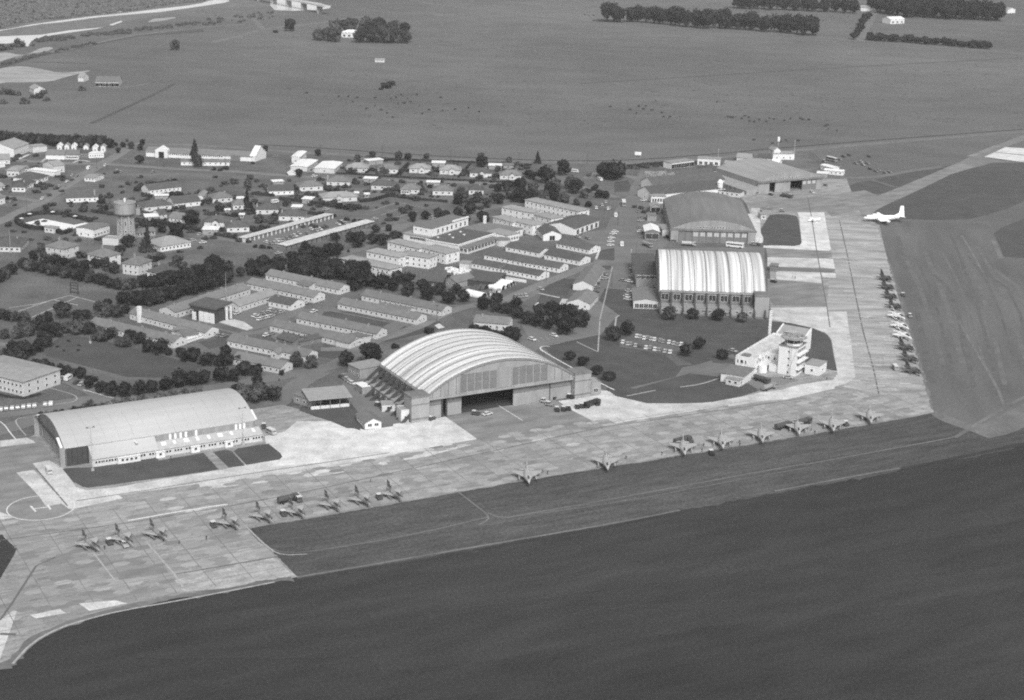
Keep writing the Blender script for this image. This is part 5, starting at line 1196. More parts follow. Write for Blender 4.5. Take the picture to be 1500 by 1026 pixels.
gable(('g',740,600), ('g',885,580), 14, 5.0, 2.2, 'light-roofed church hall in front of the school', 'church hall', m_wall, m_rlite, name='church_hall', wins=2, ew=1)
H(('g',520,742), ('g',658,690), 18, 'dark hip-roofed house with white right end, left village', m_rdark, rise=3.2, wall=m_white)
H(('g',165,850), ('g',345,852), 13, 'dark-roofed bungalow with white bay behind a shrub, left village', m_rdark, rise=2.6, wall=m_white)
H(('g',350,818), ('g',495,770), 9, 'dark-roofed bungalow wing with white end wall, left village', m_rdark, wall=m_white, chim=())
gable(('g',-90,480), ('g',140,470), 14, 3.4, 2.6, 'light-roofed house at the left edge below the barn', 'house', m_wall, m_rlite, name='house', wins=3, ew=1)
flat(('g',-60,530), ('g',70,510), 6, 2.6, 'bright white shed roof at the left edge', 'shed', m_white, m_rwhite, name='shed')
gable(('g',-120,1060), ('g',72,1010), 10, 4.2, 2.6, 'tall white gable cut by the left edge of the picture', 'house', m_white, m_rmid, name='house', wins=2, ew=1)
gable(('g',-60,850), ('g',70,825), 9, 2.8, 1.8, 'small pale cottage cut by the left edge of the picture', 'house', m_wall, m_rlite, name='house', wins=2, ew=1)
gable(('g',1155,705), ('g',1300,716), 13, 2.6, .8, 'isolated white shed with pale roof standing on the green', 'shed', m_white, m_rlite, name='shed', wins=3, ew=1)
gable(('g',905,1000), ('g',1345,985), 12, 3.2, 3.6, 'white steep-gabled house with long dark roof above the pool', 'house', m_white, m_rdark, name='house', wins=6, ew=1, chim=((.78,.1,4.2),))
# houses below the pool
H(('h',-160,735), ('h',280,742), 20, 'wide dark-roofed house at the left edge below the pool', m_rdark, rise=3.6, wins=6)
G_3 = 'two-storey hip-roofed villas behind the field hedge'
def villa(A, B, d, label, roof=None): return hip(A, B, d, 5.8, 3.2, label, 'villa', m_wall, roof or m_rmid, G_3, wins=3, ew=2, name='villa', ww=1.1, wh=1.3, storeys=2, chim=((-.6,.7,3.6),))
villa(('B',330,908), ('B',460,930), 12, 'leftmost two-storey villa behind the field hedge')
villa(('B',630,965), ('B',745,992), 12, 'second two-storey villa from the left behind the field hedge')
villa(('J',880,152), ('J',995,168), 12, 'third two-storey villa from the left, with chimney, behind the field hedge')
villa(('J',1055,212), ('J',1200,232), 11, 'rightmost two-storey villa, with darker roof, behind the field hedge', m_rdark)
# pool and its building
sheet('pool_surround', zl('h', [(330,345),(580,285),(1010,370),(1160,340),(1280,350),(1000,420),(880,450),(820,440),(600,400),(520,415),(400,380),(460,370)]), m_rwhite, 12)
sheet('pool_water', zl('h', [(620,372),(790,402),(730,412),(600,385)]), m_midd, 15)
sheet('pool_water', zl('h', [(480,345),(560,372),(520,380),(440,352)]), m_asph, 15)
gable(('h',1275,552), ('h',1500,482), 12, 5.0, .5, 'white pool house with flat grey roof beside the swimming pool', 'pool house', m_white, m_rmid, name='pool_house', wins=5, ew=2, ww=1.8, wh=1.2)
flat(('h',1060,480), ('h',1180,540), 6, 2.6, 'white changing room wall between the pool and the pool house', 'changing room', m_white, m_rwhite, name='changing_room')
flat(('h',610,470), ('h',735,488), 5, 3.0, 'small pale kiosk in the pool hedge', 'kiosk', m_wall, m_rlite, name='kiosk', wins=2)
for k, (x, y) in enumerate(((408,268),(722,240),(1028,298),(295,330))):
    q = zw('h', x, y); r = thing('parasol', q, 0, '%s white parasol on the pool lawn counting from the %s' % (('second','third','rightmost','leftmost')[k], 'left'), 'parasol', 'parasols round the pool')
    mb = MB(); mb.tube((0,0,0),(0,0,2.4),.06); part('pole', mb, m_steel, r); mb = MB(); mb.tube((0,0,2.2),(0,0,2.8),1.5,.08,8); part('canopy', mb, m_wall, r)
# water tower
def water_tower():
    q = zw('B', 905, 800); r = thing('water_tower', q, .2, 'tall concrete water tower with broad drum tank and slit windows', 'water tower')
    def ring(rad, z, n=16): return [(rad*cos(2*pi*(k+.5)/n), rad*sin(2*pi*(k+.5)/n), z) for k in range(n)]
    mb = MB(); mb.loft([ring(4.7, 0, 8), ring(4.3, 15.4, 8)]); part('shaft', mb, m_conc, r)
    for k in range(8):
        a = 2*pi*(k+.5)/8; mb = MB(); mb.bar((5.3*cos(a),5.3*sin(a),0),(4.5*cos(a),4.5*sin(a),15.6),.9,.9); part('corner_pier', mb, m_conc, r)
        a = 2*pi*k/8
        for z in (4.2, 9.6): link('window', win_mesh(.9, 3.0, 'dark'), r, (4.15*cos(a), 4.15*sin(a), z), a + pi/2)
    mb = MB(); mb.loft([ring(4.6, 15.4), ring(6.3, 16.4), ring(6.3, 17.0)]); part('tank_collar', mb, m_dconc, r)
    mb = MB(); mb.loft([ring(6.0, 17.0, 24), ring(6.0, 22.6, 24)]); part('tank', mb, m_conc, r, smooth=False)
    mb = MB(); mb.loft([ring(6.2, 22.6, 24), ring(6.2, 23.0, 24)]); part('tank_roof', mb, m_conc, r)
    mb = MB(); mb.tube((0,0,23),(0,0,25.2),.5,.4); mb.box(-.8,.8,-.6,.6,24.6,25.0); part('cupola', mb, m_white, r)
    mb = MB()
    for k in range(24): a = 2*pi*k/24; mb.bar((6.1*cos(a),6.1*sin(a),23),(6.1*cos(a),6.1*sin(a),23.9),.06,.06)
    part('railing', mb, m_steel, r); mb = MB(); mb.box(6.0, 8.4, -1.5, 1.5, 15.6, 19.0); part('side_box', mb, m_conc, r)
    return r
water_tower()
flat(('B',735,825), ('B',850,832), 8, 3.4, 'pale square pump house at the foot of the water tower', 'pump house', m_wall, m_conc, name='pump_house', parapet=.4)

# ---------------- north-east group
flat(('e',612,134), ('e',852,104), 9, 4.4, 'white garage block with five open black bays by the country road', 'garage block', m_white, m_rlite, name='garage_block', wins=5, ww=5.2, wh=3.4, z0=.1, kind='dark')
flat(('e',890,84), ('e',1130,98), 9, 4.6, 'white flat-roofed store right of the five-bay garage block', 'store', m_white, m_rlite, name='store', wins=4, ww=2.4, wh=2.4, z0=.3)
H(('e',945,192), ('e',1142,190), 14, 'dark hip-roofed office behind the rearmost round-roofed hangar', m_rdark, wins=6, group=None)
gable(('e',692,272), ('e',1090,246), 16, 3.6, 3.2, 'long dark gabled store with white end, behind the twin-gabled store', 'store', m_white, m_rdark, name='store', ew=0)
gable(('e',420,372), ('e',1180,312), 17, 4.4, 4.0, 'twin-gabled store, further long dark roof with white end', 'store', m_white, m_rdark, 'twin long dark-roofed stores', name='long_store', ew=1)
gable(('e',400,478), ('e',1190,402), 17, 4.4, 4.0, 'twin-gabled store, nearer long dark roof with white end', 'store', m_white, m_rdark, 'twin long dark-roofed stores', name='long_store', ew=1, wins=16)
flat(('e',392,500), ('e',548,502), 8, 4.6, 'white office block with tall windows at the twin store corner', 'office', m_white, m_rlite, name='office', wins=5, ww=1.3, wh=2.2)
q = zw('e', 1128, 402); r = thing('water_tank_turret', q, 0, 'white domed turret standing above the twin store roofs', 'turret')
mb = MB(); mb.tube((0,0,0),(0,0,8),1.9,1.9,12); part('drum', mb, m_white, r); mb = MB(); mb.tube((0,0,8.01),(0,0,10),2.1,.9,12); part('dome', mb, m_rwhite, r)
gable(('e',385,592), ('e',498,594), 9, 3.6, 1.6, 'open white-gabled carport between the main road and the dark hangar', 'carport', m_conc, m_rlite, axis='y', wins=1, ww=6, wh=3, z0=.1, kind='dark', ew=0, name='carport')
flat(('e',352,692), ('e',448,694), 8, 3.6, 'grey box shed behind the brilliant white-roofed shed', 'shed', m_conc, m_rmid, name='shed')
gable(('e',325,892), ('e',478,896), 16, 5.2, 1.4, 'shed with brilliant white gabled roof and dark front beside the main road', 'shed', m_dconc, m_rwhite, axis='y', name='shed', wins=1, ww=8, wh=3.4, z0=.6, ew=0)
flat(('e',512,850), ('e',600,850), 14, 4.0, 'pale lean-to at the left corner of the dark round-roofed hangar', 'lean-to', m_wall, m_rlite, name='lean_to')
gable(('d',765,182), ('d',1000,182), 10, 4.6, 1.0, 'white rambling building with masts behind the rearmost hangar', 'building', m_white, m_rlite, name='radio_building', wins=3, ew=1)
q = zp('d', 770, 180); gable(q, zp('d', 845, 178), 9, 7.0, 2.0, 'tall white gable at the left of the rambling building', 'building', m_white, m_rlite, name='radio_building', wins=1, ew=0, axis='y')
for k, (x, y, h_) in enumerate(((815,178,17),(997,180,14),(165,172,7))):
    r = thing('mast', zw('d', x, y), 0, ('white-topped mast above the rambling building', 'thin pole right of the rambling building', 'short post by the white flat-roofed store')[k], 'mast')
    mb = MB(); mb.tube((0,0,0),(0,0,h_),.22,.14); part('pole', mb, m_steel, r); blk(r, 'head', -.8, .8, -.8, .8, h_-3.4, h_, m_white) if k == 0 else blk(r, 'head', -.2, .2, -.2, .2, h_, h_+.4, m_white)
gable(('d',365,196), ('d',520,208), 10, 3.0, 2.2, 'pale gabled hut immediately behind the crown of the rearmost hangar', 'hut', m_wall, m_rlite, name='hut', wins=1, ew=1)
gable(('d',600,205), ('d',740,212), 12, 3.0, 2.4, 'dark-roofed hut behind the rearmost hangar', 'hut', m_wall, m_rdark, name='hut', wins=1, ew=1)
gable(('d',745,236), ('d',830,246), 7, 2.2, 1.6, 'small white gabled hut at the right shoulder of the rearmost hangar', 'hut', m_white, m_rwhite, name='hut', ew=0)
gable(('d',230,250), ('d',340,262), 6, 2.4, 1.2, 'small pale shed behind the left corner of the rearmost hangar', 'shed', m_wall, m_rlite, name='shed', ew=0)
flat(('d',1245,376), ('d',1360,384), 8, 3.0, 'low shed with bright white roof at the right corner of the rearmost hangar', 'shed', m_conc, m_rwhite, name='shed')
gable(('F',235,432), ('F',348,442), 6.5, 3.0, .6, 'front half of the long white caravan-like cabin on the vehicle yard', 'cabin', m_white, m_rwhite, name='cabin', wins=4, ew=1)
gable(('F',212,402), ('F',285,420), 6.5, 3.0, .6, 'rear half of the long white caravan-like cabin on the vehicle yard', 'cabin', m_white, m_rwhite, name='cabin', wins=2, ew=1)
flat(('d',130,565), ('d',400,600), 8, 3.2, 'dark-roofed low shed between the twin store and the rearmost hangar', 'shed', m_wall, m_rdark, name='shed', wins=5)
flat((1114.5,322), (1122,322), 8, 3.0, 'small pale shed at the corner of the square lawn on the apron', 'shed', m_wall, m_rlite, name='shed', wins=1)
flat((1116,312), (1130,313), 5, 2.6, 'grey low shelter behind the square lawn on the apron', 'shed', m_conc, m_rmid, name='shed')
flat((1127,398), (1138,399), 6, 3.4, 'grey store against the apron end of the streaked hangar', 'store', m_dconc, m_rmid, name='store')
# far farm buildings
H(('H',300,165), ('H',392,168), 14, 'white farmhouse standing between two dark clumps of trees far back', m_rwhite, wall=m_white, h=5.5, group=None, wins=4, ww=3, wh=2.4)
gable(('H',448,274), ('H',490,275), 5, 2.4, 1.2, 'small white shed alone on the far pasture', 'shed', m_wall, m_rlite, name='shed', ew=0)
gable(('I',1048,82), ('I',1095,80), 16, 6, 2.5, 'white farmhouse in front of the far right shelter belt', 'farmhouse', m_white, m_rwhite, name='farmhouse', wins=3, ew=0, ww=3, wh=2.4)
gable(('I',1412,42), ('I',1445,46), 16, 5, 2.5, 'pale barn at the right end of the far shelter belt', 'barn', m_white, m_rlite, name='barn', ew=0)
gable(('I',948,38), ('I',1000,40), 12, 5, 2.5, 'pale barn roof at the end of the far farm drive', 'barn', m_white, m_rlite, name='barn', ew=0)
gable(('i',700,636), ('i',870,638), 22, 4.5, 3.5, 'long grey farm shed with four dark openings on the far left pasture', 'farm shed', m_wall, m_rmid, name='farm_shed', wins=4, ew=0, ww=7, wh=3.2, z0=.2, kind='dark')
gable(('i',572,598), ('i',612,600), 12, 4, 3.0, 'small pale hut left of the long farm shed', 'hut', m_wall, m_rlite, name='hut', ew=0)
gable(('i',215,672), ('i',250,690), 10, 4, 2.5, 'pale cottage between bushes at the left edge pasture', 'cottage', m_wall, m_rlite, name='cottage', ew=0)
# river bridge
def bridge():
    a, b_ = G(330, -8), G(480, 22); M_, th, L = frame(a, b_); r = thing('road_bridge', M_, th, 'concrete road bridge on tall piers crossing the bright river', 'bridge')
    blk(r, 'deck', -L/2, L/2, -4.5, 4.5, 9.4, 10.6, m_wall)
    for sy in (-1, 1): blk(r, 'parapet', -L/2, L/2, sy*4.3-.2, sy*4.3+.2, 10.61, 11.5, m_wall)
    for k in range(7):
        x = -L/2 + L*(k+.5)/7; blk(r, 'pier', x-.9, x+.9, -4, 4, 0, 9.39, m_conc)
bridge()
# ============================================================ TREES
def sphere_pts(n, rnd):
    out = []
    for k in range(n):
        z = 1 - 2*(k+.5)/n; a = k*2.399963; r = sqrt(max(0, 1-z*z)); out.append(Vector((r*cos(a), r*sin(a), z)))
    return out
def crown_mesh(seed, shape='round', leaf=.55, n=900, mi=m_leaf[0]):
    """unit crown: radius 1, height 1 ... scaled per tree; leaf clumps scattered through lobes"""
    rs = random.Random(seed); mb = MB()
    lobes = []
    if shape == 'round':
        for k in range(13):
            a = k*2.4+rs.random()*.8; rr = rs.uniform(.3, .66); z = rs.uniform(-.55, .5)
            lobes.append((Vector((rr*cos(a), rr*sin(a), z*.9)), rs.uniform(.30, .48)))
        lobes.append((Vector((0, 0, .25)), .62)); lobes.append((Vector((0, 0, -.2)), .55))
    elif shape == 'cone':
        for k in range(12):
            f_ = k/11; a = rs.random()*2*pi; rr = (1-f_)*.62; lobes.append((Vector((rr*cos(a), rr*sin(a), -1+2.0*f_)), .20+.5*(1-f_)*rs.uniform(.8,1.1)))
    else:
        for k in range(9):
            a = rs.random()*2*pi; rr = rs.uniform(.3, .6); lobes.append((Vector((rr*cos(a), rr*sin(a), rs.uniform(-.5, .3))), rs.uniform(.3, .5)))
    tot = sum(r**2 for _, r in lobes)
    for c, r in lobes:
        cnt = int(n*r*r/tot)
        # opaque heart of the lobe
        bmv = [c + p_*r*.72*rs.uniform(.8, 1.05) for p_ in sphere_pts(10, rs)]
        for k in range(cnt):
            d = Vector((rs.gauss(0,1), rs.gauss(0,1), rs.gauss(0,1))).normalized(); p_ = c + d*r*rs.uniform(.78, 1.08)
            nn = (d + Vector((rs.gauss(0,.5), rs.gauss(0,.5), rs.gauss(0,.5)+.2))).normalized()
            u = nn.cross(Vector((rs.gauss(0,1), rs.gauss(0,1), rs.gauss(0,1)))).normalized(); v = nn.cross(u); s_ = leaf*rs.uniform(.10, .24)
            mb.add([p_+u*s_, p_+v*s_*.8, p_-u*s_, p_-v*s_*.8], [(0,1,2,3)])
        bm = bmesh.new(); bmesh.ops.create_icosphere(bm, subdivisions=1, radius=r*.8)
        vs = [c + v.co*rs.uniform(.85, 1.1) for v in bm.verts]; fs = [tuple(v.index for v in f_.verts) for f_ in bm.faces]; bm.free(); mb.add(vs, fs)
    return mb.mesh('crown', mi)
def trunk_mesh(seed):
    rs = random.Random(seed); mb = MB(); mb.tube((0,0,0), (0,0,.55), .05, .034, 7)
    for k in range(5):
        a = k*1.3+rs.random(); mb.tube((0,0,.38+.03*k), (.28*cos(a),.28*sin(a),.66+.05*k), .02, .008, 5)
    mb.tube((0,0,.55), (0.02,0,.85), .034, .01, 6)
    return mb.mesh('trunk', m_bark)
CR = {('round', t): [crown_mesh(11*t+k, 'round', mi=m_leaf[t]) for k in range(4)] for t in range(3)}
CR.update({('cone', t): [crown_mesh(91+t*3+k, 'cone', mi=m_leaf[t], n=700) for k in range(2)] for t in range(2)})
CR.update({('bush', t): [crown_mesh(191+t*5+k, 'bush', mi=m_leaf[t], n=420) for k in range(3)] for t in range(3)})
TR = [trunk_mesh(k) for k in range(3)]
ntree = [0]
def tree(px, py, w, label, group, shape='round', tone=0, ratio=1.15, name=None, cat='tree', rs=random.Random(5)):
    """px, py: foot of the trunk in the photograph; w: crown width in picture pixels"""
    g = G(px, py); s_ = ppm(px, py); W = w/s_
    ntree[0] += 1
    r = thing(name or ('conifer' if shape == 'cone' else 'shrub' if shape == 'bush' else 'tree'), g, 0, label, cat, group)
    cm = rs.choice(CR[(shape, min(tone, 1) if shape == 'cone' else tone)])
    if shape == 'bush': hz = W*.42*ratio; base = 0
    elif shape == 'cone': hz = W*.85*ratio; base = W*.08
    else: hz = W*.5*ratio; base = W*.13
    W *= 1.08
    c = link('crown', cm, r, (0, 0, base + hz*(.75 if shape != 'bush' else .4)), rs.random()*6.28); c.scale = (W*.53*rs.uniform(.92,1.08), W*.53*rs.uniform(.92,1.08), hz*rs.uniform(.9, 1.1))
    H_ = base + hz*1.6
    t = link('trunk', rs.choice(TR), r, (0, 0, 0), rs.random()*6.28); t.scale = (H_*.8, H_*.8, H_)
    return r
def row(zone, pts, w, desc, group=None, shape='round', tone=0, jit=0, first=0, **k):
    """w in zone pixels; a list of trees told apart by their place in the row"""
    kz = ZONES[zone][2]; n = len(pts); rs = random.Random(len(desc)+n)
    for i_, q in enumerate(pts):
        p_ = zp(zone, q[0], q[1]); ww = (q[2] if len(q) > 2 else w)/kz
        lab = desc if n == 1 else '%s %s from the left %s' % (ORD[min(i_, 27)], 'shrub' if shape == 'bush' else 'tree', desc)
        tn = tone if not isinstance(tone, tuple) else rs.choice(tone)
        tree(p_[0], p_[1], ww*rs.uniform(.93, 1.1), lab, group or 'trees ' + desc, shape, tn, **k)
def along(zone, pts, step, jit=0):
    rs = random.Random(int(abs(pts[0][0])*7+len(pts))); out = []; carry = 0
    for a, b_ in zip(pts, pts[1:]):
        L = sqrt((b_[0]-a[0])**2+(b_[1]-a[1])**2); t = carry
        while t < L: out.append((a[0]+(b_[0]-a[0])*t/L+rs.uniform(-jit,jit), a[1]+(b_[1]-a[1])*t/L+rs.uniform(-jit,jit)*.6)); t += step
        carry = t - L
    return sorted(out)
# near the great hangar and the road
row('Q', [(95,272,78),(230,262,118)], 90, 'behind the left corner of the great hangar', tone=0)
row('Q', [(530,100,62),(360,180,50)], 50, 'just left of the great hangar roof', shape='bush', tone=0)
row('Q', [(770,95),(830,100),(885,112),(930,125)], 75, 'of the bushes behind the great hangar crown', shape='bush', tone=0)
row('Q', [(968,155,95)], 90, 'big dark tree behind the right shoulder of the great hangar roof')
row('Q', [(1268,245),(1336,275),(1405,318),(1472,352)], 62, 'in the line right of the great hangar', tone=0, ratio=.9)
row('M', [(1182,875,118),(1070,918,112)][::-1], 110, 'in the pair at the car park by the main road')
row('N', [(520,962,100),(617,912,95)], 96, 'in the pair between car park and control tower')
row('N', [(788,985,90)], 90, 'single spreading tree on the little lawn left of the control tower', tone=0, ratio=1.0)
row('N', [(398,695,115),(572,690,95),(757,700,105),(932,712,90)], 100, 'in front of the streaked hangar wall', tone=(0,1), ratio=.95)
row('M', [(390,785),(475,802),(560,822),(700,868,150),(820,805,125)], 95, 'in the front line of the copse beside the main road')
row('M', [(490,720),(575,718),(660,725),(745,735),(640,790)], 110, 'in the back line of the copse beside the main road')
row('M', [(60,670),(140,690),(225,705),(310,740),(30,650),(150,620),(300,660)], 92, 'in the line behind the long hut by the hangar crown')
row('L', [(450,345,110),(530,360,110),(620,375,110),(725,410,105),(868,440,98)], 100, 'in the row between the two-storey block and the huts')
row('L', [(950,405,80),(1015,470,110),(1065,395,80),(1122,455,92),(830,370,80),(720,330,90),(650,310,80)], 90, 'among the dark sheds above the huts')
row('L', [(345,370,150),(400,310,150),(250,300,120),(180,290,100),(120,290,100),(40,270,100)], 120, 'in the grove left of the two-storey blocks')
row('K', [(1140,872,110),(1250,880,95)], 100, 'on the roundabout lawn below the huts', tone=1)
row('K', [(870,1025,95),(1040,930,40)], 90, 'beside the street below the lowest hut', tone=0)
row('D', [(115,635),(200,620),(288,610),(345,625),(425,605)], 62, 'in the row above the dining hall', ratio=1.3)
row('D', [(512,582,90),(480,655,80),(600,655,100),(18,752,50)], 80, 'close behind the dining hall')
row('D', [(560,505),(622,538,70),(705,512,80),(700,430,65),(770,430,80),(850,425,85),(940,440,75),(790,480,90),(860,505,110),(920,490,70),(1000,520,100),(1080,515,110),(1150,530,90),(430,515,80)], 85, 'in the woodland behind the two-storey blocks', tone=(0,0,1))
row('D', [(1030,370,110),(1150,315,110),(1100,420,80),(1060,460,90),(1230,440,110),(1200,410,90),(1290,470,60),(1320,535,45),(1390,470,60),(1440,475,50),(1240,520,50),(905,330,60),(940,345,60),(1370,415,40)], 80, 'in the woodland beside the curving street', tone=(0,0,1))
row('D', [(1425,335,100),(1480,350,110)], 100, 'beside the big dark clump by the main road')
row('E', [(170,330,110),(235,345,130),(270,330,100)], 110, 'in the big dark clump by the main road')
row('E', [(318,270,60),(375,270,70),(450,262,60),(520,255,60),(575,252,50)], 60, 'along the hedge by the five-bay garage block', tone=(1,), shape='bush')
row('E', [(50,430,50),(100,420,55),(150,460,60),(55,525,50),(500,740,0.01)][:4], 60, 'by the flagpole where the street meets the main road', shape='bush')
row('E', [(590,745,45)], 45, 'small bush against the left corner of the dark round-roofed hangar', shape='bush')
row('D', [(18,205,50),(208,205,42),(590,262,80),(585,205,50),(775,235,48),(80,215,50),(700,290,40),(480,300,20)][:7], 50, 'along the country road behind the bungalows', tone=(0,1))
row('D', [(972,235,42)], 42, 'slim conifer at the roadside right of the bungalows', shape='cone')
row('D', [(260,320,60),(320,345,30),(100,340,20),(165,370,40),(400,390,50),(445,420,60),(520,370,40),(660,365,30),(610,380,30),(190,430,60),(235,400,50),(420,450,60),(460,470,70),(480,500,70),(660,400,50)], 50, 'in the bungalow gardens above the sports field', shape='bush', tone=(0,1))
row('C', [(385,545,70)], 70, 'tall dark conifer among the bungalows above the garage row', shape='cone')
row('C', [(388,405,52),(515,415,38)], 45, 'beside the street by the open green', tone=1, ratio=1.3)
row('C', [(28,250,92)], 90, 'tall dark conifer in front of the long white hall', shape='cone')
row('C', [(872,182,48),(1245,198,50),(1432,202,50),(510,152,40),(742,328,55)], 48, 'standing by the country road above the green', ratio=1.2)
row('C', [(150,280,45),(240,275,55),(200,285,40),(425,235,30)], 45, 'in front of the low canteen', shape='bush')
row('C', [(1100,300,85),(1315,300,90),(1150,205,70),(1200,215,30),(1420,240,50),(1000,420,60),(1060,400,50),(960,380,60),(1010,432,70),(1055,435,60)], 70, 'in the gardens beside the white-roofed hut', tone=(0,1), shape='bush')
row('C', [(700,412,40),(800,455,70),(850,462,75),(745,435,50),(890,350,50),(910,350,30),(660,400,35)], 60, 'round the broad bungalow by the hedges', shape='bush', tone=(0,1))
row('C', [(1040,545,90),(1100,555,90),(1150,545,60),(1000,530,60),(980,600,50),(890,585,45)], 80, 'in the dark thicket at the corner of the sports field', shape='bush', tone=0)
row('C', [(330,580,80),(200,560,80),(120,585,70),(480,640,80),(545,625,80),(585,600,60),(450,705,70),(500,695,80),(420,690,50),(250,610,70),(300,600,60)], 75, 'in the gardens behind the first garage row', shape='bush', tone=(0,0,1))
row('C', [(200,700,60),(330,770,50),(235,660,40),(15,640,60),(60,455,50),(115,450,60),(160,430,40),(120,500,60),(180,505,50),(70,520,40)], 55, 'in the gardens left of the first garage row', tone=(0,1), shape='bush')
row('C', [(440,810,40),(490,815,50),(545,820,40),(1075,625,50),(1120,635,45),(1165,635,40)], 50, 'low round the ends of the garage yards', shape='bush')
row('C', [(780,840,65),(885,885,80),(945,875,90),(1000,865,90),(1095,775,70),(1150,810,110),(990,770,60),(1268,710,60),(1250,790,70),(1320,795,80),(1358,700,50),(1400,775,80),(1080,845,20)], 75, 'in the line below the second garage row')
row('C', [(150,984,110),(410,975,90),(500,960,100),(600,965,110),(700,925,90),(720,985,90),(800,960,120),(820,885,90),(900,975,110),(1000,980,110),(1100,995,110),(460,1000,90),(1200,1000,90)], 100, 'in the dense belt above the long huts')
row('K', [(745,225,70),(830,215,100),(900,225,90),(1000,215,100),(1030,190,80),(1120,200,110),(1200,110,90),(1230,190,110),(1300,100,80),(1320,200,110),(1420,210,110),(1180,240,100)], 100, 'in the belt behind the rearmost huts')
# the belt round the sports field and its lower avenue
row('J', along('J', [(-150,300),(0,215),(100,160)], 55, 8), 85, 'in the hedge left of the upper sports field', tone=(0,0,1))
row('J', along('J', [(165,120),(300,150),(480,185),(640,215),(760,245),(880,275),(960,270)], 50, 9), 82, 'in the hedge behind the upper sports field', tone=(0,0,1))
row('J', along('J', [(240,60),(420,95),(560,130),(780,130-20),(860,205)], 75, 10), 80, 'among the villas behind the hedge', tone=(0,1))
row('J', along('J', [(880,370),(1010,385),(1130,370),(1250,330),(1400,280)], 62, 8), 100, 'in the front of the grove right of the upper field')
row('K', along('K', [(0,430),(120,410),(230,400),(340,370),(470,330),(560,300),(680,265)], 66, 8), 105, 'in the front of the grove beside the barrack wing')
row('K', along('K', [(60,310),(200,290),(330,270),(430,240),(560,220),(640,215),(540,170),(620,185)], 66, 8), 100, 'in the back of the grove beside the barrack wing')
row('J', along('J', [(-60,480),(0,480),(100,500),(190,500)], 60, 6), 80, 'at the left foot of the upper field', tone=(0,1))
row('J', [(130,618,100),(35,620,70),(215,600,90),(255,560,80),(330,580,80),(400,610,110),(350,500,70),(450,470,130),(480,580,90),(560,590,110),(640,590,90),(560,500,90),(620,480,80),(705,420,80),(775,410,75),(700,500,80),(780,460,90),(850,470,90),(900,440,70),(740,640,60),(160,560,70),(290,520,70)], 90, 'in the wood between the two fields', tone=(0,0,1))
row('J', [(60,830,110),(120,820,150),(165,760,130),(215,740,90),(275,715,100),(330,680,80),(300,640,80),(100,740,110),(40,760,80)], 110, 'in the great clump behind the two-storey office block', tone=(0,0,1))
row('J', [(250,830,70),(325,840,75),(370,850,60),(430,868,65),(478,885,70),(525,895,65),(580,905,80)], 70, 'in the avenue behind the first parked cars', ratio=1.3)
row('J', [(650,975,95),(720,1005,90),(800,1030,105),(895,1035,105),(1000,1020,110),(1090,1005,90),(1190,990,105),(1285,970,100),(1390,955,115),(1460,940,90)], 98, 'in the avenue along the lower edge of the lower field', ratio=1.15)
row('K', [(310,990,100),(395,985,90),(480,975,90),(600,980,110),(700,975,100),(780,935,110),(865,935,90),(640,800,80),(740,850,70),(655,860,90)], 100, 'in the avenue below the barrack huts', ratio=1.15)
row('J', [(715,635,100),(770,625,80),(805,610,80),(850,670,70),(900,680,90),(930,640,80),(1000,655,80),(1060,715,95),(1150,730,105),(1210,740,60),(1295,755,80),(1380,785,100),(1320,780,60),(1440,800,60)], 85, 'along the upper edge of the lower field', tone=(0,0,1))
row('K', [(320,800,70),(410,830,95),(510,860,90),(600,865,80),(350,830,50)], 85, 'below the leftmost barrack huts')
row('R', [(425,160,50),(445,135,40),(500,165,60),(560,150,70),(620,140,70),(700,128,70),(770,118,70),(840,108,70),(900,100,70),(960,98,60)], 62, 'in the pale shrubbery behind the near hangar', shape='bush', tone=2)
row('a', [(290,278,70),(350,275,80),(440,262,90),(520,255,70),(650,238,90),(720,228,80),(800,212,120),(870,205,90),(950,195,80),(1090,180,90),(1180,170,80),(1260,150,90),(1360,135,80)], 80, 'against the rear wall of the near hangar', shape='bush', tone=(0,1))
row('R', [(1150,115,70),(1195,125,80),(1262,130,100),(1290,120,70),(1335,128,70)], 80, 'in the clump at the right end of the near hangar', tone=(0,1))
row('m', [(180,140-0,30),(548,165,35),(625,200,25),(615,240,30),(505,240,20),(455,210,25)][1:], 30, 'small round on the lower field', shape='bush')
# village and pool side
row('B', [(330,575,48),(600,590,70)], 50, 'on the verge above the pool', tone=(0,1), ratio=.9)
row('B', [(740,575,80),(790,560,90),(850,560,80),(730,530,60),(980,440,60),(1000,550,80),(1050,530,80),(1110,400,60),(1160,395,70),(1230,400,90),(1190,480,60),(1240,470,60),(1300,480,60),(1350,470,50),(1420,460,60)], 75, 'around the water tower and the green hall', tone=(0,1), shape='bush')
row('B', [(1003,245,60),(940,140,50),(1005,150,50),(910,90,25)], 50, 'by the long white hall', tone=(0,1))
row('B', [(915,845,95),(1040,720,80),(1160,740,70),(1100,700,60),(1265,780,110),(1370,690,110),(1310,640,30),(840,690,0.1)][:6], 90, 'around the foot of the water tower')
row('B', [(1058,880,100)], 100, 'conifer in front of the large hip-roofed house', shape='cone')
row('B', [(150,435,40),(10,520,60),(130,400,40),(45,500,40),(95,360,30)], 45, 'in the left village gardens', shape='bush')
row('B', [(400,820,60),(470,800,60),(350,790,50),(560,800,60),(540,760,50),(840,900,90),(860,870,80),(590,920,80),(560,900,60),(300,850,70),(280,880,60),(1100,940,80),(1150,930,60),(1060,930,60),(700,960-20,60),(760,990,80)], 70, 'in the gardens below the pool', tone=(0,1), shape='bush')
row('B', [(1270,980,80),(1310,1000,60),(1240,1010,60)], 70, 'beside the rightmost villa', tone=1)
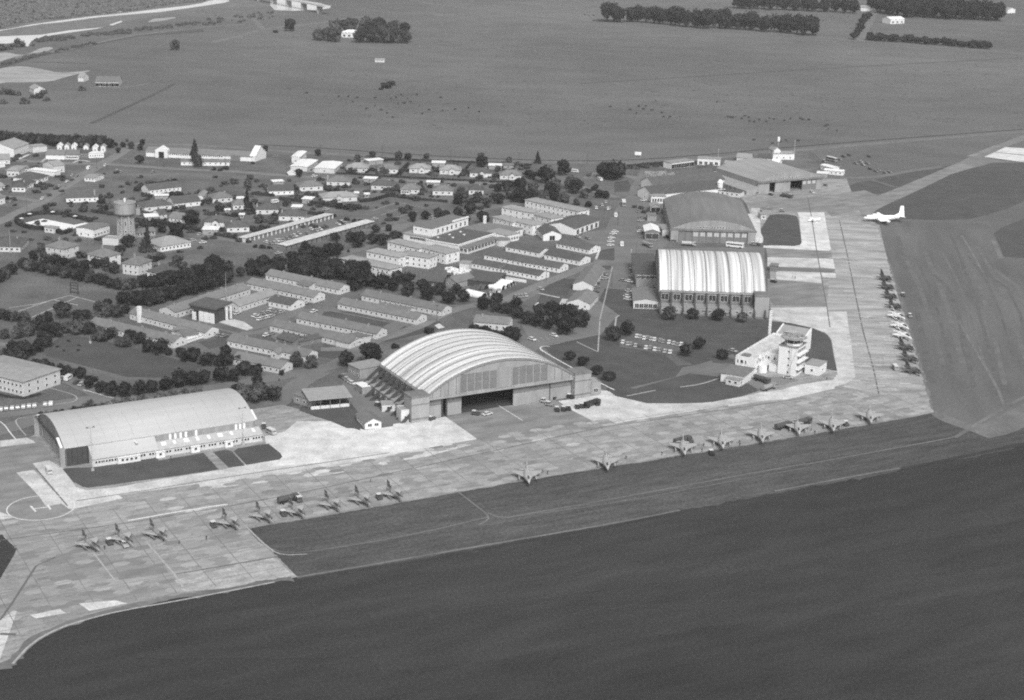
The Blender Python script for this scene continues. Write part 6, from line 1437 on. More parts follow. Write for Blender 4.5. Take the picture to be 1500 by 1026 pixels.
row('B', along('B', [(0,90),(120,110),(240,112),(360,118),(480,122),(600,130),(720,128),(800,130)], 36, 5), 62, 'in the shelter belt behind the village', tone=(0,0,1), ratio=1.2)
row('B', along('B', [(10,70),(200,88),(400,100),(600,105),(760,110)], 45, 5), 62, 'at the back of the shelter belt behind the village', tone=(0,1), ratio=1.2)
row('B', [(845,170,40),(880,130,40),(830,120,30),(1020,110,40)], 40, 'where the village street meets the country road')
# far trees
row('H', [(75,138,52)], 50, 'lone round tree on the far river flat')
row('H', [(12,145,24)], 24, 'small bush beside the lone far tree', shape='bush')
row('H', [(200,178,50),(240,180,60),(280,150,60),(330,145,60),(350,130,50),(270,185,50)], 60, 'in the clump left of the far white farmhouse', tone=1)
row('H', [(380,188,60),(430,188,75),(480,190,75),(530,190,75),(575,192,60),(410,140,70),(470,150,70),(530,150,60),(440,185,70),(510,185,70),(575,150,50),(590,185,40)], 70, 'in the clump right of the far white farmhouse', tone=(0,1))
row('H', [(500,388,50),(522,375,35),(475,395,20)], 40, 'on the middle of the far pasture', shape='bush')
row('i', [(1285,368,75)], 70, 'hazy round tree on the far left pasture', tone=1)
row('i', [(20,690,110),(75,695,80),(130,700,60),(30,760,70),(290,720,90),(320,690,70),(340,740,60),(240,720,60),(180,760,70),(600,665,60),(240,338,35),(1165,210,35),(1250,205,35),(0,370,90),(130,345,110),(60,365,70)], 80, 'by the far left river flat', tone=(1,), shape='bush')
row('H', [(1160,338,1)][:0], 1, 'x')
# shelter belts far back: each one mass of trees, too dense to count
def belt(zone, pts, w, label, rows_=2, tone=0, cone=False, ratio=1.2):
    kz = ZONES[zone][2]; rs = random.Random(len(label)); mb = MB(); meshes = CR[('round', tone)]
    r = thing('shelter_belt', zw(zone, *pts[0]), 0, label, 'shelter belt')
    base = zw(zone, *pts[0]); rt = MB()
    for q in along(zone, pts, w*.42, w*.08):
        for rr in range(rows_):
            g = zw(zone, q[0], q[1]); W = w/kz/ppm(*zp(zone, *q)); g = g + Vector((rs.uniform(-.3,.3)*W, rr*W*.8, 0)) - base
            me = rs.choice(meshes); a = rs.random()*6.28; sx = W*.55*rs.uniform(.8,1.2); sz = W*.5*ratio*rs.uniform(.85,1.25)
            ca, sa = cos(a), sin(a)
            vs = [(g.x+(v.co.x*ca-v.co.y*sa)*sx, g.y+(v.co.x*sa+v.co.y*ca)*sx, sz*1.05+v.co.z*sz*1.05) for v in me.vertices]
            mb.add(vs, [tuple(p_.vertices) for p_ in me.polygons]); rt.tube(g, g+Vector((0,0,sz)), W*.05, n=5)
    tag(part('crowns', mb, m_leaf[tone], r), kind='stuff'); tag(part('trunks', rt, m_bark, r), kind='stuff')
belt('I', [(80,72),(200,78),(300,84),(400,96),(520,100),(620,110),(700,112),(790,122)], 48, 'long dark shelter belt left of centre along the far road', 1)
belt('I', [(530,28),(640,34),(740,38),(940,46)], 40, 'shelter belt at the top, behind the open paddock', 1)
belt('I', [(1000,40),(1080,58),(1180,62),(1300,68),(1415,72)], 52, 'tall shelter belt at the top right behind the white farmhouse', 2)
belt('I', [(970,136),(1100,144),(1250,156),(1390,168)], 30, 'clipped dark hedge along the far road at right', 1, ratio=.8)
belt('I', [(925,134),(945,100),(975,60)], 26, 'dark hedge beside the far farm drive', 1, ratio=.8)
belt('I', [(990,30),(1040,35)], 40, 'dark trees at the end of the farm drive', 1)
# scrub over the river land: nobody could count it
def scrub():
    rs = random.Random(9); mb = MB(); me = CR[('bush', 1)][0]; poly = zl('i', [(-300,-60),(2100,-60),(1480,8),(1200,44),(900,88),(500,130),(250,155),(0,205),(-300,230)])
    pw = [tuple(G(*q).xy) for q in poly]; bm = bmesh.new(); bmesh.ops.create_icosphere(bm, subdivisions=1, radius=1); iv = [v.co.copy() for v in bm.verts]; ifc = [tuple(v.index for v in f_.verts) for f_ in bm.faces]; bm.free()
    xs = [q[0] for q in pw]; ys = [q[1] for q in pw]; n = 0
    while n < 2600:
        x, y = rs.uniform(min(xs), max(xs)), rs.uniform(min(ys), max(ys))
        if not inside((x, y), pw): continue
        r_ = rs.uniform(2, 5.5); mb.add([(x+v.x*r_*rs.uniform(.8,1.2), y+v.y*r_*rs.uniform(.8,1.2), max(0, v.z*r_*.6+r_*.2)) for v in iv], ifc); n += 1
    tag(part('scrub', mb, m_leaf[2], None), 'rough mottled scrub covering the land beyond the river', 'scrub', kind='stuff')
scrub()
def strip_scrub():
    rs = random.Random(19); mb = MB(); bm = bmesh.new(); bmesh.ops.create_icosphere(bm, subdivisions=1, radius=1); iv = [v.co.copy() for v in bm.verts]; ifc = [tuple(v.index for v in f_.verts) for f_ in bm.faces]; bm.free()
    for (x0, y0, x1, y1, n, sp) in ((270,300,550,280,60,8),(600,262,950,235,60,8),(0,480,450,372,60,4),(950,230,1480,172,40,6),(450,372,720,315,20,3),(1500,165,2000,110,40,20)):
        for k in range(n):
            t = rs.random(); g = zw('i', x0+(x1-x0)*t+rs.uniform(-5,5), y0+(y1-y0)*t+rs.uniform(-sp,sp)*1.6); r_ = rs.uniform(1.2, 4)
            mb.add([(g.x+v.x*r_, g.y+v.y*r_, max(0, v.z*r_*.7+r_*.3)) for v in iv], ifc)
    tag(part('scrub', mb, m_leaf[1], None), 'low bushes scattered along the near river bank', 'scrub', kind='stuff')
strip_scrub()
# garden planting round the houses: nobody could count it
def gardens():
    rs = random.Random(31); mb = MB(); hs = [o for o in bpy.data.objects if o.get('category') in ('house', 'villa', 'carport')]
    mes = CR[('bush', 1)] + CR[('bush', 0)]
    for o in hs:
        for k in range(rs.choice((4, 5, 6, 7))):
            a = rs.random()*6.28; d = rs.uniform(9, 15); p_ = o.location + Vector((d*cos(a), d*sin(a)+5, 0)); me = rs.choice(mes); R1 = rs.uniform(1.0, 3.4); hz = R1*rs.uniform(.7, 1.3); a = rs.random()*6.28; ca, sa = cos(a), sin(a)
            mb.add([(p_.x+(v.co.x*ca-v.co.y*sa)*R1, p_.y+(v.co.x*sa+v.co.y*ca)*R1, hz*.4+v.co.z*hz*.6) for v in me.vertices], [tuple(q.vertices) for q in me.polygons])
    hp_ = [o.location for o in bpy.data.objects if o.get('category') and not o.parent and o.get('category') not in ('tree', 'hedge')]; n = 0
    reg = [(0,222),(250,256),(600,268),(790,290),(760,300),(560,330),(350,340),(235,380),(90,350),(0,380)]
    while n < 170:
        x, y = rs.uniform(0, 790), rs.uniform(222, 385)
        if not inside((x, y), reg): continue
        p_ = G(x, y)
        if min((p_-q).length for q in hp_) < 9: continue
        n += 1; me = rs.choice(mes); R1 = rs.uniform(1.2, 3.6); hz = R1*rs.uniform(.8, 1.4); a = rs.random()*6.28; ca, sa = cos(a), sin(a)
        mb.add([(p_.x+(v.co.x*ca-v.co.y*sa)*R1, p_.y+(v.co.x*sa+v.co.y*ca)*R1, hz*.4+v.co.z*hz*.6) for v in me.vertices], [tuple(q.vertices) for q in me.polygons])
    tag(part('garden_shrubbery', mb, m_leaf[1], None), 'mixed garden shrubbery round the bungalows and villas', 'shrubbery', kind='stuff')
gardens()
# clipped hedges
def hedge(pix, wd, h, label, m_=None):
    pts = [G(*q) for q in pix]; rs = random.Random(len(label)); mb = MB(); out = []
    for a, b_ in zip(pts, pts[1:]):
        n = max(1, int((b_-a).length/1.6))
        for k in range(n): out.append(a+(b_-a)*k/n)
    out.append(pts[-1]); rings = []
    for k, q in enumerate(out):
        a = out[max(0,k-1)]; b_ = out[min(len(out)-1,k+1)]; d = (b_-a).normalized(); nn = Vector((-d.y, d.x, 0)); hh = h*rs.uniform(.85,1.12); w2 = wd/2*rs.uniform(.8,1.2)
        rings.append([q-nn*w2, q-nn*w2*.95+Vector((0,0,hh*.8)), q+Vector((0,0,hh)), q+nn*w2*.95+Vector((0,0,hh*.8)), q+nn*w2])
    mb.loft(rings)
    for k in range(int(len(out)*9)):
        q = rs.choice(out); p_ = q+Vector((rs.uniform(-1,1),rs.uniform(-1,1),0))*wd*.5+Vector((0,0,h*rs.uniform(.4,1.05))); s_ = rs.uniform(.2,.5)
        u = Vector((rs.gauss(0,1),rs.gauss(0,1),rs.gauss(0,1))).normalized(); v = u.cross(Vector((rs.gauss(0,1),rs.gauss(0,1),rs.gauss(0,1)))).normalized()
        mb.add([p_+u*s_,p_+v*s_,p_-u*s_,p_-v*s_], [(0,1,2,3)])
    o = part('hedge', mb, m_ or m_leaf[0], None); tag(o, label, 'hedge', 'garden and boundary hedges')
hd = chaikin(zl('h', [(600,440),(440,430),(330,400),(230,350),(240,300),(330,255),(500,228),(720,220),(900,240),(1100,290),(1250,325)]), 2, False)
hedge(hd, 3.2, 2.4, 'thick dark oval hedge curving round the swimming pool')
hedge(zl('h', [(750,450),(800,480),(850,500),(970,460)]), 3, 2.4, 'dark hedge piece between the pool kiosk and the white wall')
hedge(zl('B', [(660,590),(760,605),(840,615)]), 2.6, 1.8, 'dark hedge running towards the water tower from the white gable house')
hedge(zl('C', [(445,450),(570,462)]), 2.4, 2.0, 'dark street hedge left of the white-gabled house')
hedge(zl('C', [(610,480),(760,502)]), 2.4, 2.0, 'dark street hedge between the white-gabled house and carport')
hedge(zl('C', [(820,510),(1000,535)]), 2.6, 2.2, 'dark street hedge right of the hedge carport')
hedge(zl('C', [(1160,500),(1250,490),(1350,460)]), 2.6, 2.0, 'dark hedge at the upper edge of the sports field')
hedge(zl('C', [(1360,460),(1500,478)]) + zl('D', [(150,485),(350,500)]), 2.0, 1.6, 'low hedge between bungalows and sports field')
hedge(zl('C', [(770,578),(900,590)]), 2.4, 2.0, 'dark hedge above the first garage row')
hedge(zl('C', [(440,515),(490,520),(600,545)]), 2.2, 1.6, 'garden hedge beside the street with the white van')
hedge(zl('C', [(165,725),(300,750),(400,780)]), 2.6, 1.8, 'dark hedge right of the bright white carport')
hedge(zl('C', [(380,560),(440,575)]), 2.6, 2.2, 'short dark hedge behind the tall conifer')
hedge(zl('C', [(1000,305),(1500,335)]), 1.4, 1.2, 'long thin dark hedge line in front of the street bungalows')
hedge(zl('D', [(0,330),(300,345),(600,358),(850,372)]), 1.4, 1.2, 'long thin dark hedge line in front of the roadside bungalows')
hedge(zl('D', [(0,212),(400,226),(720,240),(930,250)]), 1.6, 1.6, 'dark hedge line along the country road behind the bungalows')
hedge(zl('D', [(30,315),(90,240)]), 1.2, 1.2, 'left garden hedge between two roadside bungalows')
hedge(zl('D', [(430,330),(510,240)]), 1.2, 1.2, 'middle garden hedge between two roadside bungalows')
hedge(zl('C', [(1200,300),(1240,275)]), 1.4, 1.4, 'short garden hedge right of the light bungalow')
hedge(zl('C', [(1410,320),(1490,235)]), 1.4, 1.4, 'slanting garden hedge left of the roadside row')
hedge(zl('C', [(1335,212),(1430,215)]), 2.0, 1.8, 'dark hedge by the road left of two round trees')
hedge(zl('j', [(420,600),(600,640),(840,690)]), 2.6, 2.0, 'long dark hedge between the water tower and the white carport')
hedge(zl('j', [(1340,505),(1260,500)]), 2.6, 1.8, 'short dark hedge right of the conifer')
hedge(zl('E', [(330,262),(450,250),(590,240)]), 2.5, 2.4, 'dark hedge leading to the five-bay garage block')
hedge(zl('K', [(960,120),(1500,60)])[:0] or zl('g', [(0,640),(90,660)]), 2.2, 1.6, 'dark hedge below the pale round-ended hall')
hedge(zl('m', [(-60,580),(60,605),(190,618),(320,585)]), 1.6, .7, 'low planting round the base of the two-storey office block')
print('trees', ntree[0])

# ============================================================ VEHICLES
def car_proto(L, W, H_, paint, kind='car'):
    r = link(kind, None); mb = MB()
    if kind == 'car':
        pr = [(-L/2,.35),(-L/2,.78),(-L/2+.9,.86),(-L*.18,.9),(L*.3,.9),(L/2,.8),(L/2,.35)]
        mb.ext(pr, -W/2, W/2, 'y'); b_ = part('body', mb, paint, r)
        mb = MB(); mb.loft([[(-L*.24,-W*.46,.9),(L*.36,-W*.46,.9),(L*.36,W*.46,.9),(-L*.24,W*.46,.9)], [(-L*.15,-W*.42,H_-.06),(L*.30,-W*.42,H_-.06),(L*.30,W*.42,H_-.06),(-L*.15,W*.42,H_-.06)]]); part('windows', mb, m_glass, r)
        mb = MB(); mb.box(-L*.16, L*.31, -W*.43, W*.43, H_-.06, H_); part('roof', mb, paint, r)
    elif kind == 'van':
        mb.ext([(-L/2,.35),(-L/2,1.0),(-L/2+.35,H_-.1),(L/2,H_),(L/2,.35)], -W/2, W/2, 'y'); part('body', mb, paint, r)
        mb = MB(); mb.box(-L/2+.9, L/2-.3, -W/2-.02, W/2+.02, H_*.58, H_*.82); mb.box(-L/2-.0+.12, -L/2+.5, -W*.42, W*.42, H_*.58, H_*.82); part('windows', mb, m_glass, r)
        mb = MB(); mb.box(-L/2+.4, L/2-.02, -W*.48, W*.48, H_, H_+.06); part('roof', mb, m_cars['white'], r)
    elif kind == 'bus':
        mb.ext([(-L/2,.5),(-L/2,H_),(L/2,H_),(L/2,.5)], -W/2, W/2, 'y'); part('body', mb, paint, r)
        mb = MB(); mb.box(-L/2+.6, L/2-.5, -W/2-.03, W/2+.03, H_*.55, H_*.82); mb.box(-L/2-.03, L/2+.03, -W*.42, W*.42, H_*.55, H_*.82); part('windows', mb, m_glass, r)
        mb = MB(); mb.box(-L/2+.1, L/2-.1, -W*.47, W*.47, H_, H_+.12); part('roof', mb, m_cars['white'], r)
    elif kind == 'fuel_truck':
        mb.box(-L/2, -L/2+2.1, -W/2, W/2, .6, 2.5); part('cab', mb, paint, r); mb = MB(); mb.box(-L/2-.02, -L/2+1.2, -W/2-.02, W/2+.02, 1.6, 2.2); part('windows', mb, m_glass, r)
        mb = MB(); mb.tube((-L/2+2.4,0,1.75),(L/2,0,1.75),1.05,n=14); part('tank', mb, paint, r); mb = MB(); mb.box(-L/2+.2, L/2-.1, -.5, .5, .5, .8); part('chassis', mb, m_cars['black'], r)
    elif kind == 'tractor':
        mb.box(-L/2, L/2, -W/2, W/2, .45, 1.1); part('body', mb, paint, r); mb = MB(); mb.box(0, L*.4, -W*.4, W*.4, 1.1, H_-.1); part('windows', mb, m_glass, r); mb = MB(); mb.box(-.1, L*.45, -W*.45, W*.45, H_-.1, H_); part('roof', mb, m_cars['white'], r)
    wr = .34 if kind in ('car', 'van', 'tractor') else .5
    for sx in (-1, 1):
        for sy in (-1, 1):
            mb = MB(); mb.tube((0,-.11,0),(0,.11,0),wr,n=10); link('wheel', mb.mesh('wheel', m_tyre), r, (sx*L*.31, sy*(W/2-.1), wr))
    return r
PROTO = {}
def car(px, py, ang, label, kind='car', paint='pale', group=None, L=None, first={}):
    """ang: direction of the nose in the picture, as (dx, dy) pixels"""
    g = G(px, py); g2 = G(px+ang[0]*.5, py+ang[1]*.5); rz = atan2(g2.y-g.y, g2.x-g.x) + pi
    dims = dict(car=(4.4,1.75,1.45), van=(4.8,1.95,2.2), bus=(10.5,2.5,3.1), fuel_truck=(8.2,2.4,2.8), tractor=(3.4,1.8,1.9))[kind]
    key = (kind, paint)
    if key not in PROTO: r = PROTO[key] = car_proto(*dims, m_cars[paint], kind)
    else: r = copy_tree(PROTO[key])
    r.location = (g.x, g.y, VZ); r.rotation_euler = (0, 0, rz)
    tag(r, label, {'car':'car','van':'van','bus':'bus','fuel_truck':'fuel truck','tractor':'tow tractor'}[kind], group); return r
def cars(zone, pts, ang, desc, group, word='car', kind='car'):
    for k, q in enumerate(pts):
        pt = q[2] if len(q) > 2 else 'pale'; kd = q[3] if len(q) > 3 else kind
        car(*zp(zone, q[0], q[1]), ang, '%s %s %s from the left %s' % ({'white':'white','pale':'pale','grey':'grey','dark':'dark','black':'black'}[pt], kd.replace('_',' '), ORD[k], desc), kd, pt, group)
W_, P_, Gy, Dk = 'white', 'pale', 'grey', 'dark'
cars('N', [(165,822,W_),(188,826,P_),(218,836,W_),(240,832,Gy),(268,842,P_),(294,846,W_),(335,852,Gy),(358,860,Gy),(400,866,W_),(434,874,P_),(462,884,Gy),(490,882,W_)], (5,-14), 'in the rear row of the grass car park', 'cars in the rear row of the grass car park')
cars('N', [(62,865,W_),(98,878,P_),(120,878,Gy),(155,890,P_),(185,890,Dk),(232,906,W_),(262,905,Gy),(296,918,W_),(328,922,Gy),(370,932,P_),(408,938,W_)], (5,-14), 'in the front row of the grass car park', 'cars in the front row of the grass car park')
cars('m', [(8,712,P_),(52,706,Gy),(98,702,P_),(142,698,Gy),(187,692,P_),(232,686,P_),(275,682,P_),(360,672,P_),(403,666,W_)], (3,-14), 'in the line below the two-storey office block', 'cars in the line below the office block')
cars('m', [(232,395,P_),(262,405,Gy),(292,410,P_),(328,420,P_),(360,430,Gy),(396,442,Gy),(430,452,P_),(460,446,Dk)], (16,-10), 'along the avenue of trees', 'cars along the tree avenue')
cars('m', [(495,465,P_),(540,470,W_,'van'),(605,498,Dk),(648,512,P_)], (16,-10), 'at the right end of the avenue parking', 'cars at the end of the avenue parking')
cars('K', [(850,510,W_),(872,520,P_),(885,535,W_),(905,530,P_),(905,492,Gy),(935,488,Gy),(935,520,W_),(962,515,P_),(960,470,W_),(985,475,Gy),(1000,495,Gy),(1035,485,P_)], (20,-8), 'in the yard beside the pale-roofed barrack wing', 'cars in the barrack yard')
cars('K', [(930,648,W_),(965,640,Gy),(590,650,Gy),(625,655,Gy),(1210,418,W_),(1270,478,W_),(720,492,W_)], (20,-8), 'scattered among the barrack huts', 'cars scattered among the barrack huts')
cars('C', [(520,782,W_),(545,790,Gy),(572,785,P_),(590,770,W_),(612,768,P_),(632,765,Gy),(660,755,Gy),(690,742,Gy),(712,735,W_),(738,720,P_),(800,722,Gy),(825,690,W_),(858,700,P_),(885,690,W_),(905,680,Dk),(925,672,Dk),(1010,655,W_),(1035,640,W_),(1060,652,P_)], (22,8), 'between the two garage rows', 'cars between the garage rows')
cars('C', [(600,855,P_),(1260,620,P_),(845,325,W_),(575,505,W_,'van'),(80,782,W_),(10,770,P_),(925,555,P_),(580,190,Gy),(860,292,W_,'van'),(810,297,P_)], (20,-3), 'on the streets near the garage rows', 'cars on the streets near the garages')
cars('B', [(635,285,W_,'van'),(755,262,W_),(480,378,W_),(425,412,P_),(305,500,W_),(80,522,Gy),(840,300,P_),(865,310,P_),(1095,308,Gy),(520,335,P_),(550,338,Gy),(515,365,Dk),(395,428,Dk),(1430,755,P_),(1375,800,P_)], (14,-8), 'on the village streets', 'cars on the village streets')
cars('M', [(600,882,W_),(428,912,W_),(495,515,P_),(1000,395,Gy),(962,390,Gy),(790,100,P_),(868,112,Gy)], (18,6), 'round the offices by the main road', 'cars round the roadside offices')
cars('M', [(300,575,Gy),(325,572,Gy),(350,570,Gy),(378,565,P_)], (10,10), 'in the small angled car park by the tunnels', 'cars in the angled car park')
cars('E', [(205,800,W_),(208,774,W_),(213,750,W_),(224,722,W_),(236,708,W_)], (16,-1), 'in the stack of white cars beside the main road', 'white cars beside the main road')
car(*zp('E',286,800), (0,14), 'white van driving alone up the main road', 'van', 'white'); car(*zp('E',244,600), (0,14), 'white van parked end-on left of the main road', 'van', 'white')
car(*zp('E',298,522), (2,14), 'dark bus with pale roof on the main road', 'bus', 'grey')
cars('E', [(405,568,Gy),(420,608,Gy),(415,632,P_),(410,676,Gy),(412,706,W_),(435,492,W_),(430,745,Gy)], (16,-1), 'parked beside the brilliant white-roofed shed', 'cars by the brilliant white shed')
cars('E', [(110,545,W_),(150,525,P_),(190,550,W_),(205,545,Gy),(175,505,P_)], (3,12), 'in the little car park by the two-storey blocks', 'cars by the rear two-storey block')
car(*zp('E',460,805), (14,5), 'dark lorry standing behind the white-roofed hangar', 'fuel_truck', 'grey')
car(*zp('E',1062,812), (20,2), 'long white bus standing in front of the dark round-roofed hangar', 'bus', 'white')
car(*zp('E',745,800), (20,1), 'grey tanker lorry in front of the dark round-roofed hangar', 'fuel_truck', 'pale')
car(*zp('E',640,770), (20,1), 'dark tow tractor at the left pier of the dark hangar', 'tractor', 'dark')
car(*zp('E',1218,795), (20,1), 'dark tow tractor at the right pier of the dark hangar', 'tractor', 'dark')
car(*zp('E',135,352), (14,5), 'white lorry by the big dark clump of trees', 'van', 'white'); car(*zp('E',60,318), (6,-8), 'dark lorry at the bend of the country road', 'fuel_truck', 'dark')
cars('D', [(1230,295,W_,'van'),(255,610,P_),(235,618,Gy),(870,722,Gy)], (18,2), 'near the rear streets', 'cars near the rear streets')
cars('N', [(60,412,Gy),(110,420,W_),(135,380,P_),(140,325,W_),(130,308,Gy),(105,490,P_),(98,512,Gy),(95,530,W_),(100,550,W_)], (16,3), 'beside the stores left of the streaked hangar', 'cars beside the stores block')
cars('N', [(345,632,W_),(452,628,W_),(512,634,W_),(690,640,W_),(812,642,W_),(868,646,P_),(830,664,Gy)], (2,14), 'against the annex of the streaked hangar', 'cars against the streaked hangar')
cars('M', [(955,420,Dk),(938,470,Dk),(935,500,Gy),(930,540,Dk),(1005,430,P_)], (14,-3), 'beside the long pale-gabled office', 'cars beside the pale-gabled office')
car(*zp('O',420,432), (16,5), 'pale car parked behind the single tree by the control tower', 'car', 'pale')
car(*zp('O',880,655), (16,2), 'pale car at the foot of the control tower', 'car', 'pale'); car(*zp('O',718,750), (16,-5), 'grey fire truck on the forecourt before the control tower', 'fuel_truck', 'grey')
car(*zp('O',660,685), (16,5), 'dark truck with white cab roof beside the tower hut', 'fuel_truck', 'dark')
car(*zp('a',380,905), (4,8), 'white-roofed van beside the door end of the near hangar', 'van', 'pale'); car(*zp('b',1025,440), (8,4), 'white-roofed van at the right end of the near hangar', 'van', 'pale'); car(*zp('b',962,390), (3,8), 'dark tractor at the rear corner of the near hangar', 'tractor', 'dark')
car(*zp('Q',835,530), (16,-4), 'white estate car in front of the open great hangar', 'car', 'white'); car(*zp('Q',775,530), (16,2), 'dark low tractor left of the white estate car', 'tractor', 'dark')
for k, (x, y) in enumerate(((300,525),(380,520),(440,510))): car(*zp('p', x, y), (3,8), '%s dark tow tractor of the left trio outside the great hangar' % ('left','middle','right')[k], 'tractor', 'black', 'dark tow tractors outside the great hangar')
for k, (x, y, kd) in enumerate(((545,490,'tractor'),(600,482,'tractor'),(660,480,'tractor'),(725,462,'fuel_truck'),(795,450,'tractor'))): car(*zp('p', x, y), (3,8) if kd == 'tractor' else (14,-4), '%s dark vehicle from the left in the right-hand line outside the great hangar' % ORD[k], kd, 'black', 'dark vehicles outside the great hangar')
for k, (x, y) in enumerate(((150,420),(210,460),(240,375),(465,365))): car(*zp('p', x, y), (16,3), '%s tow tractor %s' % (('pale','grey','dark','dark')[k], ('by the closed hangar doors','in front of the hangar door group','against the hangar doors','at the foot of the right door tower')[k]), 'tractor', ('pale','grey','black','black')[k])
car(*zp('c',1045,835), (8,-3), 'dark cart at the left door tower of the great hangar', 'tractor', 'dark'); car(*zp('c',430,670), (10,-4), 'dark cart below the great hangar struts', 'tractor', 'dark')
cars('c', [(30,340,Gy),(60,375,P_),(90,400,P_),(120,420,W_),(10,350,Dk)], (14,6), 'parked behind the great hangar offices', 'cars behind the great hangar')
cars('F', [(235,360,Gy,'tractor'),(425,372,Gy),(455,362,P_),(468,380,P_),(495,372,Gy),(510,405,Dk),(545,418,Gy),(560,412,Gy),(600,428,Gy),(628,424,Gy),(505,330,Dk),(350,330,Dk),(385,322,Dk),(330,350,Gy),(245,505,Gy),(160,545,W_)], (12,4), 'dotted over the far vehicle yard', 'vehicles on the far vehicle yard', 'vehicle')
car(*zp('F',278,355), (12,3), 'dark box lorry behind the caravan-like cabin', 'bus', 'grey')
for k, (x, y) in enumerate(((745,575),(870,590),(920,600),(960,590),(575,555))): car(*zp('d', x, y), (14,3), '%s dark machine from the left in front of the rearmost hangar' % ORD[k], 'fuel_truck' if k in (2,) else 'tractor', 'dark', 'dark machines by the rearmost hangar')
car(*zp('o',180,672), (10,2), 'dark tow tractor alone on the apron beside the streaked hangar', 'tractor', 'black')
for k, (x, y) in enumerate(((145,100),(250,112),(88,148),(55,372),(20,376))): car(*zp('o', x, y), (14,2), '%s grey tow tractor counted around the square apron lawn' % ORD[k], 'tractor', 'grey', 'tow tractors around the square lawn')
# apron service vehicles
for k, (zn, x, y, kd, pt, lab) in enumerate((('T',628,248,'fuel_truck','dark','dark fuel tanker parked behind the camouflaged delta jets'),('T',692,240,'van','dark','dark truck with pale cab roof beside the fuel tanker'),('T',145,408,'tractor','dark','white-roofed tow tractor left of the jet at the slab corner'),
   ('T',597,335,'tractor','dark','white-roofed tow tractor left of the fuel tanker jets'),('T',1215,228,'tractor','dark','white-roofed tow tractor between the last two delta jets'),('S',588,390,'tractor','pale','small pale tractor below the second delta jet'),('S',515,378,'tractor','dark','dark cart between the first two delta jets'),
   ('V',222,262,'fuel_truck','dark','dark fuel tanker behind the third pale swept-wing jet'),('V',268,255,'tractor','dark','dark cart with pale roof by the third pale jet'),('V',383,325,'tractor','black','black tow tractor on the grass between pale jets'),('V',775,182,'fuel_truck','dark','dark tanker left of the middle pale jet'),
   ('V',850,162,'tractor','dark','dark cart between two tankers'),('V',885,160,'fuel_truck','dark','dark tanker with pale cab right of the middle pale jet'),('V',1122,165,'tractor','dark','dark start cart between the last two pale jets'),('W',372,280,'tractor','dark','dark cart on the grass beside the third dark jet'),('W',425,438,'tractor','grey','grey cart on the grass beside the first white jet'),
   ('W',315,832,'van','grey','squat grey vehicle on the apron left of the last dark jet'),('S',970,760,'tractor','x','')) ):
    if lab: car(*zp(zn, x, y), (12,-3) if kd == 'fuel_truck' else (5,6), lab, kd, pt)

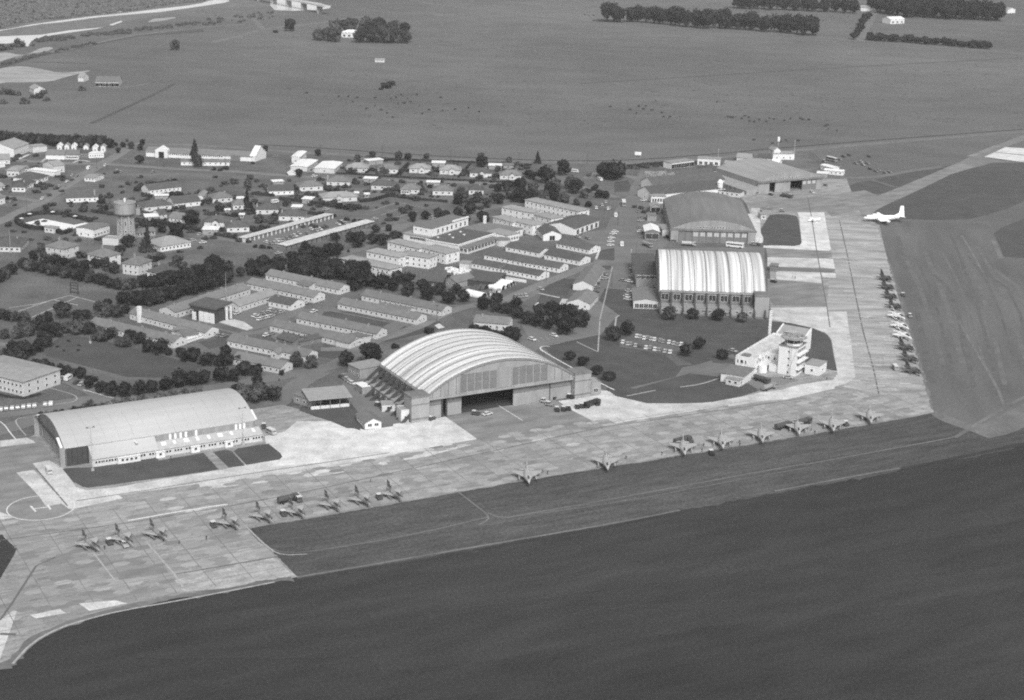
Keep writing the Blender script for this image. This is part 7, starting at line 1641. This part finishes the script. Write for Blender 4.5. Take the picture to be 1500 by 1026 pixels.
# ============================================================ AIRCRAFT
def jet_proto(style, paint):
    r = link('jet_fighter', None); big = style == 'swept'
    L = 17.5 if big else 13.2; R_ = 1.15 if big else .85; z = 2.3 if big else 1.9
    # nose points to -x
    def ring(x, ry, rz_, zc, n=12): return [(x, ry*cos(2*pi*k/n), zc+rz_*sin(2*pi*k/n)) for k in range(n)]
    mb = MB()
    if big: mb.loft([ring(-L/2,.06,.06,z-.1), ring(-L/2+2.2,.62,.6,z-.05), ring(-L/2+4,.95,.9,z), ring(-L/2+6,1.65,.95,z), ring(-.5,1.7,1.0,z), ring(4,1.35,.95,z+.1), ring(L/2-1.6,.75,.75,z+.3), ring(L/2,.2,.3,z+.5)])
    else: mb.loft([ring(-L/2,.05,.05,z-.1), ring(-L/2+1.8,.42,.45,z-.05), ring(-L/2+3.4,.65,.8,z), ring(-L/2+4.6,1.05,.8,z), ring(0,1.0,.85,z), ring(3.5,.8,.8,z), ring(L/2-1.0,.55,.6,z+.1), ring(L/2-.2,.45,.5,z+.1)])
    part('fuselage', mb, paint, r, smooth=True)
    for sy in (-1, 1):
        if big: pts = [(-2.2,.9),(4.0,5.9),(5.6,5.9),(5.2,.9)]
        else: pts = [(-1.9,.7),(3.0,4.15),(4.0,4.15),(4.0,.7)]
        zz = z-.35; t = .16; v = [(x, sy*y, zz+(y*.02)) for x, y in pts]; mb = MB()
        mb.add(v + [(a, b_, c+t) for a, b_, c in v], [(0,1,2,3),(4,5,6,7),(0,1,5,4),(1,2,6,5),(2,3,7,6),(3,0,4,7)]); part('wing', mb, m_jwing if style == 'delta' and paint is m_jet['camo'] else paint, r)
        pts = [(5.6,.4),(7.4,2.9),(8.4,2.9),(8.0,.4)] if big else [(4.4,.35),(5.9,1.9),(6.5,1.9),(6.1,.35)]
        zz = z+.2 if big else z+.55; v = [(x, sy*y, zz - (y*.25 if big else 0)) for x, y in pts]; mb = MB()
        mb.add(v + [(a, b_, c+.1) for a, b_, c in v], [(0,1,2,3),(4,5,6,7),(0,1,5,4),(1,2,6,5),(2,3,7,6),(3,0,4,7)]); part('tailplane', mb, paint, r)
        mb = MB(); yy = 3.4 if big else 2.2; mb.loft([ring(-2.2,.05,.05,z-.9,8), ring(-1.2,.32,.32,z-.9,8), ring(1.6,.32,.32,z-.9,8), ring(2.8,.05,.05,z-.9,8)]); part('drop_tank', mb, paint, r, (0, sy*yy, 0))
        mb = MB(); mb.tube((0,0,.3),(0,0,z-.6),.08); mb.tube((0,-.12,.34),(0,.12,.34),.34,n=10); part('main_wheel', mb, m_tyre, r, (1.0, sy*(1.9 if big else 1.1), 0))
    fx = [(4.2,z+.8),(7.2,z+3.4),(8.4,z+3.4),(8.2,z+.4)] if big else [(2.4,z+.7),(5.3,z+3.3),(6.5,z+3.3),(6.1,z+.4)]
    mb = MB(); mb.add([(x,-.09,q) for x, q in fx]+[(x,.09,q) for x, q in fx], [(0,1,2,3),(7,6,5,4),(0,1,5,4),(1,2,6,5),(2,3,7,6),(3,0,4,7)])
    fn = part('fin', mb, paint, r)
    mb = MB(); a, b_, c, d_ = fx
    for f0, f1 in ((.2,.45),(.7,.88)):
        def lp(p_, q_, t): return (p_[0]+(q_[0]-p_[0])*t, p_[1]+(q_[1]-p_[1])*t)
        q4 = [lp(a,b_,f0), lp(a,b_,f1), lp(d_,c,f1), lp(d_,c,f0)]
        mb.add([(x,-.12,q) for x, q in q4]+[(x,.12,q) for x, q in q4], [(0,1,2,3),(7,6,5,4),(0,1,5,4),(1,2,6,5),(2,3,7,6),(3,0,4,7)])
    if not big: part('fin_band', mb, m_cars['dark'], fn)
    mb = MB(); cx = -L/2+(4.0 if big else 3.3); mb.loft([ring(cx-1.3,.1,.1,z+.6,8), ring(cx-.4,.42,.55,z+.75,8), ring(cx+1.3,.42,.55,z+.8,8), ring(cx+2.4,.15,.15,z+.75,8)]); part('canopy', mb, m_glass, r, smooth=True)
    mb = MB(); mb.tube((-L/2-1.4,0,z-.1),(-L/2+.1,0,z-.1),.035,.05,6); part('nose_probe', mb, paint, r)
    mb = MB(); mb.tube((0,0,.3),(0,0,z-.6),.07); mb.tube((0,-.1,.28),(0,.1,.28),.28,n=10); part('nose_wheel', mb, m_tyre, r, (-L/2+(4 if big else 3),0,0))
    return r
JP = {}
def jet(style, pt, px, py, ang, label, group):
    key = (style, pt)
    if key not in JP: r = JP[key] = jet_proto(style, m_jet[pt])
    else: r = copy_tree(JP[key])
    g = G(px, py, 1.8); g2 = G(px+ang[0]*.5, py+ang[1]*.5, 1.8)
    r.location = (g.x, g.y, VZ); r.rotation_euler = (0, 0, atan2(g2.y-g.y, g2.x-g.x) + pi); r.scale = (.92,)*3 if style == 'swept' else (1,)*3; tag(r, label, 'jet fighter', group); return r
for k, q in enumerate(((133,797),(181.5,789),(232,781.5),(338,765.5),(387,755.5),(435,749),(487.4,739),(531.6,732),(578.5,724))):
    jet('delta', 'camo', q[0], q[1], (20,15), '%s camouflaged delta-winged jet from the left in the line on the slabbed apron' % ORD[k], 'camouflaged jets lined up on the near apron')
for k, q in enumerate(((773,698),(888.5,678.5),(1001.5,657),(1057.5,648),(1115.5,639),(1169,628),(1219.5,623.5),(1274.5,611.5))):
    jet('swept', 'grey', q[0], q[1], (2.6,14), '%s pale swept-wing jet from the left, nose over the grass edge' % ORD[k], 'pale swept-wing jets along the grass edge')
for k, q in enumerate(((250,140),(265,205),(288,275),(320,350),(335,425),(360,500),(378,572),(405,660),(432,745),(455,835))):
    pt = 'white' if k in (4, 5, 6) else 'dark'
    jet('delta', pt, *zp('W', *q), (17,7.5), '%s jet counted from the back of the right-hand line, painted %s' % (ORD[k], pt), 'jets in the right-hand line')
# airliner
def airliner():
    a, b_ = zw('F', 472, 690, 3), zw('F', 716, 693, 3); M_ = (a+b_)/2; d = a-b_; L = d.length
    r = thing('airliner', (M_.x, M_.y, 0), atan2(d.y, d.x)+pi, 'white propeller airliner with tall tail fin taxiing at the apron corner', 'aircraft')
    z = 2.9; R_ = 1.45
    def ring(x, ry, rz_, zc, n=16): return [(x, ry*cos(2*pi*k/n), zc+rz_*sin(2*pi*k/n)) for k in range(n)]
    mb = MB(); mb.loft([ring(-L/2,.15,.15,z-.4), ring(-L/2+.8,.8,.7,z-.25), ring(-L/2+2.4,1.35,1.35,z), ring(-L/2+4,R_,R_,z), ring(L/2-9,R_,R_,z), ring(L/2-4,1.0,1.05,z+.4), ring(L/2-.8,.4,.45,z+.9), ring(L/2,.1,.15,z+1.0)]); part('fuselage', mb, m_air, r, smooth=True)
    for sy in (-1, 1):
        pts = [(-3.2,1.0),(-1.2,13.6),(.4,13.6),(1.4,1.0)]; zz = z-.8; mb = MB(); v = [(x, sy*y, zz+y*.06) for x, y in pts]
        mb.add(v+[(p_[0],p_[1],p_[2]+.28) for p_ in v], [(0,1,2,3),(4,5,6,7),(0,1,5,4),(1,2,6,5),(2,3,7,6),(3,0,4,7)]); part('wing', mb, m_air, r)
        pts = [(L/2-3.6,.3),(L/2-1.6,5.2),(L/2-.6,5.2),(L/2-.8,.3)]; v = [(x, sy*y, z+1.0+y*.05) for x, y in pts]; mb = MB()
        mb.add(v+[(p_[0],p_[1],p_[2]+.18) for p_ in v], [(0,1,2,3),(4,5,6,7),(0,1,5,4),(1,2,6,5),(2,3,7,6),(3,0,4,7)]); part('tailplane', mb, m_air, r)
        for y in (4.6, 8.8):
            mb = MB(); mb.loft([ring(-5.2,.3,.3,0,10), ring(-4.4,.55,.6,0,10), ring(-1,.55,.6,0,10), ring(1.8,.1,.15,.1,10)]); en = part('engine', mb, m_air, r, (0, sy*y, zz+y*.06+.1), smooth=True)
            mb = MB()
            for q in range(4): aa = q*pi/2+.5; mb.bar((-5.25,0,0),(-5.25,1.7*cos(aa),1.7*sin(aa)),.05,.25)
            part('propeller', mb, m_steel, en)
            pass
        mb = MB(); mb.tube((0,0,.5),(0,0,z-1),.14); mb.tube((0,-.35,.5),(0,.35,.5),.5,n=12); part('main_wheel', mb, m_tyre, r, (0, sy*4.6, 0))
    mb = MB(); mb.tube((0,0,.4),(0,0,z-1),.1); mb.tube((0,-.2,.35),(0,.2,.35),.35,n=12); part('nose_wheel', mb, m_tyre, r, (-L/2+3.5, 0, 0))
    fx = [(L/2-7.5,z+.9),(L/2-3.6,z+3.0),(L/2-2.9,z+7.6),(L/2-.9,z+7.6),(L/2+.0,z+1.0)]
    mb = MB(); mb.add([(x,-.15,q) for x, q in fx]+[(x,.15,q) for x, q in fx], [(0,1,2,3,4),(9,8,7,6,5)]+[(k,(k+1)%5,5+(k+1)%5,5+k) for k in range(5)]); part('fin', mb, m_air, r)
    mb = MB(); mb.box(-L/2+1.2,-L/2+1.9,-.9,.9,z+.5,z+1.0); part('cockpit_windows', mb, m_glass, r)
    mb = MB()
    for q in range(14): mb.box(-L/2+4.5+q*1.25,-L/2+4.95+q*1.25,-1.46,1.46,z+.2,z+.6)
    part('cabin_windows', mb, m_glass, r)
airliner()
# small white helicopter-like light aircraft on the pale slab
r = thing('light_aircraft', zw('o', 492, 190), .15, 'small white light aircraft standing on the bright concrete', 'light aircraft')
mb = MB()
def rg(x, a, zc, n=10): return [(x, a*cos(2*pi*k/n), zc+a*sin(2*pi*k/n)) for k in range(n)]
mb.loft([rg(-3.4,.15,1.2), rg(-2.6,.55,1.2), rg(0,.62,1.3), rg(4.2,.12,1.5)]); part('fuselage', mb, m_air, r)
for sy in (-1, 1):
    mb = MB(); y0, y1 = sorted((sy*.3, sy*5)); mb.box(-1.2, .4, y0, y1, 1.9, 2.05); part('wing', mb, m_air, r)
    mb = MB(); mb.tube((0,0,.25),(0,0,1.2),.05); mb.tube((0,-.08,.25),(0,.08,.25),.25,n=8); part('wheel', mb, m_tyre, r, (-.4, sy*1.0, 0))
mb = MB(); mb.box(3.4,4.3,-.05,.05,1.5,2.7); mb.box(3.5,4.2,-1.5,1.5,1.6,1.66); part('tail', mb, m_air, r)

# ============================================================ PEOPLE, COWS, POLES
def person_mesh(seed):
    rs = random.Random(seed); st = rs.uniform(.08, .22)
    V = [(0,0,.95),(0,0,1.2),(0,0,1.42),(0,0,1.52),(0,.0,1.66),(-.1,0,.9),(-.11,st,.5),(-.11,st*.6,.06),(.1,0,.9),(.11,-st,.5),(.12,-st*1.1,.06),(-.2,0,1.4),(-.26,-.05,1.12),(-.25,.08,.86),(.2,0,1.4),(.26,.05,1.12),(.25,-.06,.86)]
    E = [(0,1),(1,2),(2,3),(3,4),(0,5),(5,6),(6,7),(0,8),(8,9),(9,10),(2,11),(11,12),(12,13),(2,14),(14,15),(15,16)]
    R_ = [.16,.15,.15,.06,.11,.1,.07,.05,.1,.07,.05,.08,.05,.045,.08,.05,.045]
    me = bpy.data.meshes.new('person'); me.from_pydata(V, E, []); o = bpy.data.objects.new('person', me); COL.objects.link(o)
    m_ = o.modifiers.new('skin', 'SKIN'); 
    for k, r_ in enumerate(R_): me.skin_vertices[0].data[k].radius = (r_, r_) if me.skin_vertices else (.1, .1)
    me.skin_vertices[0].data[0].use_root = True
    s_ = o.modifiers.new('sub', 'SUBSURF'); s_.levels = 1; s_.render_levels = 1
    dg = bpy.context.evaluated_depsgraph_get(); me2 = bpy.data.meshes.new_from_object(o.evaluated_get(dg)); bpy.data.objects.remove(o)
    me2.materials.clear(); me2.materials.append(m_cloth); me2.materials.append(m_skin)
    for p_ in me2.polygons: p_.material_index = 1 if p_.center.z > 1.5 else 0
    return me2
try: PM = [person_mesh(k) for k in range(3)]
except Exception as ex:
    print('person fallback', ex); PM = []
ppl = [('S',970,358,'walking on the slabs below the fourth camouflaged jet'),('S',842,378,'standing below the third camouflaged jet'),('S',492,405,'crouched near the first camouflaged jet'),('T',1160,120,'walking behind the eighth camouflaged jet'),('T',915,200-0,'beyond the seventh camouflaged jet')[:4] if False else ('U',1298,345,'standing on the apron right of the second pale jet'),
  ('V',110,330,'standing left of the third pale jet'),('V',340,282,'between the third and fourth pale jets'),('V',330,312,'kneeling under the third pale jet wing'),('V',537,262,'at the wingtip of the fourth pale jet'),('V',538,280,'on the grass by the fourth pale jet'),('V',930,195,'at the wingtip of the middle pale jet'),('V',950,212,'on the grass beside the middle pale jet'),
  ('o',328,640,'left figure of the pair walking on the bright apron strip'),('o',348,645,'right figure of the pair walking on the bright apron strip'),('U',725,440,'by the cart right of the first pale jet'),('U',760,450,'second figure right of the first pale jet'),('O',1203,672,'near the edge of the control tower lawn'),('K',1022,975,'crossing the street below the lowest hut'),('R',835,415,'dark figure on the near grass plot')]
for k, q in enumerate(ppl):
    if PM:
        o = link('person', PM[k % 3], None, zw(q[0], q[1], q[2]) + Vector((0, 0, VZ)), k*1.7); o.scale = (1.05,)*3
        tag(o, 'person in dark overalls ' + q[3], 'person', 'ground crew on the airfield')
def cow_mesh():
    mb = MB()
    def rg(x, a, b_, zc, n=8): return [(x, a*cos(2*pi*k/n), zc+b_*sin(2*pi*k/n)) for k in range(n)]
    mb.loft([rg(-1.0,.25,.35,1.0), rg(-.7,.36,.42,.98), rg(0,.4,.45,.95), rg(.7,.38,.42,1.0), rg(1.0,.2,.3,1.05)])
    mb.loft([rg(-1.0,.18,.22,1.15), rg(-1.35,.14,.18,1.0), rg(-1.6,.15,.16,.85), rg(-1.85,.09,.09,.7)])
    for x in (-.75, .75):
        for y in (-.22, .22): mb.tube((x,y,.75),(x+.04,y,.35),.12,.07,6); mb.tube((x+.04,y,.35),(x,y,0),.07,.06,6)
    mb.tube((1.0,0,1.15),(1.15,0,.5),.03,.03,5); return mb.mesh('cow', m_hide)
CM = cow_mesh(); rs = random.Random(44)
def herd(zone, pts, lab, grp):
    for k, q in enumerate(pts):
        o = link('cow', CM, None, zw(zone, *q), rs.random()*6.28); o.scale = (1.1,)*3; tag(o, lab, 'cow', grp)
herd('I', [(198,362),(212,372),(222,362),(240,375),(246,374),(276,384),(282,398),(303,398),(190,386),(168,374),(102,364),(462,348),(500,398),(510,400),(518,400),(545,404),(555,395),(570,400),(572,412),(588,415),(606,408),(630,414),(655,406),(690,411),(710,404),(745,404),(752,407),(772,408),(827,430),(836,426),(838,440),(868,444),(255,344),(650,488),(678,482),(696,478),(736,479),(588,476),(640,402),(300,402)], 'dark cow grazing on the wide far pasture right of centre', 'cattle on the far right pasture')
herd('H', [(288,428),(330,428),(350,452),(370,433),(410,482),(448,434),(448,468),(475,487),(500,500),(518,437),(540,432),(550,460),(563,421),(575,456),(580,457),(590,436),(605,452),(643,468),(655,504),(685,487),(738,433),(525,520),(745,490),(632,418),(905,495),(860,478),(800,485),(148,412)], 'dark cow grazing round the lone bush on the middle pasture', 'cattle on the middle pasture')
herd('I', [(560,40),(600,44),(650,48),(700,52),(752,58),(790,60),(820,72),(850,58),(905,60),(15,52),(30,56),(45,55)], 'dark cow in the far paddock between shelter belts', 'cattle in the far paddock')
def pole(zone, x, y, h_, label, r0=.16, head='lamp'):
    r = thing('lamp_post' if head == 'lamp' else 'pole', zw(zone, x, y), TAXI, label, 'lamp post' if head == 'lamp' else 'pole'); mb = MB(); mb.tube((0,0,0),(0,0,h_),r0,r0*.6); mb.box(-.5,.5,-.5,.5,0,.9); part('post', mb, m_steel, r)
    if head == 'lamp':
        mb = MB(); mb.bar((-1.1,0,h_),(1.1,0,h_),.1,.1); mb.box(-1.5,-.9,-.25,.25,h_-.15,h_+.35); mb.box(.9,1.5,-.25,.25,h_-.15,h_+.35); part('lamps', mb, m_dconc, r)
pole('a', 848, 880, 17, 'floodlight pole at the left end of the near hangar annex'); pole('b', 786, 530, 15, 'floodlight pole at the right end of the near hangar annex')
pole('B', 482, 505, 6, 'thin pole beside the left village street', .1, None)
pole('d', 1200, 505, 9, 'floodlight pole in front of the rearmost hangar'); pole('h', 145, 745, 13, 'tall pole with white cap beside the wide dark-roofed house', .12, None)
pole('F', 52, 338, 8, 'short pole at the corner of the far vehicle yard', .12, None); pole('J', 645, 650, 3, 'white goal post on the lower field', .12, None)
r = thing('billboard', zw('E', 396, 190), 0, 'small white signboard on posts on the country road verge', 'sign'); blk(r, 'board', -2.4, 2.4, -.1, .1, 1.6, 4.0, m_white); blk(r, 'post', -2, -1.8, -.08, .08, 0, 1.6, m_steel); blk(r, 'post', 1.8, 2, -.08, .08, 0, 1.6, m_steel)
for k, (x, y) in enumerate(((855,205),(942,205),(1010,205),(1060,165))[:1]):
    pass
r = thing('goal_frame', zw('J', 533, 300), BARR, 'dark goal frame standing on the upper sports field', 'goal'); mb = MB()
for a, b_ in (((-2.6,0,0),(-2.6,0,6)),((2.6,0,0),(2.6,0,6)),((-2.6,0,3),(2.6,0,3)),((-2.6,0,6),(2.6,0,6)),((-2.6,0,0),(-2.6,3,0)),((-2.6,0,4.4),(2.6,0,4.4))): mb.bar(a, b_, .35, .5)
part('frame', mb, m_strut, r)
for k, (zn, x, y, wh) in enumerate((('P',40,312,'beside the left village street'),('P',96,274,'beside the left village street'),('P',142,248,'beside the left village street'),('P',240,245,'along the road by the open green'),('P',330,249,'along the road by the open green'),('P',420,256,'along the road by the open green'),
    ('P',470,229,'along the country road'),('P',560,231,'along the country road'),('P',660,236,'along the country road'),('P',760,240,'along the country road'),('P',860,240,'along the country road'),('P',640,470,'beside the camp street'),('P',720,444,'beside the camp street'),('P',800,414,'beside the camp street'),('P',905,330,'beside the main camp road'),('P',896,420,'beside the main camp road'))):
    r = thing('utility_pole', zw(zn, x, y), .3, '%s wooden utility pole, counted from the left, %s' % (ORD[k], wh), 'pole', 'utility poles along the streets')
    mb = MB(); mb.tube((0,0,0),(0,0,8.5),.14,.1,6); part('post', mb, m_bark, r); blk(r, 'crossarm', -1.1, 1.1, -.06, .06, 7.6, 7.75, m_bark)
# scrap yard pieces by the main road and fence posts on the plain
mb = MB(); rs = random.Random(71)
for k in range(60):
    g = zw('e', rs.uniform(340,640), rs.uniform(160,255)); a = rs.random()*pi; l_ = rs.uniform(2,6); mb.bar((g.x-cos(a)*l_/2,g.y-sin(a)*l_/2,.5),(g.x+cos(a)*l_/2,g.y+sin(a)*l_/2,.6),rs.uniform(.5,1.4),rs.uniform(.4,1.0))
tag(part('stacked_materials', mb, m_conc, None), 'jumble of stacked pipes and boards in the storage yard', 'stacked materials', kind='stuff')
mb = MB()
for k in range(26):
    g = zw('l', rs.uniform(290,540), rs.uniform(195,275)); a = rs.random()*pi; l_ = rs.uniform(1.5,5); mb.bar((g.x-cos(a)*l_/2,g.y-sin(a)*l_/2,.5),(g.x+cos(a)*l_/2,g.y+sin(a)*l_/2,.6),rs.uniform(.6,1.6),rs.uniform(.4,1.2))
tag(part('stacked_materials', mb, m_rwhite, None), 'heap of white boxes and boards beside the tar-black roof', 'stacked materials', kind='stuff')
# tussocks breaking up the wide pastures
def tussocks():
    rs = random.Random(5); mb = MB()
    for (x0, y0, x1, y1, n) in ((850,60,1500,190,500),(400,60,900,190,350),(500,110,800,180,120),(880,90,1400,180,200)):
        for k in range(n):
            g = G(rs.uniform(x0,x1), rs.uniform(y0,y1)); r_ = rs.uniform(.4,1.3); h_ = rs.uniform(.15,.45); n_ = 5
            mb.add([(g.x+r_*rs.uniform(1,2.6)*cos(2*pi*q/n_), g.y+r_*sin(2*pi*q/n_), 0) for q in range(n_)]+[(g.x,g.y,h_)], [(q,(q+1)%n_,n_) for q in range(n_)])
    tag(part('tussocks', mb, m_leaf[1], None), 'low dark tussocks scattered over the wide pasture', 'tussocks', kind='stuff')
tussocks()
# ============================================================ AIR
mb = MB(); mb.box(-4600, 4600, -1000, 7100, -1, CAM_H+6)
hz = part('haze', mb, [], None); M_ = bpy.data.materials.new('haze_air'); M_.use_nodes = True; t = M_.node_tree; t.nodes.clear()
o_ = t.nodes.new('ShaderNodeOutputMaterial'); v = t.nodes.new('ShaderNodeVolumePrincipled'); v.inputs['Color'].default_value = (.9,.9,.9,1); v.inputs['Density'].default_value = 0.00005
t.links.new(v.outputs[0], o_.inputs['Volume']); hz.data.materials.append(M_); tag(hz, kind='stuff')
print('objects', len(bpy.data.objects))
